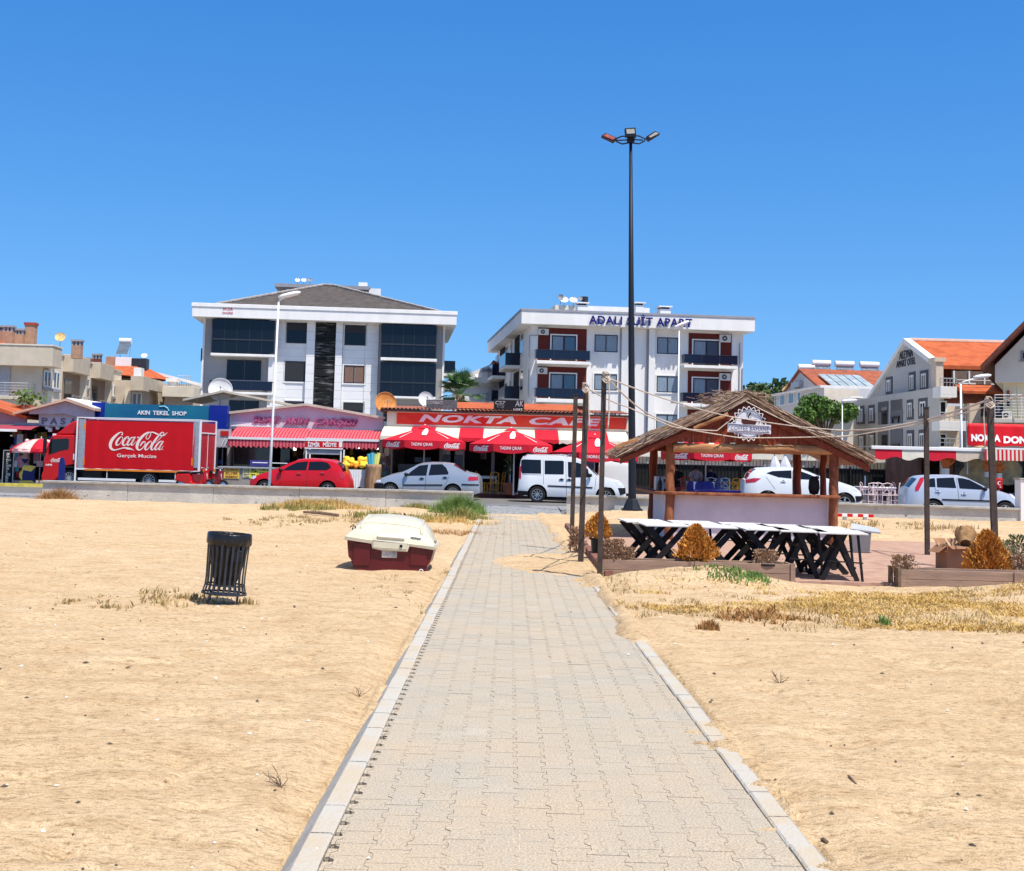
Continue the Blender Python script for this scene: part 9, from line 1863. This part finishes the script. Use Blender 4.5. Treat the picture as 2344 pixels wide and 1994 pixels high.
P0 = [at(ZT(x,y),Y) for x,y,Y in ((312,150,22.0),(720,168,21.8),(1140,182,21.5),(1460,193,21.2),(1790,206,20.9))]
lab1 = ['white topped folding table at the left end, nearest the tall post','folding table behind the round dry orange shrub','middle folding table with crowded black legs','folding table second from the right end','folding table at the right end, legs standing clear on the terrace']
for k, p in enumerate(P0): ftable(lab1[k], p.x, p.y+.55, .74, 1.12, R((2,-3,1,-4,-6)[k]), 0 if k < 3 else 1)
lab2 = ['rear folding table at the left behind the first one','rear folding table directly before the white counter, left part','rear folding table before the middle of the white counter','rear folding table before the right part of the white counter','rear folding table close to the right log post']
for k, p in enumerate(P0): ftable(lab2[k], p.x-.22+.06*k, p.y+1.75, .74, 1.12, R((3,1,-2,3,-2)[k]), 0 if k % 2 == 0 else 1)
# ---- planters and plants
PLW = pm('planter_wood', (.36,.24,.17), .8, .35, 2.5, .4, 20, col2=(.25,.165,.125), st=(.5,4,5))
def planter(label, x0, x1, y0, y1, z0, z1, endpost=False):
    t = thing('planter_box', label, 'planter', (x0, y0, 0)); L, Wd = x1-x0, y1-y0; h = (z1-z0)/2
    for k in range(2): q = MB(); q.box(0, L, 0,.04, z0+h*k+.003, z0+h*(k+1)-.003); q.box(0,L,Wd-.04,Wd,z0+h*k+.003,z0+h*(k+1)-.003); q.box(0,.04,.041,Wd-.041,z0+h*k+.003,z0+h*(k+1)-.003); q.box(L-.04,L,.041,Wd-.041,z0+h*k+.003,z0+h*(k+1)-.003); q.build('side_boards', PLW, t, bev=.004)
    bx('soil', EARTH, t, .041, L-.041, .041, Wd-.041, z0, z1-.05)
    for xx in (.0, L*.5, L): MB().box(xx-.035,xx+.035,-.02,-.001,z0-.1,z1+.01).build('batten', PLW, t)
    if endpost: q = MB(); q.box(-.08,-.041,-.03,.16,z0-.25,z1+.02).box(-.08,-.041,Wd-.12,Wd+.02,z0-.25,z1+.02); q.build('end_post', DRYW, t)
    return t
planter('long low wooden planter box in front of the tables, half buried by sand', 1.44, 4.38, 20.75, 21.25, -.02, .29); planter('long wooden planter box at the right edge with dry twigs', 5.98, 9.4, 20.45, 20.95, -.02, .27, True)
def dryshrub(label, x, y, z, h, r, n, seed, mat, cat='shrub', conic=True, pot=None, name='dry_shrub'):
    t = thing(name, label, cat, (x, y, z)); rng = np.random.default_rng(seed); zb = 0
    if pot: MB().lathe([(pot[0]*.8,0),(pot[0],pot[1]),(pot[0]*1.06,pot[1]),(pot[0]*1.06,pot[1]-.03),(pot[0]*.9,pot[1]-.04),(.001,pot[1]-.05)], 20).build('pot', BLACK, t, smooth=40); zb = pot[1]-.04
    V = []; F = []; k = 0; q = MB()
    for i in range(n):
        u = rng.uniform(0,1)**.75; a = rng.uniform(0,2*PI); R0 = r*((1-u)**.65*(.35+1.0*min(1,u*5)) if conic else (.5+.5*rng.uniform())*(1-.3*u)); R0 *= (1+.25*math.sin(3*a+seed)+.12*math.sin(7*a+u*9)); rr_ = R0*rng.uniform(.35,1.)**.5
        p = np.array([rr_*math.cos(a), rr_*math.sin(a), zb+h*u*(.94)]); d = np.array([math.cos(a)*.6, math.sin(a)*.6, .9]) + rng.normal(size=3)*.35; d /= np.linalg.norm(d); l_ = h*rng.uniform(.05,.13); s_ = np.cross(d, rng.normal(size=3)); s_ /= np.linalg.norm(s_); w_ = .0075*rng.uniform(.7,1.5)
        V += [p-s_*w_, p+s_*w_, p+d*l_*.6+s_*w_*1.5, p+d*l_, p+d*l_*.6-s_*w_*1.5]; F.append((k,k+1,k+2,k+3,k+4)); k += 5
    o = mesh_np('foliage', [tuple(v) for v in V], F, mat, False); o.parent = t
    for i in range(14): a = rng.uniform(0,2*PI); q.tube([(0,0,zb-.02),(r*.3*math.cos(a),r*.3*math.sin(a),zb+h*.3),(r*.55*math.cos(a),r*.55*math.sin(a),zb+h*rng.uniform(.4,.75))], [.008,.005,.003], 4)
    q.build('branches', DRYW, t); return t
ORB = pm('dead_orange_foliage', (.50,.19,.03), .8, .4, 14, 0, col2=(.62,.30,.06)); TWB = pm('dead_twig_bush', (.30,.17,.10), .85, .3, 12, 0, col2=(.42,.27,.17))
def px(zf, p, Y): a = at(zf(*p), Y); return a.x
dryshrub('bushy cone of dead orange foliage in the left planter before the tables', px(Z6,(615,1200),21.0), 21.0, .22, .60, .27, 3000, 3, ORB, pot=(.20,.07)); dryshrub('biggest dead orange shrub, standing behind the right planter beside the cardboard box', px(Z8,(1320,1160),21.8), 21.8, .03, .80, .31, 4200, 4, ORB)
dryshrub('dead orange shrub in a tall black pot behind the nearest post', px(Z10,(410,1230),24.6), 24.6, .03, .50, .24, 2000, 5, ORB, pot=(.15,.36)); dryshrub('pale dead twiggy plant between the left posts', px(Z10,(235,1250),25.6), 25.6, .05, .50, .20, 700, 6, TWB, conic=False)
dryshrub('dead brown twig bush at the left end of the left planter', px(Z10,(520,1440),21.0), 21.0, .24, .36, .26, 1300, 7, TWB, conic=False); dryshrub('low dead twig bush at the far left corner of the left planter', px(Z10,(640,1470),21.05), 21.05, .24, .24, .20, 700, 17, TWB, conic=False)
dryshrub('low dead twig bush in the right half of the left planter', px(Z6,(1120,1310),21.0), 21.0, .22, .25, .25, 900, 8, TWB, conic=False, pot=(.26,.06)); dryshrub('dead twig bush in the left end of the right planter', px(Z8,(605,1320),20.7), 20.7, .2, .28, .24, 900, 9, TWB, conic=False)
dryshrub('dead twig plant in a dark trough at the right edge', px(Z8,(1590,1270),21.7), 21.7, .12, .34, .26, 900, 10, TWB, conic=False); dryshrub('spindly green grey plant before the right wall pillar', px(Z8,(1590,1200),24.5), 24.5, .03, .62, .26, 600, 11, pm('grey_green_leaf',(.16,.17,.08),.8,.3,6), conic=False); dryshrub('loose green bush at the foot of the right post', px(Z8,(1445,1180),26.), 26., .03, .45, .3, 500, 12, pm('dull_green_leaf',(.26,.27,.12),.8,.3,6), conic=False)
g_ = at(Z8(1560,1330), 21.6); t = thing('dark_trough', 'low dark red plant trough with black lip at the right edge', 'planter', (g_.x, 21.6, .03)); bx('trough', pm('trough_brown',(.20,.10,.07),.8,.2), t, -.75,.9,-.15,.25,0,.10,bev=.01); bx('lip', BLACK, t, -.55,.9,-.1,.2,.101,.15,bev=.02)
# cardboard box, basket
f = Fr(Z8(1050,1365), 23.6, R(0), .03); CB = pm('cardboard', (.30,.155,.085), .85, .12, 3, .1, 10); t = thing('cardboard_box', 'battered brown cardboard box beside the big dead orange shrub', 'box', f.o, R(12))
a = f.box(Z8(980,1210), Z8(1215,1365)); w_ = a[1]-a[0]; h = a[3]; q = MB(); q.box(a[0],a[1],0,.015,0,h).box(a[0],a[1],.38,.395,0,h).box(a[0],a[0]+.015,.016,.379,0,h).box(a[1]-.015,a[1],.016,.379,0,h).box(a[0],a[1],0.016,.379,0,.01); q.build('carton', CB, t); q = MB(); q.add([(a[0],.0,h),(a[0],.38,h),(a[0]-.16,.36,h-.12),(a[0]-.16,.02,h-.12)],[(0,1,2,3)]); q.add([(a[0]+.02,0,h),(a[1],0,h),(a[1],-.16,h-.03),(a[0]+.02,-.14,h-.05)],[(0,1,2,3)]); q.add([(a[0]+.02,.39,h),(a[1],.39,h),(a[1],.50,h+.10),(a[0]+.02,.5,h+.1)],[(0,1,2,3)]); q.build('flap', CB, t, thick=.006)
bq = at(Z8(1140,1120), 23.8); M = Matrix.Rotation(R(-55),4,'X') @ Matrix.Rotation(R(15),4,'Y'); STW = pm('wicker', (.46,.28,.13), .8, .3, 12, .5, 40); q = MB(); 
for k in range(14): r_ = .10+.006*k; z_ = -.26+.022*k; q.tube([M @ Vector((r_*math.cos(a_), r_*math.sin(a_), z_+.004*math.sin(9*a_+k*PI))) for a_ in [2*PI*j/20 for j in range(21)]], .011, 5)
q.tube([M @ Vector((.2*math.cos(a_), .02, .05+.22*math.sin(a_))) for a_ in [PI*j/10 for j in range(11)]], .012, 5); tt = thing('wicker_basket', 'upturned round wicker basket lying on the cardboard box', 'basket', (bq.x, 23.8, bq.z)); q.build('weave', STW, tt); MB().lathe([(.001,-.262),(.10,-.26),(.17,.03)], 16, M=M).build('lining', pm('basket_shade',(.10,.055,.03),.9,.2), tt)
q = MB(); rr = random.Random(3)
for k in range(16): q.bar((rr.uniform(-.25,.2),rr.uniform(0,.3),h-.1),(rr.uniform(-.3,.25),rr.uniform(0,.35),h+rr.uniform(.0,.14)),.05,.008)
tag(q.build('crumpled_paper', pm('kraft_paper',(.42,.28,.17),.85,.2,4), None, loc=(f.o.x+a[0]+.2, f.o.y, f.o.z)), 'crumpled kraft paper sticking out of the cardboard box', 'paper')
# grey bin, striped bar
f = Fr(Z6(1820,1285), 27.9, 0, .03); t = thing('grey_container', 'grey plastic bin with tilted lid at the right end of the tables', 'bin', f.o, R(-8)); a = f.box(Z6(1752,1130), Z6(1895,1285)); PG_ = pm('grey_plastic',(.20,.19,.20),.6,.1,4); q = MB(); x0, x1, h = a[0], a[1], a[3]
q.add([(x0+.03,0,0),(x1-.03,0,0),(x1-.03,.38,0),(x0+.03,.38,0),(x0,-.02,h),(x1,-.02,h),(x1,.4,h),(x0,.4,h)],[(3,2,1,0),(4,5,6,7),(0,1,5,4),(1,2,6,5),(2,3,7,6),(3,0,4,7)]); q.build('body', PG_, t, bev=.015); q = MB(); q.add([(x0-.02,-.03,h+.02),(x1+.18,-.03,h-.04),(x1+.18,.42,h+.03),(x0+.05,.42,h+.12)],[(0,1,2,3)]); q.build('lid', pm('pale_grey_lid',(.42,.44,.46),.5,.06), t, thick=.03)
a, b = at(Z6(1645,1042),40.5), at(Z6(1915,1050),40.5); t = thing('striped_bar', 'red and white striped barrier bar lying before the cracked wall', 'barrier', (a.x, 40.5, gh(a.x,40.5)+.10)); 
for k in range(7): 
    L = (b.x-a.x)/7; MB().box(L*k, L*(k+1)-.002, 0,.10,0,.09).build('stripe', REDSG if k % 2 == 0 else WHITE, t, bev=.006)
for k in (0,1): MB().box(.2+k*(b.x-a.x-.5), .3+k*(b.x-a.x-.5), .0,.1,-.12,-.001).build('foot', GREY, t)
